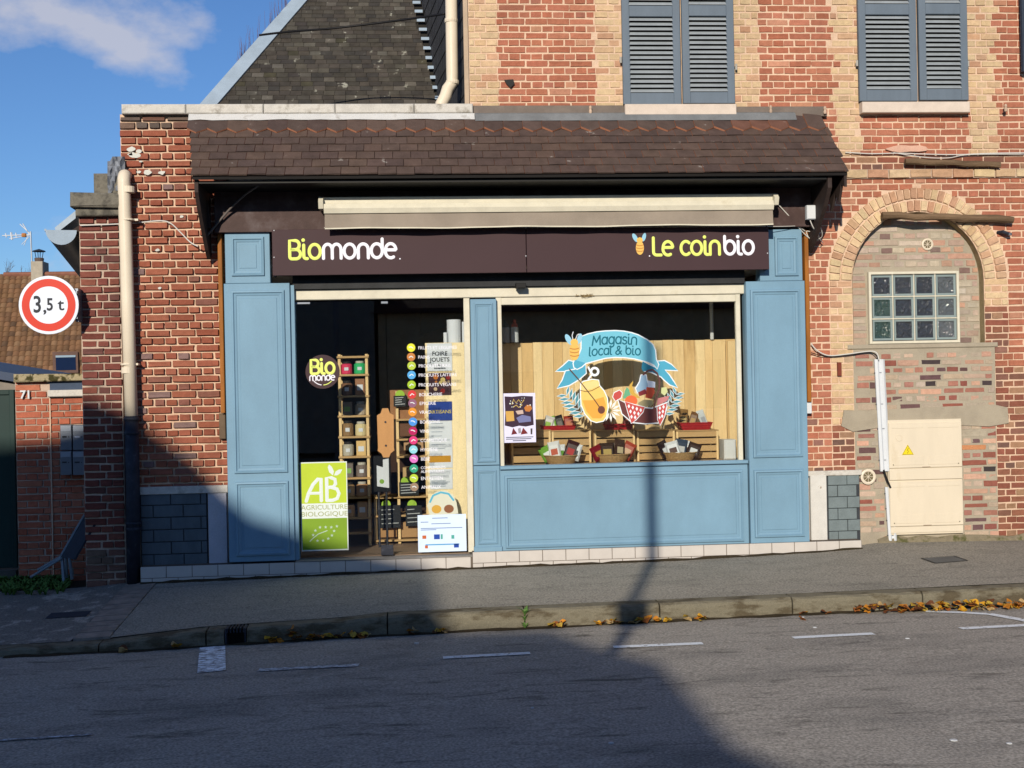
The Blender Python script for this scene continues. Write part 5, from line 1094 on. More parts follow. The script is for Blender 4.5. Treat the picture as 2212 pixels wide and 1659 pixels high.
# honey jar
D('jar', [(530,930),(560,900),(700,870),(790,880),(800,960),(870,1040),(920,1150),(930,1300),(905,1430),(860,1490),(760,1510),(680,1485),(590,1380),(535,1240),(525,1080)], flat('jar_glass', K(250,206,110,.9)), O)
D('honey', [(545,1180),(700,1180),(870,1130),(905,1250),(885,1390),(830,1455),(700,1455),(610,1350)], flat('honey', K(244,172,72,.9)))
D('jar_neck', [(525,950),(600,905),(740,880),(800,905),(805,960),(690,1010),(535,1035)], flat('neck', K(250,218,140,.9)))
DS('jar_string', [(520,1030),(600,1050),(690,1035),(810,970)], .007, flat('string', K(140,100,60)))
DS('dipper_stick', [(350,705),(470,840),(550,945),(640,1060),(720,1160),(800,1275)], .01, flat('stick', K(104,76,60)))
D('dipper_head', [(835+55*math.cos(2*PI*k/14),1325+60*math.sin(2*PI*k/14)) for k in range(14)], flat('dipper', K(124,74,60)))
# basket of food
D('cloth', [(1030,1070),(1110,1030),(1150,1070),(1130,1140),(1050,1190),(1010,1130)], flat('gingham_red', K(206,84,76,.9)), .016)
D('food', [(1440,800),(1510,800),(1520,880),(1560,1000),(1540,1060),(1380,1060),(1360,1000),(1420,900)], flat('milk_blue', K(166,196,214)), O)
for pts,col in (([(1540,880),(1650,900),(1650,990),(1540,980)],(226,228,232)),([(1520,980),(1630,990),(1645,1060),(1590,1160),(1500,1140)],(206,84,56)),([(1390,1060),(1500,1010),(1530,1080),(1410,1120)],(140,50,56)),([(1745,990),(1820,980),(1840,1050),(1790,1110),(1740,1070)],(214,214,150)),([(1160,1150),(1190,1040),(1220,980),(1265,1030),(1275,1120),(1230,1160)],(110,176,130)),([(1320,880),(1300,960),(1330,1060),(1430,1150),(1330,1140),(1260,1050),(1260,950)],(218,172,74)),([(1690,1150),(1870,1110),(1830,1190),(1670,1270)],(206,130,126)),([(1390,1220),(1480,1170),(1610,1180),(1620,1240),(1500,1290),(1400,1275)],(166,150,108))): D('food', pts, flat('food_%d_%d' % (col[0],col[1]), K(*col,.9)))
D('food', [(1285+95*math.cos(2*PI*k/16),1190+85*math.sin(2*PI*k/16)) for k in range(16)], flat('tomato', K(238,112,64,.9)))
D('basket_body', [(1090,1170),(1200,1225),(1400,1290),(1600,1310),(1850,1210),(1790,1400),(1720,1515),(1500,1530),(1300,1510),(1150,1380)], flat('decal_wicker', K(112,62,58,.9)), O)
DS('basket_handle', [(1470,790),(1540,730),(1610,715),(1680,770),(1715,880),(1710,1000),(1670,1120),(1630,1300)], .017, flat('decal_handle', K(112,72,66,.9)))
for poly,cs in (([(1190,1200),(1340,1250),(1490,1285),(1460,1360),(1350,1480),(1290,1530),(1250,1400)],[(1250,1270),(1310,1290),(1370,1310),(1430,1330),(1275,1350),(1335,1370),(1395,1385),(1290,1430),(1345,1440)]),([(1680,1280),(1825,1225),(1790,1420),(1720,1560),(1690,1480)],[(1720,1300),(1775,1280),(1715,1370),(1765,1350),(1715,1440),(1755,1420)])):
    D('cloth', poly, flat('gingham_red', None), .014)
    mb = MB(); y = YW-.0004*lv[0]; lv[0] += 1
    for cx_,cy_ in cs: mb.sheet([DQ(cx_,cy_-32),DQ(cx_+19,cy_),DQ(cx_,cy_+32),DQ(cx_-19,cy_)], y)
    mb.build('gingham_checks', DW, dc)
# ================================================================ PIPES, WIRES AND FITTINGS ON THE WALLS
def pipe(name, lab, cat, parts, loc): 
    t = thing(name, lab, cat, loc)
    for nm, pts, r, m in parts: MB().tube(pts, r, 14).build(nm, m, t, smooth=True)
    return t
a_ = W(268,395,-.1); b_ = W(284,903,-.1); c_ = W(286,905,-.1); d_ = W(289,1262,-.1)
r_ = .062
dp = thing('cream_downpipe', 'cream plastic downpipe on the brick wing, ending in a black iron shoe', 'downpipe', (b_.x,-.1,-.05))
MB().tube([(a_.x,-.02,a_.z+.085),(a_.x,-.07,a_.z+.075),(a_.x,-.1,a_.z+.04),(a_.x,-.1,a_.z),((a_.x+b_.x)/2,-.1,(a_.z+b_.z)/2),(b_.x,-.1,b_.z)], r_, 16).build('pipe', PVC, dp, smooth=True)
MB().tube([(b_.x,-.1,b_.z+.02),(b_.x,-.1,.8),(d_.x,-.1,interp(ZW,d_.x)-.02)], .068, 14).build('iron_pipe', IRON, dp, smooth=True)
for v in (905,935,1130,1142): z = W(287,v,-.1).z; MB().lathe([(.076,-.014),(.08,0),(.076,.014)], (b_.x+.002,-.1,z), 16).build('iron_collar', IRON, dp)
for v in (475,787): p = W(276,v,-.1); MB().lathe([(.067,-.008),(.069,0),(.067,.008)], (p.x,-.1,p.z), 16).build('pipe_clip', PVC, dp); MB().box(p.x+.06,p.x+.1,-.11,.0,p.z-.01,p.z+.01).build('clip_lug', PVC, dp)
for v in (410,800): p = W(277,v,-.1); MB().lathe([(.064,-.03),(.0655,-.028),(.0655,.028),(.064,.03)], (p.x,-.1,p.z), 16).build('pipe_socket', PVC, dp)
def wire(lab, pts, r, m, cat='cable', n=6, name='cable'):
    P = [Vector(p) for p in pts]; Q = []
    for i in range(len(P)-1):      # catmull-rom
        p0,p1,p2,p3 = P[max(i-1,0)],P[i],P[i+1],P[min(i+2,len(P)-1)]
        for k in range(6):
            t = k/6.; Q.append(.5*((2*p1)+(p2-p0)*t+(2*p0-5*p1+4*p2-p3)*t*t+(3*p1-p0-3*p2+p3)*t*t*t))
    Q.append(P[-1]); return tag(MB().tube(Q, r, n).build(name, m, smooth=True), lab, cat)
WIREW = flat('white_cable', K(232,222,206), .5); WIREG = flat('grey_cable', K(120,108,100), .5); WIREB = flat('black_cable', K(36,34,34), .5)
wire('thin white cable crossing the brick wing past the downpipe', [W(173,487,-.03),W(255,484,-.03),W(300,481,-.03),W(345,477,-.03),W(368,482,-.03),W(390,502,-.03),W(412,524,-.05),W(428,532,-.1)], .007, WIREW)
wire('grey cable rising under the canopy end', [W(443,514,-.2),W(470,482,-.24),W(500,448,-.28),W(530,420,-.4),W(562,398,-.55)], .011, WIREG)
wire('white cable looping from junction box to batten', [W(1750,476,-.3),W(1757,492,-.28),W(1768,508,-.2),W(1765,520,-.13),W(1745,512,-.13),W(1722,488,-.17)], .006, WIREW)
wire('pale cable tangle under the junction box', [W(1760,475,-.3),W(1772,490,-.28),W(1775,512,-.2),W(1752,518,-.13),W(1742,500,-.13),W(1760,505,-.14),W(1778,525,-.05)], .005, WIREW)
wire('white cable sagging from awning end down to shopfront', [W(1676,436,-.24),W(1700,462,-.2),W(1724,487,-.17),W(1740,500,-.13)], .006, WIREW)
wire('thin white cable along the top of the shop sign', [W(700,492,-.32),W(900,491,-.33),W(1150,491,-.33),W(1400,490,-.33),W(1600,489,-.33),W(1690,489,-.25),W(1740,487,-.14)], .0035, WIREW)
wire('white cable pinned along the string course', [W(1826,329,-.03),W(1880,332,-.03),W(1940,331,-.03),W(2000,333,-.03),W(2070,334,-.03),W(2150,331,-.03),W(2260,330,-.03)], .006, WIREW)
wire('second white cable drooping below the pinned one', [W(1930,330,-.03),W(1975,337,-.03),W(2010,341,-.03),W(2050,341,-.03),W(2095,334,-.03),W(2212,333,-.03)], .005, WIREW)
wire('pale cable running from the batten to the white trunking', [W(1752,742,-.05),W(1765,757,-.05),W(1790,768,-.04),W(1830,765,-.04),W(1875,759,-.04),W(1893,762,-.05),W(1899,778,-.06)], .007, WIREW)
wire('dark cable under the pale one beside the arch', [W(1752,762,-.04),W(1775,768,-.04),W(1800,770,-.03),W(1840,766,-.03),W(1880,761,-.035),W(1896,772,-.05)], .005, WIREB)
wire('dark cable bridging the two white trunkings', [W(1909,1015,-.05),W(1914,1030,-.05),W(1920,1045,-.05),W(1924,1054,-.05)], .01, WIREB)
def trunk(u0,v0,u1,v1,wpx,lab):
    a_ = W(u0,v0,-.03); b_ = W(u1,v1,-.03); w = wpx/2/209.; mb = MB(); prof = [(-w,-.008),(-w,-.03),(-w*.5,-.042),(-w*.2,-.03),(w*.25,-.03),(w*.6,-.045),(w,-.03),(w,-.008)]
    vs = [(a_.x+px,py,a_.z) for px,py in prof]+[(b_.x+px,py,b_.z) for px,py in prof]; n = len(prof)
    mb.add(vs, [(i,n+i,n+i+1,i+1) for i in range(n-1)]+[tuple(range(n)),tuple(range(2*n-1,n-1,-1))])
    t = thing('cable_trunking', lab, 'trunking', (b_.x,-.02,b_.z), 'white cable trunkings'); mb.build('channel', WHITE, t)
    for f in (.12,.4,.62,.9): p = a_.lerp(b_,f); MB().box(p.x-w-.006,p.x+w+.006,-.03,-.003,p.z-.004,p.z+.004).build('clip', METAL, t)
trunk(1900,776,1913,1018,22,'long upper white cable trunking left of the cream cabinet'); trunk(1921,1052,1929,1168,18,'short lower white cable trunking reaching the pavement')
# junction box
q = R(1741,444,1769,474,-.3); t = thing('junction_box', 'white plastic junction box under the right end of canopy', 'box', (q[0],-.12,q[2])); MB().bbox(q[0],q[1],-.33,-.27,q[2],q[3],.008).build('cover', WHITE, t); MB().bbox(q[0]+.02,q[1]-.02,-.269,-.0,q[2]+.02,q[3]-.02,.002).build('back_plate', WHITE, t)
# vents
for u,v,r,y,lab in ((2003,528,.062,.1,'round cream vent grille high in the bricked-up arch'),(1875,1030,.08,-.02,'round cream vent beside the grey dado slates')):
    p = W(u,v,y); t = thing('wall_vent', lab, 'vent', (p.x,y,p.z-r)); MB().lathe([(r*.66,0),(r*.66,-.01),(r*.8,-.016),(r,-.01),(r,.01)], (p.x,y,p.z), 24, 'y').build('vent_ring', PVC, t); MB().disc(p.x,p.z,r*.75,y-.004,20).build('vent_back', flat('vent_dark', K(120,104,74)), t)
    for k in range(4): a = k*PI/4; MB().box(-.5,.5,0,1,-.5,.5) if False else None; dx,dz = math.cos(a)*r*.73, math.sin(a)*r*.73; MB().tube([(p.x-dx,y-.008,p.z-dz),(p.x+dx,y-.008,p.z+dz)], .0028, 4).build('vent_spoke', PVC, t)
# weathered timbers and iron bits
OLDW = mat('old_timber', K(124,98,72), .9, var=.45, scale=16, stretch=(.15,1,1), bump=1., bscale=50)
for u0,v0,u1,v1,lab in ((1905,466,2188,474,'weathered round timber lying across the arch top'),(1955,349,2160,356,'weathered split timber fixed above the string course')):
    a_ = W(u0,v0,-.07); b_ = W(u1,v1,-.07); pts = [a_.lerp(b_,k/8)+Vector((0,0,.006*math.sin(k*2.1))) for k in range(9)]; mb = MB(); mb.tube(pts, .036 if v0 > 400 else .03, 9)
    mb.v = [(x,y,z+random.uniform(-.006,.006)) for x,y,z in mb.v]; tag(mb.build('old_timber', OLDW), lab, 'timber', 'weathered timbers on the wall')
PORC = mat('porcelain', K(214,180,150), .5)
for u,v,lab in ((1275,237,'wall hook above canopy, left of the first shutters'),(1664,236,'wall hook above canopy, right of the first shutters'),(1781,238,'wall hook beyond the canopy end'),(2171,233,'wall hook beside the right-hand shutters')):
    p = W(u,v,-.06); t = thing('wall_hook', lab, 'hook', (p.x,-.06,p.z-.04)); MB().lathe([(.006,-.045),(.014,-.04),(.017,-.02),(.012,0),(.016,.015),(.01,.035)], (p.x,-.075,p.z), 10).build('insulator', PORC, t); MB().tube([(p.x,-.075,p.z-.03),(p.x,-.06,p.z-.05),(p.x,.0,p.z-.045)], .006, 6).build('pin', IRON, t)
p = W(2170,503,-.05); t = thing('broken_bracket', 'small broken black bracket on the wall right of the arch', 'bracket', (p.x,-.04,p.z)); MB().tube([(p.x-.05,-.0,p.z+.01),(p.x-.02,-.06,p.z+.01),(p.x+.04,-.07,p.z-.015)], .018, 7).build('bracket_arm', IRON, t); MB().lathe([(.02,0),(.024,.02),(.01,.03)], (p.x+.045,-.07,p.z-.03), 8).build('bracket_end', METAL, t)
q = R(1809,783,1818,812,-.02); tag(MB().bbox(q[0],q[1],-.03,.0,q[2],q[3],.004).build('iron_anchor', mat('rust_red', K(140,70,52), .8)), 'rust-red iron wall anchor on the left arch jamb', 'anchor')
a_ = W(2209,-20,-.06); b_ = W(2213,156,-.06); tag(MB().tube([(b_.x,-.07,b_.z),(b_.x,-.07,7.3)], .04, 10).build('dark_downpipe', mat('dark_blue_pipe', K(48,58,72), .5)), 'dark grey downpipe at the far right of the upper wall', 'downpipe')
# glass blocks
gb = thing('glass_block_window', 'cream framed window of twelve wavy glass blocks in the arch', 'window', ((GB[0]+GB[1])/2,.08,GB[2]))
fx = .028; bw = (GB[1]-GB[0]-2*fx)/4; bh = (GB[3]-GB[2]-2*fx)/3
mb = MB(); y0 = .05
mb.bbox(GB[0],GB[0]+fx,y0,.15,GB[2],GB[3],.004).bbox(GB[1]-fx,GB[1],y0,.15,GB[2],GB[3],.004).bbox(GB[0]+fx,GB[1]-fx,y0,.15,GB[3]-fx,GB[3],.004).bbox(GB[0]+fx,GB[1]-fx,y0,.15,GB[2],GB[2]+fx,.004)
mb.build('frame', CREAM, gb)
for i in range(1,4): MB().bbox(GB[0]+fx+bw*i-.006,GB[0]+fx+bw*i+.006,y0+.008,.15,GB[2]+fx,GB[3]-fx,.002).build('joint_bar', CREAM, gb)
for i in range(1,3): MB().bbox(GB[0]+fx,GB[1]-fx,y0+.007,.15,GB[2]+fx+bh*i-.006,GB[2]+fx+bh*i+.006,.002).build('joint_bar', CREAM, gb)
def block_glass():
    m = bpy.data.materials.new('glass_block'); m.use_nodes = True; t = m.node_tree; b = t.nodes['Principled BSDF']
    g = N(t,'ShaderNodeNewGeometry'); n = N(t,'ShaderNodeTexNoise',Scale=16.,Detail=3.,Distortion=1.2); t.links.new(g.outputs['Position'],n.inputs['Vector'])
    bp = N(t,'ShaderNodeBump',Strength=1.,Distance=.03); t.links.new(n.outputs['Fac'],bp.inputs['Height']); t.links.new(bp.outputs[0],b.inputs['Normal'])
    oi = N(t,'ShaderNodeObjectInfo'); t.links.new(oi.outputs['Color'],b.inputs['Base Color'])
    b.inputs['Roughness'].default_value = .06; b.inputs['Specular IOR Level'].default_value = .7; return m
BG_ = block_glass(); EDGEG = flat('block_edge', K(150,160,152), .3)
for i in range(4):
    for j in range(3):
        x0 = GB[0]+fx+bw*i+.007; x1 = x0+bw-.014; z0 = GB[2]+fx+bh*j+.007; z1 = z0+bh-.014; mb = MB()
        P = [(0,.004),(.004,-.002),(.022,-.004),(.026,-.001),(.04,-.006)]
        vs = []; 
        for ins,h in P: vs += [(x0+ins,y0+.02-h-.01,z0+ins),(x1-ins,y0+.02-h-.01,z0+ins),(x1-ins,y0+.02-h-.01,z1-ins),(x0+ins,y0+.02-h-.01,z1-ins)]
        for k in range(len(P)-1):
            mb.mi = 1 if k < 2 else 0
            for s_ in range(4): w_ = (s_+1) % 4; mb.add([vs[4*k+s_],vs[4*k+w_],vs[4*k+4+w_],vs[4*k+4+s_]],[(0,1,2,3)])
        mb.mi = 0; n = 4*(len(P)-1); mb.add(vs[n:n+4],[(0,1,2,3)])
        o = mb.build('glass_block', [BG_,EDGEG], gb); c_ = (.03,.034,.04) if not (i == 0 and j < 2) else (.03,.055,.048)
        if i == 3: c_ = (.075,.085,.09)
        o.color = (*c_,1)
# electricity cabinet
CABM = mat('cabinet_cream', K(244,223,190), .55, var=.05, scale=3, bump=.04, fine=.04, rgb2=K(222,198,160), cut=(.6,.8), stretch=(2,1,.5))
x0,x1,z0,z1 = CB; cab = thing('electric_cabinet', 'cream plastic electricity meter cabinet with yellow hazard triangle', 'cabinet', ((x0+x1)/2,-.04,z0))
MB().bbox(x0,x1,-.035,.1,z0,z1,.006).build('cabinet_body', CABM, cab)
cz = lambda v: W(2000,v,-.06).z
for nm,va,vb in (('upper_door',913,1010),('middle_panel',1012,1036),('lower_door',1040,1136)):
    za,zb2 = cz(vb),cz(va); d = MB().bbox(x0+.006,x1-.006,-.05,-.03,za,zb2,.004).build(nm, CABM, cab)
    if nm != 'middle_panel':
        for a,b in ((.05,.47),(.53,.95)):
            for f0,f1 in ((.88,.94),(.06,.26)) : MB().bbox(x0+(x1-x0)*a,x0+(x1-x0)*b,-.0525,-.049,za+(zb2-za)*f0,za+(zb2-za)*f1,.003).build('raised_rib', CABM, d)
        for f in (.06,.94): MB().lathe([(.007,0),(.006,-.004)], (x0+(x1-x0)*f,-.05,za+.035), 8, 'y').build('lock_screw', flat('lock', K(120,110,90)), d)
        MB().box(x0+(x1-x0)*.45,x0+(x1-x0)*.56,-.0508,-.0495,za+.003,za+.009).build('finger_slot', flat('slot', K(150,120,96)), d)
        if nm == 'upper_door': ud = d
MB().box(x0+.01,x1-.01,-.046,-.0355,cz(1137),cz(1150)).build('base_strip', CABM, cab)
p = W(1942,946,-.05); MB().lathe([(.034,0),(.034,-.004),(.03,-.005),(.03,-.002)], (p.x,-.05,p.z), 20, 'y').build('round_lock', CABM, ud)
p = W(1961,973,-.052); h = .05; tri = MB().prism([(p.x-.062,p.z-.045),(p.x+.062,p.z-.045),(p.x,p.z+.06)], -.0535, -.05).build('hazard_triangle', flat('hazard_yellow', K(246,214,40,.9)), ud)
MB().stroke([(p.x-.055,p.z-.04),(p.x+.055,p.z-.04),(p.x,p.z+.052),(p.x-.055,p.z-.04)], .006, -.0537, .0002).stroke([(p.x+.004,p.z+.022),(p.x-.006,p.z-.002),(p.x+.006,p.z-.004),(p.x-.003,p.z-.028)], .005, -.0539, .0002).build('hazard_print', BLACK, ud)
# ================================================================ LEFT SIDE: CORNICE, GUTTER, ROAD SIGN, GATE
cn = thing('stone_cornice', 'crumbling grey stone cornice capping the dark brick corner', 'cornice', (-3.2,0,zl_top))
q = R(151,417,262,448,-.12); mb = MB(); mb.bbox(q[0],q[1],-.14,.4,q[2],q[3],.015); mb.v = [(x+random.uniform(-.008,.008),y,z+random.uniform(-.012,.012)) for x,y,z in mb.v]; mb.build('upper_moulding', GREYST, cn)
q2 = R(163,449,262,466,-.07); MB().bbox(q2[0],q2[1],-.08,.4,q2[2],q2[3]+.004,.01).build('lower_moulding', GREYST, cn)
q3 = R(201,374,240,416,-.05); mb = MB(); mb.bbox(q3[0],q3[1]+.1,-.05,.3,q[3]-.01,q3[3],.02); mb.build('stone_block', GREYST, cn)
mb = MB()   # crumpled lead
g = 7; vs = [tuple(W(232+38*i/g, 338+74*j/g + (10 if i < 2 else 0), -.06+.03*math.sin(i*1.9+j*1.3)*random.uniform(.4,1))) for i in range(g+1) for j in range(g+1)]
mb.add(vs, [(i*(g+1)+j,i*(g+1)+j+1,(i+1)*(g+1)+j+1,(i+1)*(g+1)+j) for i in range(g) for j in range(g)]); mb.build('lead_flashing', LEAD, cn)
# gutter and roof edge running back along the side of the wing
gd = Vector((-.19,.98,0)).normalized(); g0 = W(132,497,.05); gs = gd.cross(Vector((0,0,1))).normalized(); gr = .145
gt = thing('zinc_gutter', 'half-round zinc gutter running back from the dark brick corner', 'gutter', tuple(g0))
mb = MB(); vs = []; nn = 13; K2 = 16
for k in range(K2+1):
    p = g0 + gd*(6.*k/K2)
    for j in range(nn): a = PI+PI*j/(nn-1); vs.append(p+gs*math.cos(a)*gr+Vector((0,0,math.sin(a)*gr)))
mb.add(vs, [(k*nn+j,(k+1)*nn+j,(k+1)*nn+j+1,k*nn+j+1) for k in range(K2) for j in range(nn-1)]); mb.build('trough', mat('dull_zinc', K(104,112,114), .5, var=.25, scale=5, metal=.3, bump=.2), gt, smooth=True)
MB().add([tuple(g0+gs*math.cos(PI+PI*j/14)*gr+Vector((0,0,math.sin(PI+PI*j/14)*gr))-gd*.004) for j in range(15)],[tuple(range(15))]).build('end_cap', ZINC, gt)
MB().tube([g0-gs*gr, g0-gs*gr+gd*6], .012, 8).build('rolled_edge', ZINC, gt)
# wing side wall and roof verge behind
va, vb_ = W(118,492,.12), W(163,455,.12)
wr = thing('wing_roof', 'dark tiled lean-to roof behind the brick corner with zinc verge', 'roof', tuple(va))
mb = MB(); mb.quad(va,vb_,vb_+Vector((0,0,-.075)),va+Vector((.02,0,-.05))); mb.quad(va,va+gd*5.8,vb_+gd*5.8,vb_); mb.build('zinc_verge', ZINC, wr)
mb = MB(); a2 = va+Vector((.06,.02,-.09)); b2 = vb_+Vector((.06,.02,-.12)); mb.quad(a2,b2,b2+Vector((0,0,-.05)),a2+Vector((.03,0,-.05))); mb.build('dark_verge_board', BRK, wr)
mb = MB(); c0 = Vector((XL+.02,.3,0)); e = c0+gd*6; mb.quad(Vector((c0.x,c0.y,-.3)),Vector((e.x,e.y,-.3)),Vector((e.x,e.y,3.6)),Vector((c0.x,c0.y,3.6))); mb.build('side_wall', MORTAR_D, wr)
for k in range(7):
    p = g0+gd*(.1+k*.35)+gs*(-.0)+Vector((.15,0,.0)); MB().box(p.x,p.x+.25,p.y,p.y+.06,p.z-.05,p.z+.02).build('rafter_end', BRK, wr)
# weight limit road sign on a wall bracket
sg = thing('weight_limit_sign', 'round red-bordered road sign reading 3,5 t beside the brick corner', 'road sign', tuple(W(105,724,-.2)))
c = W(105.5,659,-.2); rr = (X(170,659,-.2)-X(40.5,659,-.2))/2
RED = flat('sign_red', K(222,60,40,.9), .35); SWH = flat('sign_white', K(238,238,240,.9), .35)
MB().lathe([(rr*.97,.012),(rr,.008),(rr,-.003),(rr*.985,-.004)], (c.x,-.2,c.z), 48, 'y').build('sign_plate', SWH, sg)
def ring(r0, r1, y, m, nm):
    mb = MB(); n = 48; mb.add([(c.x+r*math.cos(2*PI*k/n),y,c.z+r*math.sin(2*PI*k/n)) for k in range(n) for r in (r0,r1)],[(2*k,2*k+1,(2*k+3) % (2*n),(2*k+2) % (2*n)) for k in range(n)]); mb.build(nm, m, sg)
ring(rr*.64, rr*.9, -.2052, RED, 'red_border')
SI = flat('sign_ink', K(62,62,66))
text_mesh('number', '3', .225, SI, sg, c.x-.15, -.2055, c.z-.068, 'LEFT', .78, bold=.004); text_mesh('number', ',', .16, SI, sg, c.x-.055, -.2055, c.z-.068, 'LEFT', bold=.004); text_mesh('number', '5', .165, SI, sg, c.x-.022, -.2055, c.z-.05, 'LEFT', .8, bold=.004); text_mesh('number', 't', .165, SI, sg, c.x+.085, -.2055, c.z-.05, 'LEFT', 1.05, bold=.002)
for z in (.12,-.12): MB().box(c.x+.02,XL+.02,-.188,-.15,c.z+z-.015,c.z+z+.015).build('bracket_bar', METAL, sg)
MB().box(XL-.01,XL+.02,-.15,.05,c.z-.16,c.z+.16).build('wall_plate', METAL, sg)
# gate pier
YG2 = .6
gp = thing('gate_pier', 'red brick gate pier numbered 71 with mossy stone cap', 'gate pier', (X(110,1240,YG2),YG2,-.1))
g0x, g1x, g2x = X(35,1000,YG2), X(111,1000,YG2), X(200,1000,YG2); gzt_ = W(100,823,YG2).z; gz2 = W(140,856,YG2).z; gzb_ = -.13
MB().box(g0x,g2x,YG2+.012,YG2+.35,gzb_-.1,gzt_).build('pier_core', MORTAR_D, gp)
def ivp(z, i):
    return [(g0x,g2x,'P')]
gpb = lay(ivp, gzb_, gzt_, .0702, .225, .012, PAL, phase=.02, stag=.004)
gpb = [b for b in gpb if not (b[1] > g1x and b[3] > gz2+.07)]
emit(gp, gpb, YG2, .022)
MB().box(g1x,g2x,YG2-.006,YG2+.01,gz2+.06,gzt_-.002).build('blue_gap_board', mat('slate_blue', K(70,84,104), .6), gp)
q = R(29,809,182,823,YG2-.06); mb = MB(); mb.bbox(q[0],g2x,YG2-.07,YG2+.4,q[2],q[3],.012); mb.v = [(x,y,z+random.uniform(-.008,.008)) for x,y,z in mb.v]; mb.build('stone_cap', mat('mossy_stone', K(190,170,130), .95, var=.3, scale=12, bump=.9, rgb2=K(70,64,34), cut=(.48,.58)), gp)
q = R(103,843,182,856,YG2-.05); MB().bbox(q[0],g2x,YG2-.06,YG2+.02,q[2],q[3],.008).build('lower_cap', STONE, gp)
MB().box(g1x-.006,g1x+.006,YG2-.012,YG2+.012,gzb_,gz2).build('vertical_joint', MORTAR, gp)
p = W(57,852,YG2); text_mesh('number', '71', .115, WHITE, gp, p.x, YG2-.022, p.z-.04, 'CENTER', 1., depth=.006, bold=.003)
# letterboxes
for i,(u0,u1) in enumerate(((130,156),(157,184))):
    for j,(v0,v1) in enumerate(((918,972),(974,1026))):
        q = R(u0,v0,u1,v1,YG2-.1); t = thing('letterbox', '%s grey steel letterbox, %s the pier corner' % (('upper','lower')[j],('farther from','nearer to')[1-i] if False else ('away from','next to')[i]), 'letterbox', ((q[0]+q[1])/2,YG2-.1,q[2]), 'letterboxes on the gate pier')
        MB().bbox(q[0]+.001,q[1]-.001,YG2-.11,YG2-.001,q[2]+.001,q[3]-.001,.003).build('box_body', METAL, t)
        h = q[3]-q[2]; MB().bbox(q[0]+.006,q[1]-.006,YG2-.114,YG2-.109,q[2]+h*.74,q[3]-.012,.002).build('slot_flap', flat('flap', K(178,180,182), .4), t)
        MB().box(q[0]+.02,q[1]-.05,YG2-.1125,YG2-.109,q[2]+h*.5,q[2]+h*.56).build('name_plate', flat('nplate', K(60,60,60)) if not (i and j == 0) else PAPER, t)
        MB().lathe([(.006,0),(.005,-.004)], (q[1]-.03,YG2-.11,q[2]+h*.52), 8, 'y').build('lock', IRON, t)
# green gate, dark awning roof beyond
GREENM = mat('dark_green_sheet', K(34,58,52), .5, var=.15, scale=3, bump=.05)
gg = thing('green_gate', 'dark green sheet metal gate left of the numbered pier', 'gate', (X(0,1200,.8),.8,-.1)); x0 = -7.5; x1 = X(36,1000,.8); z1 = W(18,842,.8).z; z0 = W(18,1226,.8).z
MB().bbox(x0,x1,.78,.8,z0,z1,.004).build('gate_sheet', GREENM, gg); MB().bbox(x1-.05,x1-.002,.76,.779,z0,z1,.003).bbox(x0,x1-.05,.76,.779,z1-.05,z1-.002,.003).build('gate_frame', GREENM, gg)
MB().box(x0,x1,.7,.95,-.3,z0-.02).build('gate_sill', mat('sill_concrete', K(96,90,80), .9, bump=.4), gg)
sh2 = thing('shed_roof', 'dark slate-blue sloping shed roof behind the green gate', 'roof', (X(0,800,2),2,1.8)); mb = MB(); a_ = W(-260,760,1.6); b_ = W(62,815,1.6); 
mb.prism([(a_.x,a_.z),(b_.x+.3,b_.z-.04),(b_.x+.3,b_.z-.13),(a_.x,a_.z-.09)], 1.6, 4.5); mb.build('roof_sheet', mat('slate_blue_sheet', K(66,78,98), .5, bump=.1), sh2)
mb = MB(); mb.prism([(a_.x,a_.z-.1),(b_.x+.2,b_.z-.14),(b_.x+.2,b_.z-.5),(a_.x,a_.z-.5)], 1.7, 4.4); mb.build('shed_wall', mat('shed_board', K(150,136,120), .8, bump=.2), sh2)
# folded grey metal board leaning in the corner
fb2 = thing('folded_metal_board', 'grey folding metal board lying with its legs up in corner weeds', 'board', tuple(W(140,1240,.25)))
A, B, C_, D_ = W(184,1112,.3), W(129,1204,.3), W(160,1208,.0), W(206,1128,.0)
mb = MB(); nrm = (B-A).cross(D_-A).normalized()*.02; vs = [A,B,C_,D_]; mb.add([tuple(p) for p in vs]+[tuple(p-nrm) for p in vs],[(0,1,2,3),(7,6,5,4),(0,4,5,1),(1,5,6,2),(2,6,7,3),(3,7,4,0)]); mb.build('board_panel', mat('dark_grey_panel', K(62,68,76), .5), fb2)
GM = mat('galvanised_bar', K(150,160,164), .45, metal=.3)
for nm,a_,b_ in (('edge_bar',W(183,1112,.29),W(130,1204,.29)),('foot_bar',W(132,1202,.29),W(82,1231,.35)),('foot_bar',W(134,1205,.2),W(66,1247,.2)),('leg',W(134,1206,.24),W(138,1258,.2)),('leg',W(142,1205,.2),W(144,1247,.25)),('leg',W(150,1206,.1),W(156,1251,.15))):
    MB().tube([a_,b_], .013 if nm != 'leg' else .016, 7).build(nm, GM, fb2)
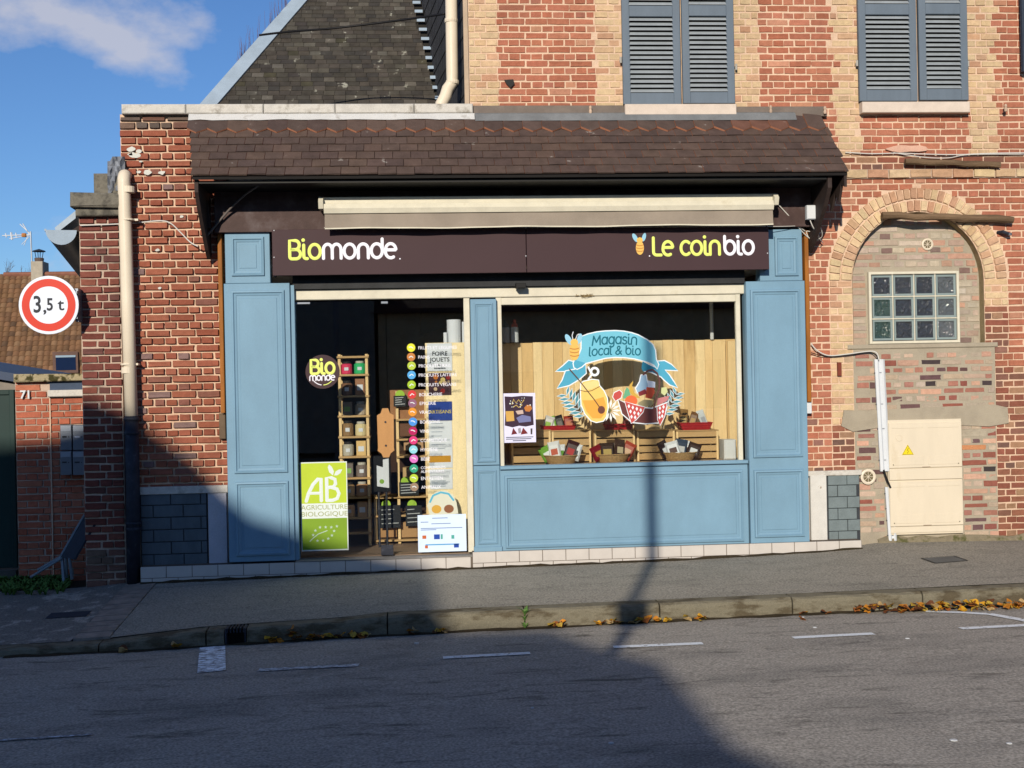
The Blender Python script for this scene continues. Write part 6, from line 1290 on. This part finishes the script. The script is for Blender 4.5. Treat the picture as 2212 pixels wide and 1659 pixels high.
# ================================================================ SLATE ROOF AND SIDE OF THE HOUSE
sr = thing('slate_roof', 'lichen-spotted grey slate roof with broad zinc hip behind the coping', 'roof', (0,2,4.3))
RPp = Vector((0,1.7,4.45)); RPn = Vector((0,-.77,.64)).normalized(); RPd = Vector((0,.64,.77)).normalized()
SL_O = mat('slate_single', None, .8, var=.3, scale=7, bump=.5, bscale=40, src='obj', rgb2=K(160,154,136), cut=(.64,.7)); SL_A = mat('slate_joined', None, .8, var=.3, scale=7, bump=.5, bscale=40, src='attr', rgb2=K(160,154,136), cut=(.64,.7))
S0 = WP(700,240,RPp,RPn); 
hipA, hipB = WP(474,224,RPp,RPn), WP(667,0,RPp,RPn); flA, flB = WP(946,226,RPp,RPn), WP(893,0,RPp,RPn)
sp = lambda P: ((P-RPp).dot(Vector((1,0,0))), (P-RPp).dot(RPd))
ha, hb_, fa, fbq = sp(hipA), sp(hipB), sp(flA), sp(flB)
def edge(a, b, s): return a[0]+(b[0]-a[0])*(s-a[1])/(b[1]-a[1])
def slate_mesh(k):
    rnd = random.Random(k); w = lambda: rnd.uniform(-.05,.05)
    vs = [(-.5,0+w(),.010),(.5,0+w(),.010),(.5,1.5,.0),(-.5,1.5,.0),(-.5,0,.0),(.5,0,.0)]
    me = bpy.data.meshes.new('slate'); me.from_pydata(vs,[],[(0,1,2,3),(4,5,1,0),(4,0,3),(5,2,1)]); me.materials.append(SL_O); return me
SM = [slate_mesh(i) for i in range(5)]; srot = math.atan2(RPd.z,RPd.y)
SPAL = [(5,K(76,69,60)),(5,K(86,78,68)),(3,K(66,61,56)),(2,K(96,88,76)),(1.2,K(112,104,92)),(.4,K(80,74,54))]
lst = []; s_ = ha[1]-.2; row = 0; RH, RWd = .088, .135
while s_ < hb_[1]+.9:
    xl, xr_ = edge(ha,hb_,s_)-.02, edge(fa,fbq,s_)-.02; x_ = xl-(RWd/2 if row % 2 else 0)
    while x_ < xr_: 
        a2, b2 = max(x_,xl), min(x_+RWd*random.uniform(.9,1.1),xr_)
        if b2-a2 > .03: lst.append(((a2+b2)/2,s_,b2-a2-.004,pick(SPAL)))
        x_ = b2 if b2 > x_ else x_+RWd
    s_ += RH; row += 1
def sworld(x, s): return RPp+Vector((1,0,0))*x+RPd*s
vis = [l for l in lst if in_view(*sworld(l[0],l[1])) and sworld(l[0],l[1]).z > 4.6]; vis.sort(key=lambda l: l[1]); keep = set(id(l) for l in vis[:300]); rest = MB()
for l in lst:
    P = sworld(l[0],l[1])
    if id(l) in keep: inst('slate', random.choice(SM), sr, P, (l[2],RH,1), (srot,0,random.uniform(-.02,.02)), l[3])
    else:
        rest.col = l[3]; h = RPn*.01; u_ = Vector((1,0,0))*l[2]/2; rest.add([tuple(P-u_+h),tuple(P+u_+h),tuple(P+u_+RPd*RH*1.5),tuple(P-u_+RPd*RH*1.5),tuple(P-u_),tuple(P+u_)],[(0,1,2,3),(4,5,1,0)])
if rest.v: stuff(rest.build('slating', SL_A, sr))
P4 = [sworld(edge(ha,hb_,s)-.12,s)-RPn*.012 for s in (ha[1]-.3,hb_[1]+1)]; P5 = [sworld(edge(fa,fbq,s)+.1,s)-RPn*.012 for s in (hb_[1]+1,ha[1]-.3)]
MB().add([tuple(p) for p in P4+P5],[(0,3,2,1)]).build('roof_boarding', mat('roof_felt', K(52,48,42), .9), sr)
mb = MB(); e0, e1 = sworld(edge(ha,hb_,ha[1]-.3),ha[1]-.3), sworld(edge(ha,hb_,hb_[1]+1),hb_[1]+1); ax = (e1-e0).normalized(); sd = ax.cross(RPn).normalized(); sd = sd if sd.x < 0 else -sd; wz = .17
mb.add([tuple(e0+RPn*.03),tuple(e1+RPn*.03),tuple(e1+sd*wz+RPn*.045),tuple(e0+sd*wz+RPn*.045),tuple(e0+sd*wz-RPn*.1),tuple(e1+sd*wz-RPn*.1),tuple(e0-RPn*.01),tuple(e1-RPn*.01)],[(0,1,2,3),(3,2,5,4),(6,7,1,0)]); mb.build('zinc_hip', ZINC, sr)
mb = MB(); mb.add([tuple(e0+sd*wz),tuple(e1+sd*wz),tuple(e1+sd*.5+Vector((0,3,-1))),tuple(e0+sd*.5+Vector((0,6,-1)))],[(0,1,2,3)]); mb.build('hidden_hip_face', SL_A if False else MATS['roof_felt'], sr)
# stepped zinc soakers against the house side
nfl = 14
for k in range(nfl):
    s2 = fa[1]+(fbq[1]-fa[1])*(k+.2)/ (nfl-3); P = sworld(edge(fa,fbq,s2)-.03,s2)+RPn*.02; MB().add([tuple(P+RPn*.03),tuple(P+Vector((.1,0,0))+RPn*.03),tuple(P+Vector((.1,0,0))+RPd*.055+RPn*.035),tuple(P+RPd*.055+RPn*.035),tuple(P+Vector((.1,0,0))+RPd*.055+Vector((0,0,.06)))],[(0,1,2,3),(1,4,2)]).build('zinc_soaker', ZINC, sr)
# slate-hung side wall of the house
sw_ = Vector((flA.x+.02,flA.y,0)); cw = Vector((XC-.004,.12,0)); dv = (sw_-cw).normalized(); far = cw+dv*9
mb = MB(); mb.quad(Vector((far.x,far.y,2.5)),Vector((cw.x,cw.y,2.5)),Vector((cw.x,cw.y,ZT)),Vector((far.x,far.y,ZT))); mb.build('side_wall_boarding', MATS['roof_felt'], house)
SLW = mat('hung_slate', K(72,70,70), .7, var=.3, scale=6, bump=.3); nrm = dv.cross(Vector((0,0,1))).normalized(); nrm = nrm if nrm.x < 0 else -nrm
row = 0; z = 4.2
while z < ZT:
    t_ = .0+(.09 if row % 2 else 0)
    while t_ < 4.2:
        a2 = cw+dv*(t_+.003); b2 = cw+dv*(t_+.177); o1 = nrm*.014; o2 = nrm*.004
        MB().add([(a2.x+o1.x,a2.y+o1.y,z),(b2.x+o1.x,b2.y+o1.y,z),(b2.x+o2.x,b2.y+o2.y,z+.27),(a2.x+o2.x,a2.y+o2.y,z+.27)],[(0,1,2,3)]).build('hung_slate', SLW, house); t_ += .18
    z += .2; row += 1
# upper cream downpipe in the corner
a_ = W(976,-60,.35); b_ = W(977,165,.35); up = thing('corner_downpipe', 'cream downpipe with swan-neck elbow in the corner over the coping', 'downpipe', (b_.x,.35,b_.z)); e = W(950,228,.3)
MB().tube([(a_.x,.35,7.3),(b_.x,.35,b_.z+.04),(b_.x,.35,b_.z-.06),(b_.x-.05,.345,b_.z-.13),(e.x+.06,.33,e.z+.1),(e.x+.015,.32,e.z+.02),(e.x,.31,e.z-.08)], .062, 16).build('pipe', PVC, up, smooth=True)
for v in (45,178): p = W(977,v,.35); MB().lathe([(.066,-.02),(.07,0),(.066,.02)], (b_.x,.35,p.z), 16).build('pipe_clip', PVC, up)
p = W(1007,100,.02); MB().box(XC-.05,XC-.006,-.0,.05,4.62,ZT).build('corner_strip', mat('pale_corner', K(206,176,144), .8, bump=.3), house)
wire('black overhead cable sagging across the slate roof', [W(560,76,.9),W(620,69,1.),W(720,61,1.1),W(830,48,1.),W(905,38,.8),W(960,30,.5)], .012, WIREB)
# dry weeds on the hip
mb = MB()
for k in range(46):
    f = random.uniform(.35,1.1); P = e0.lerp(e1, .1+.5*f)+sd*wz+RPn*.03; h = random.uniform(.05,.3); mb.tube([tuple(P),tuple(P+Vector((random.uniform(-.04,.04),0,h)))], .003, 3, r1=.001)
stuff(mb.build('dry_weeds', mat('dry_stem', K(120,90,90), .9))); 
# ================================================================ FAR HOUSE, AERIAL, BARE TREES
YFH = 30.
fh = thing('tiled_house', 'distant brown pantiled house with skylight and chimney behind the gate', 'house', (X(60,800,YFH),YFH+3,0))
fz1_, fz0_ = W(90,594,YFH).z, W(90,815,YFH).z; fx0 = X(14,700,YFH); fx1 = fx0+9; dy = 2.2
FT_O = mat('far_tile_single', None, .85, var=.25, scale=3, src='obj', bump=.2); FT_A = mat('far_tile_joined', None, .85, var=.25, scale=3, src='attr', bump=.2)
d_ = Vector((0,dy,fz1_-fz0_-0.)); ln = d_.length; d_.normalize(); na = Vector((0,-d_.z,d_.y))
me = bpy.data.meshes.new('pantile'); pv = []; 
for yy,zz in ((0,.02),(1.15,0)):
    for k in range(6): a = k/5.; pv.append((a,yy,zz+.045*math.sin(PI*a)**.8))
pv += [(k/5.,0,-.02) for k in range(6)]
me.from_pydata(pv,[],[(k,k+1,k+7,k+6) for k in range(5)]+[(12+k,13+k,k+1,k) for k in range(5)]); me.materials.append(FT_O)
tl = []; nr = 21; rr_ = ln/nr; th2 = math.atan2(d_.z,d_.y); cwid = .195
FP = [(4,K(132,96,66)),(4,K(144,104,72)),(2,K(116,84,60)),(2,K(152,116,84)),(.6,K(96,74,58))]
for r in range(nr):
    for k in range(int((fx1-fx0)/cwid)): tl.append((fx0+k*cwid-.02*r*.55,r*rr_,pick(FP)))
tl.sort(key=lambda t: t[0]); rest = MB(); yb = YFH-dy
for i,t_ in enumerate(tl):
    P = Vector((t_[0],yb,fz0_))+d_*t_[1]
    if i < 298: inst('pantile', me, fh, P, (cwid-.004,rr_,1), (th2,0,0), t_[2])
    else: rest.col = t_[2]; M_ = Matrix.Translation(P) @ Matrix.Rotation(th2,4,'X') @ Matrix.Diagonal((cwid-.004,rr_,1,1)); rest.add([tuple(M_ @ Vector(q)) for q in pv],[(k,k+1,k+7,k+6) for k in range(5)])
stuff(rest.build('pantiles_hidden_side', FT_A, fh))
mb = MB(); mb.prismx([(yb+.08,fz0_-.03),(YFH,fz1_-.03),(YFH+dy*2,fz0_-.03)], fx0-.15, fx1); mb.build('roof_frame', mat('far_verge', K(104,76,58)), fh)
MB().box(fx0+.1,fx1,yb+.3,YFH+4,-.4,fz0_-.03).build('wall', mat('far_wall', K(180,150,120)), fh)
MB().tube([(fx0-.05,YFH,fz1_+.02),(fx1,YFH,fz1_+.02)], .09, 8).build('ridge_tiles', mat('ridge_clay', K(150,98,76), .8, bump=.4), fh)
q = R(74,567,100,597,YFH+.2); MB().bbox(q[0],q[1],YFH-.2,YFH+.5,q[2]-.3,q[3],.02).build('chimney', mat('chimney_render', K(190,174,150), .9), fh)
cx_ = (q[0]+q[1])/2; MB().lathe([(.14,0),(.16,.12),(.13,.14)], (cx_,YFH+.1,q[3]), 12).build('chimney_pot', mat('pot', K(110,90,80)), fh)
for k in range(4): MB().tube([(cx_+.1*math.cos(k*PI/2),YFH+.1+.1*math.sin(k*PI/2),q[3]+.13),(cx_+.14*math.cos(k*PI/2),YFH+.1+.14*math.sin(k*PI/2),q[3]+.36)], .012, 4).build('cowl_leg', IRON, fh)
MB().lathe([(.22,0),(.2,.03),(.02,.09)], (cx_,YFH+.1,q[3]+.35), 12).build('cowl', IRON, fh)
q = R(114,760,169,806,YFH-1.9); vy = YFH-1.95; sk = MB()
def roofpt(u,v,off): return WP(u,v,Vector((0,yb,fz0_))+na*off,na)
f4 = [roofpt(u,v,.12) for u,v in ((113,760),(168,759),(169,805),(115,806))]; i4 = [roofpt(u,v,.13) for u,v in ((120,768),(163,767),(164,799),(121,800))]
MB().add([tuple(p) for p in f4]+[tuple(p-na*.2) for p in f4],[(3,2,1,0),(0,1,5,4),(1,2,6,5),(2,3,7,6),(3,0,4,7)]).build('skylight_frame', mat('skylight_brown', K(112,84,70), .5), fh)
MB().add([tuple(p) for p in i4],[(3,2,1,0)]).build('skylight_pane', flat('skylight_dark', K(26,38,62), .15, .6), fh)
MB().add([tuple(p) for p in (i4[0],i4[1],i4[1].lerp(i4[2],.15)+na*.01,i4[0].lerp(i4[3],.15)+na*.01)],[(3,2,1,0)]).build('skylight_blind', flat('blind', K(160,176,180)), fh)
# aerial
an = thing('tv_aerial', 'white television aerial on a tall mast above the far roof', 'aerial', tuple(W(68,598,YFH))); m0 = W(66,500,YFH); m1 = W(70,598,YFH)
MB().tube([m1,m0], .025, 6).build('mast', METAL, an)
for nm,a,b,r in (('boom',(66,507),(5,509),.02),('reflector',(66,506),(43,484),.018),('reflector',(63,506),(49,483),.018),('lower_reflector',(64,510),(47,528),.012),('lower_reflector',(60,510),(52,530),.012),('boom',(64,508),(20,516),.015),('element',(24,502),(26,518),.035),('element',(12,504),(14,513),.02),('element',(34,503),(36,514),.02)): MB().tube([W(*a,YFH),W(*b,YFH)], r, 5).build(nm, flat('aerial_white', K(225,225,225)), an)
p = W(52,508,YFH); MB().lathe([(.08,-.06),(.09,0),(.08,.06)], (p.x,YFH,p.z), 8).build('balun', flat('aerial_orange', K(200,130,70)), an)
# bare trees
TRM = mat('bare_bark', K(110,100,96), .9)
def bare_tree(u, v0, v1, y, lab, seed):
    rnd = random.Random(seed); b_ = W(u,v1,y); t_ = W(u,v0,y); H_ = t_.z+.3; t = thing('bare_tree', lab, 'tree', (b_.x,y,-.4), 'bare trees behind the far house'); tr = MB(); tw = MB()
    tr.tube([(b_.x,y,-.45),(b_.x+.1,y,H_*.5),(b_.x+.05,y,H_)], .22, 7, r1=.03)
    def br(p, d, L_, r, n):
        q = p+d*L_; tw.tube([p,p.lerp(q,.5)+Vector((rnd.uniform(-.05,.05),0,rnd.uniform(0,.08)))*L_,q], r, 4, r1=r*.4)
        if n:
            for _ in range(3): br(p.lerp(q,rnd.uniform(.4,1)), (d+Vector((rnd.uniform(-.7,.7),rnd.uniform(-.7,.7),rnd.uniform(-.1,.6)))).normalized(), L_*rnd.uniform(.45,.7), r*.5, n-1)
    for k in range(16):
        z = H_*(.3+.68*k/16); a = rnd.uniform(0,2*PI); br(Vector((b_.x+.07,y,z)), Vector((math.cos(a),math.sin(a),.9)).normalized(), (H_-z)*.4+1., .05, 3)
    tr.build('trunk', TRM, t); tw.build('crown', TRM, t)
bare_tree(-6, 610, 830, 60, 'bare grey winter tree behind the far tiled house', 3); bare_tree(12, 650, 830, 66, 'lower bare tree behind the far tiled house', 9)
# ================================================================ LEAVES, WEEDS, LITTER
LEAFC = [K(222,160,42),K(206,130,40),K(198,160,62),K(162,94,42),K(112,66,38),K(200,164,108)]
LEAF_O = mat('fallen_leaf', None, .7, var=.25, scale=60, bump=.3, src='obj')
def leaf_mesh(k):
    rnd = random.Random(k); o = [(0,-.5),(.22,-.42),(.42,-.2),(.46,.05),(.3,.25),(.12,.42),(0,.6),(-.12,.42),(-.3,.25),(-.46,.05),(-.42,-.2),(-.22,-.42)]
    c = rnd.uniform(.15,.5); vs = [(x+rnd.uniform(-.05,.05),y,c*x*x*2+rnd.uniform(-.06,.08)) for x,y in o]+[(0,-.2,0),(0,.2,.02)]
    fs = [(12,i,(i+1) % 12) for i in (9,10,11,0,1,2)]+[(13,i,i+1) for i in (3,4,5,6,7,8)]+[(12,3,13),(12,13,9)]
    me = bpy.data.meshes.new('fallen_leaf'); me.from_pydata(vs,[],fs); me.materials.append(LEAF_O); return me
LM = [leaf_mesh(i) for i in range(8)]
def leaf(u, v, size=None, up=0., col=None, lab='lone fallen autumn leaf lying on the road'):
    p = GR(u,v); s_ = size or random.uniform(.05,.085); y = min(p.y, YK-.03); o = bpy.data.objects.new('fallen_leaf', random.choice(LM)); C.objects.link(o)
    o.location = (p.x,y,z_road(p.x,y)+.012+up); o.scale = (s_,s_,s_); o.rotation_euler = (random.uniform(-.6,.6),random.uniform(-.6,.6),random.uniform(0,6.28)); o.color = (*(col or jig(random.choice(LEAFC),.15,.05)),1)
    tag(o, lab, 'leaf', 'fallen leaves: ' + lab[-30:])
def drift(u0, u1, n, spread=3., pile=.03):
    lab = 'fallen leaf in the gutter ' + ('left of the drain gully' if u1 < 480 else 'between the drain gully and first kerb joint' if u1 < 837 else 'between the first kerb joint and the kerb weed' if u1 < 1137 else 'in the pole shadow below the window' if u1 < 1460 else 'below the right blue pilaster' if u1 < 1840 else 'in the thick yellow drift before the arch')
    for _ in range(n):
        u = random.uniform(u0,u1); v = interp([(0,1421),(310,1408),(500,1391),(737,1379),(1137,1358),(1437,1343),(1715,1328),(1995,1320),(2212,1313),(2400,1305)],u)
        leaf(u, v+random.uniform(0,spread), up=random.uniform(0,pile), lab=lab)
drift(1850,2212,112,4,.06); drift(2212,2420,24,4,.04); drift(575,610,7); drift(622,650,8,2,.06); drift(668,740,11); drift(740,800,12); drift(880,905,3); drift(925,965,5); drift(1185,1225,8); drift(1285,1345,12); drift(1365,1445,14); drift(1470,1530,6); drift(365,415,5); drift(245,270,2); drift(1725,1740,2,2,.03); drift(1770,1800,2)
leaf(1733,1340,.07); leaf(1513,1344,.05); leaf(640,1366,.09,.09,K(190,120,50))
for k,(u,v) in enumerate(((262,1386),(900,1390),(1462,1335),(1628,1332),(1735,1334),(1760,1356),(1960,1380),(2060,1600),(2180,1607),(1320,1606),(1150,1530))):
    p = GR(u,v); s_ = random.uniform(.01,.022); mb = MB(); mb.lathe([(s_,0),(s_*.9,.004),(s_*.3,.006)], (p.x,p.y,p.z+.002), 7); tag(mb.build('litter_scrap', flat('litter', K(220,216,208), .8)), 'tiny pale scrap of litter lying on the road', 'litter', 'litter scraps on the road')
# weeds
GRN = mat('weed_green', K(100,132,60,1.), .8, var=.4, scale=30, rgb2=K(70,98,46,1.)); 
def tuft(name, lab, base_list, h, n, kind='thing'):
    mb = MB()
    for bx,by,bz in base_list:
        for _ in range(n):
            a = random.uniform(0,2*PI); L_ = h*random.uniform(.5,1.1); w = .006+.012*random.random(); dx,dy_ = math.cos(a),math.sin(a); sp_ = random.uniform(.2,.9)
            p0 = Vector((bx,by,bz)); p1 = p0+Vector((dx*sp_*.5,dy_*sp_*.5,.8))*L_*.6; p2 = p0+Vector((dx*sp_,dy_*sp_,.75))*L_; s_ = Vector((-dy_,dx,0))*w
            mb.add([tuple(p0-s_*.4),tuple(p0+s_*.4),tuple(p1+s_),tuple(p1-s_),tuple(p2)],[(0,1,2,3),(3,2,4)])
    o = mb.build(name, GRN)
    if kind == 'stuff': stuff(o); 
    else: tag(o, lab, 'weed')
    return o
tuft('kerb_weed', 'small green weed growing from the kerb joint', [(.868,YK-.03,z_road(.868,YK-.03)),(.868,YK-.018,z_road(.87,YK)+.06),(.87,YK-.01,z_road(.87,YK)+.11)], .09, 9)
pts = [GR(random.uniform(5,150),random.uniform(1250,1287),lambda x,y: -.125) for _ in range(150)]
tuft('corner_weeds', '', [(p.x,min(p.y,.55),-.12) for p in pts if p.x < -2.95], .11, 9, 'stuff')
pts = [(x,-.2-.01,interp(ZW,x)+.0) for x in [random.uniform(-2.6,1.) for _ in range(30)]]
MOSS = mat('moss_dirt', K(66,54,36), .95, var=.4, scale=30, bump=.8)
mb = MB(); n = 70; vs = []
for i,x_ in enumerate(frange(px0,px1,n)): h = random.uniform(.004,.022); zb = interp(ZW,x_); vs += [(x_,YP-.03-random.uniform(0,.03),z_walk(x_,YP-.04)+.002),(x_,YP-.004,zb+h)]
mb.add(vs,[(2*i,2*i+2,2*i+3,2*i+1) for i in range(n)]); mb.build('dirt_line', MOSS, walk)
mb = MB(); n = 90; vs = []
for i,x_ in enumerate(frange(-3.3,9,n)): y0 = YK-.014; vs += [(x_,y0-.02-random.uniform(0,.05),z_road(x_,y0-.05)+.004),(x_,y0,interp(ZR,x_)+random.uniform(.006,.02))]
mb.add(vs,[(2*i,2*i+2,2*i+3,2*i+1) for i in range(n)]); mb.build('gutter_dirt', MOSS, road)
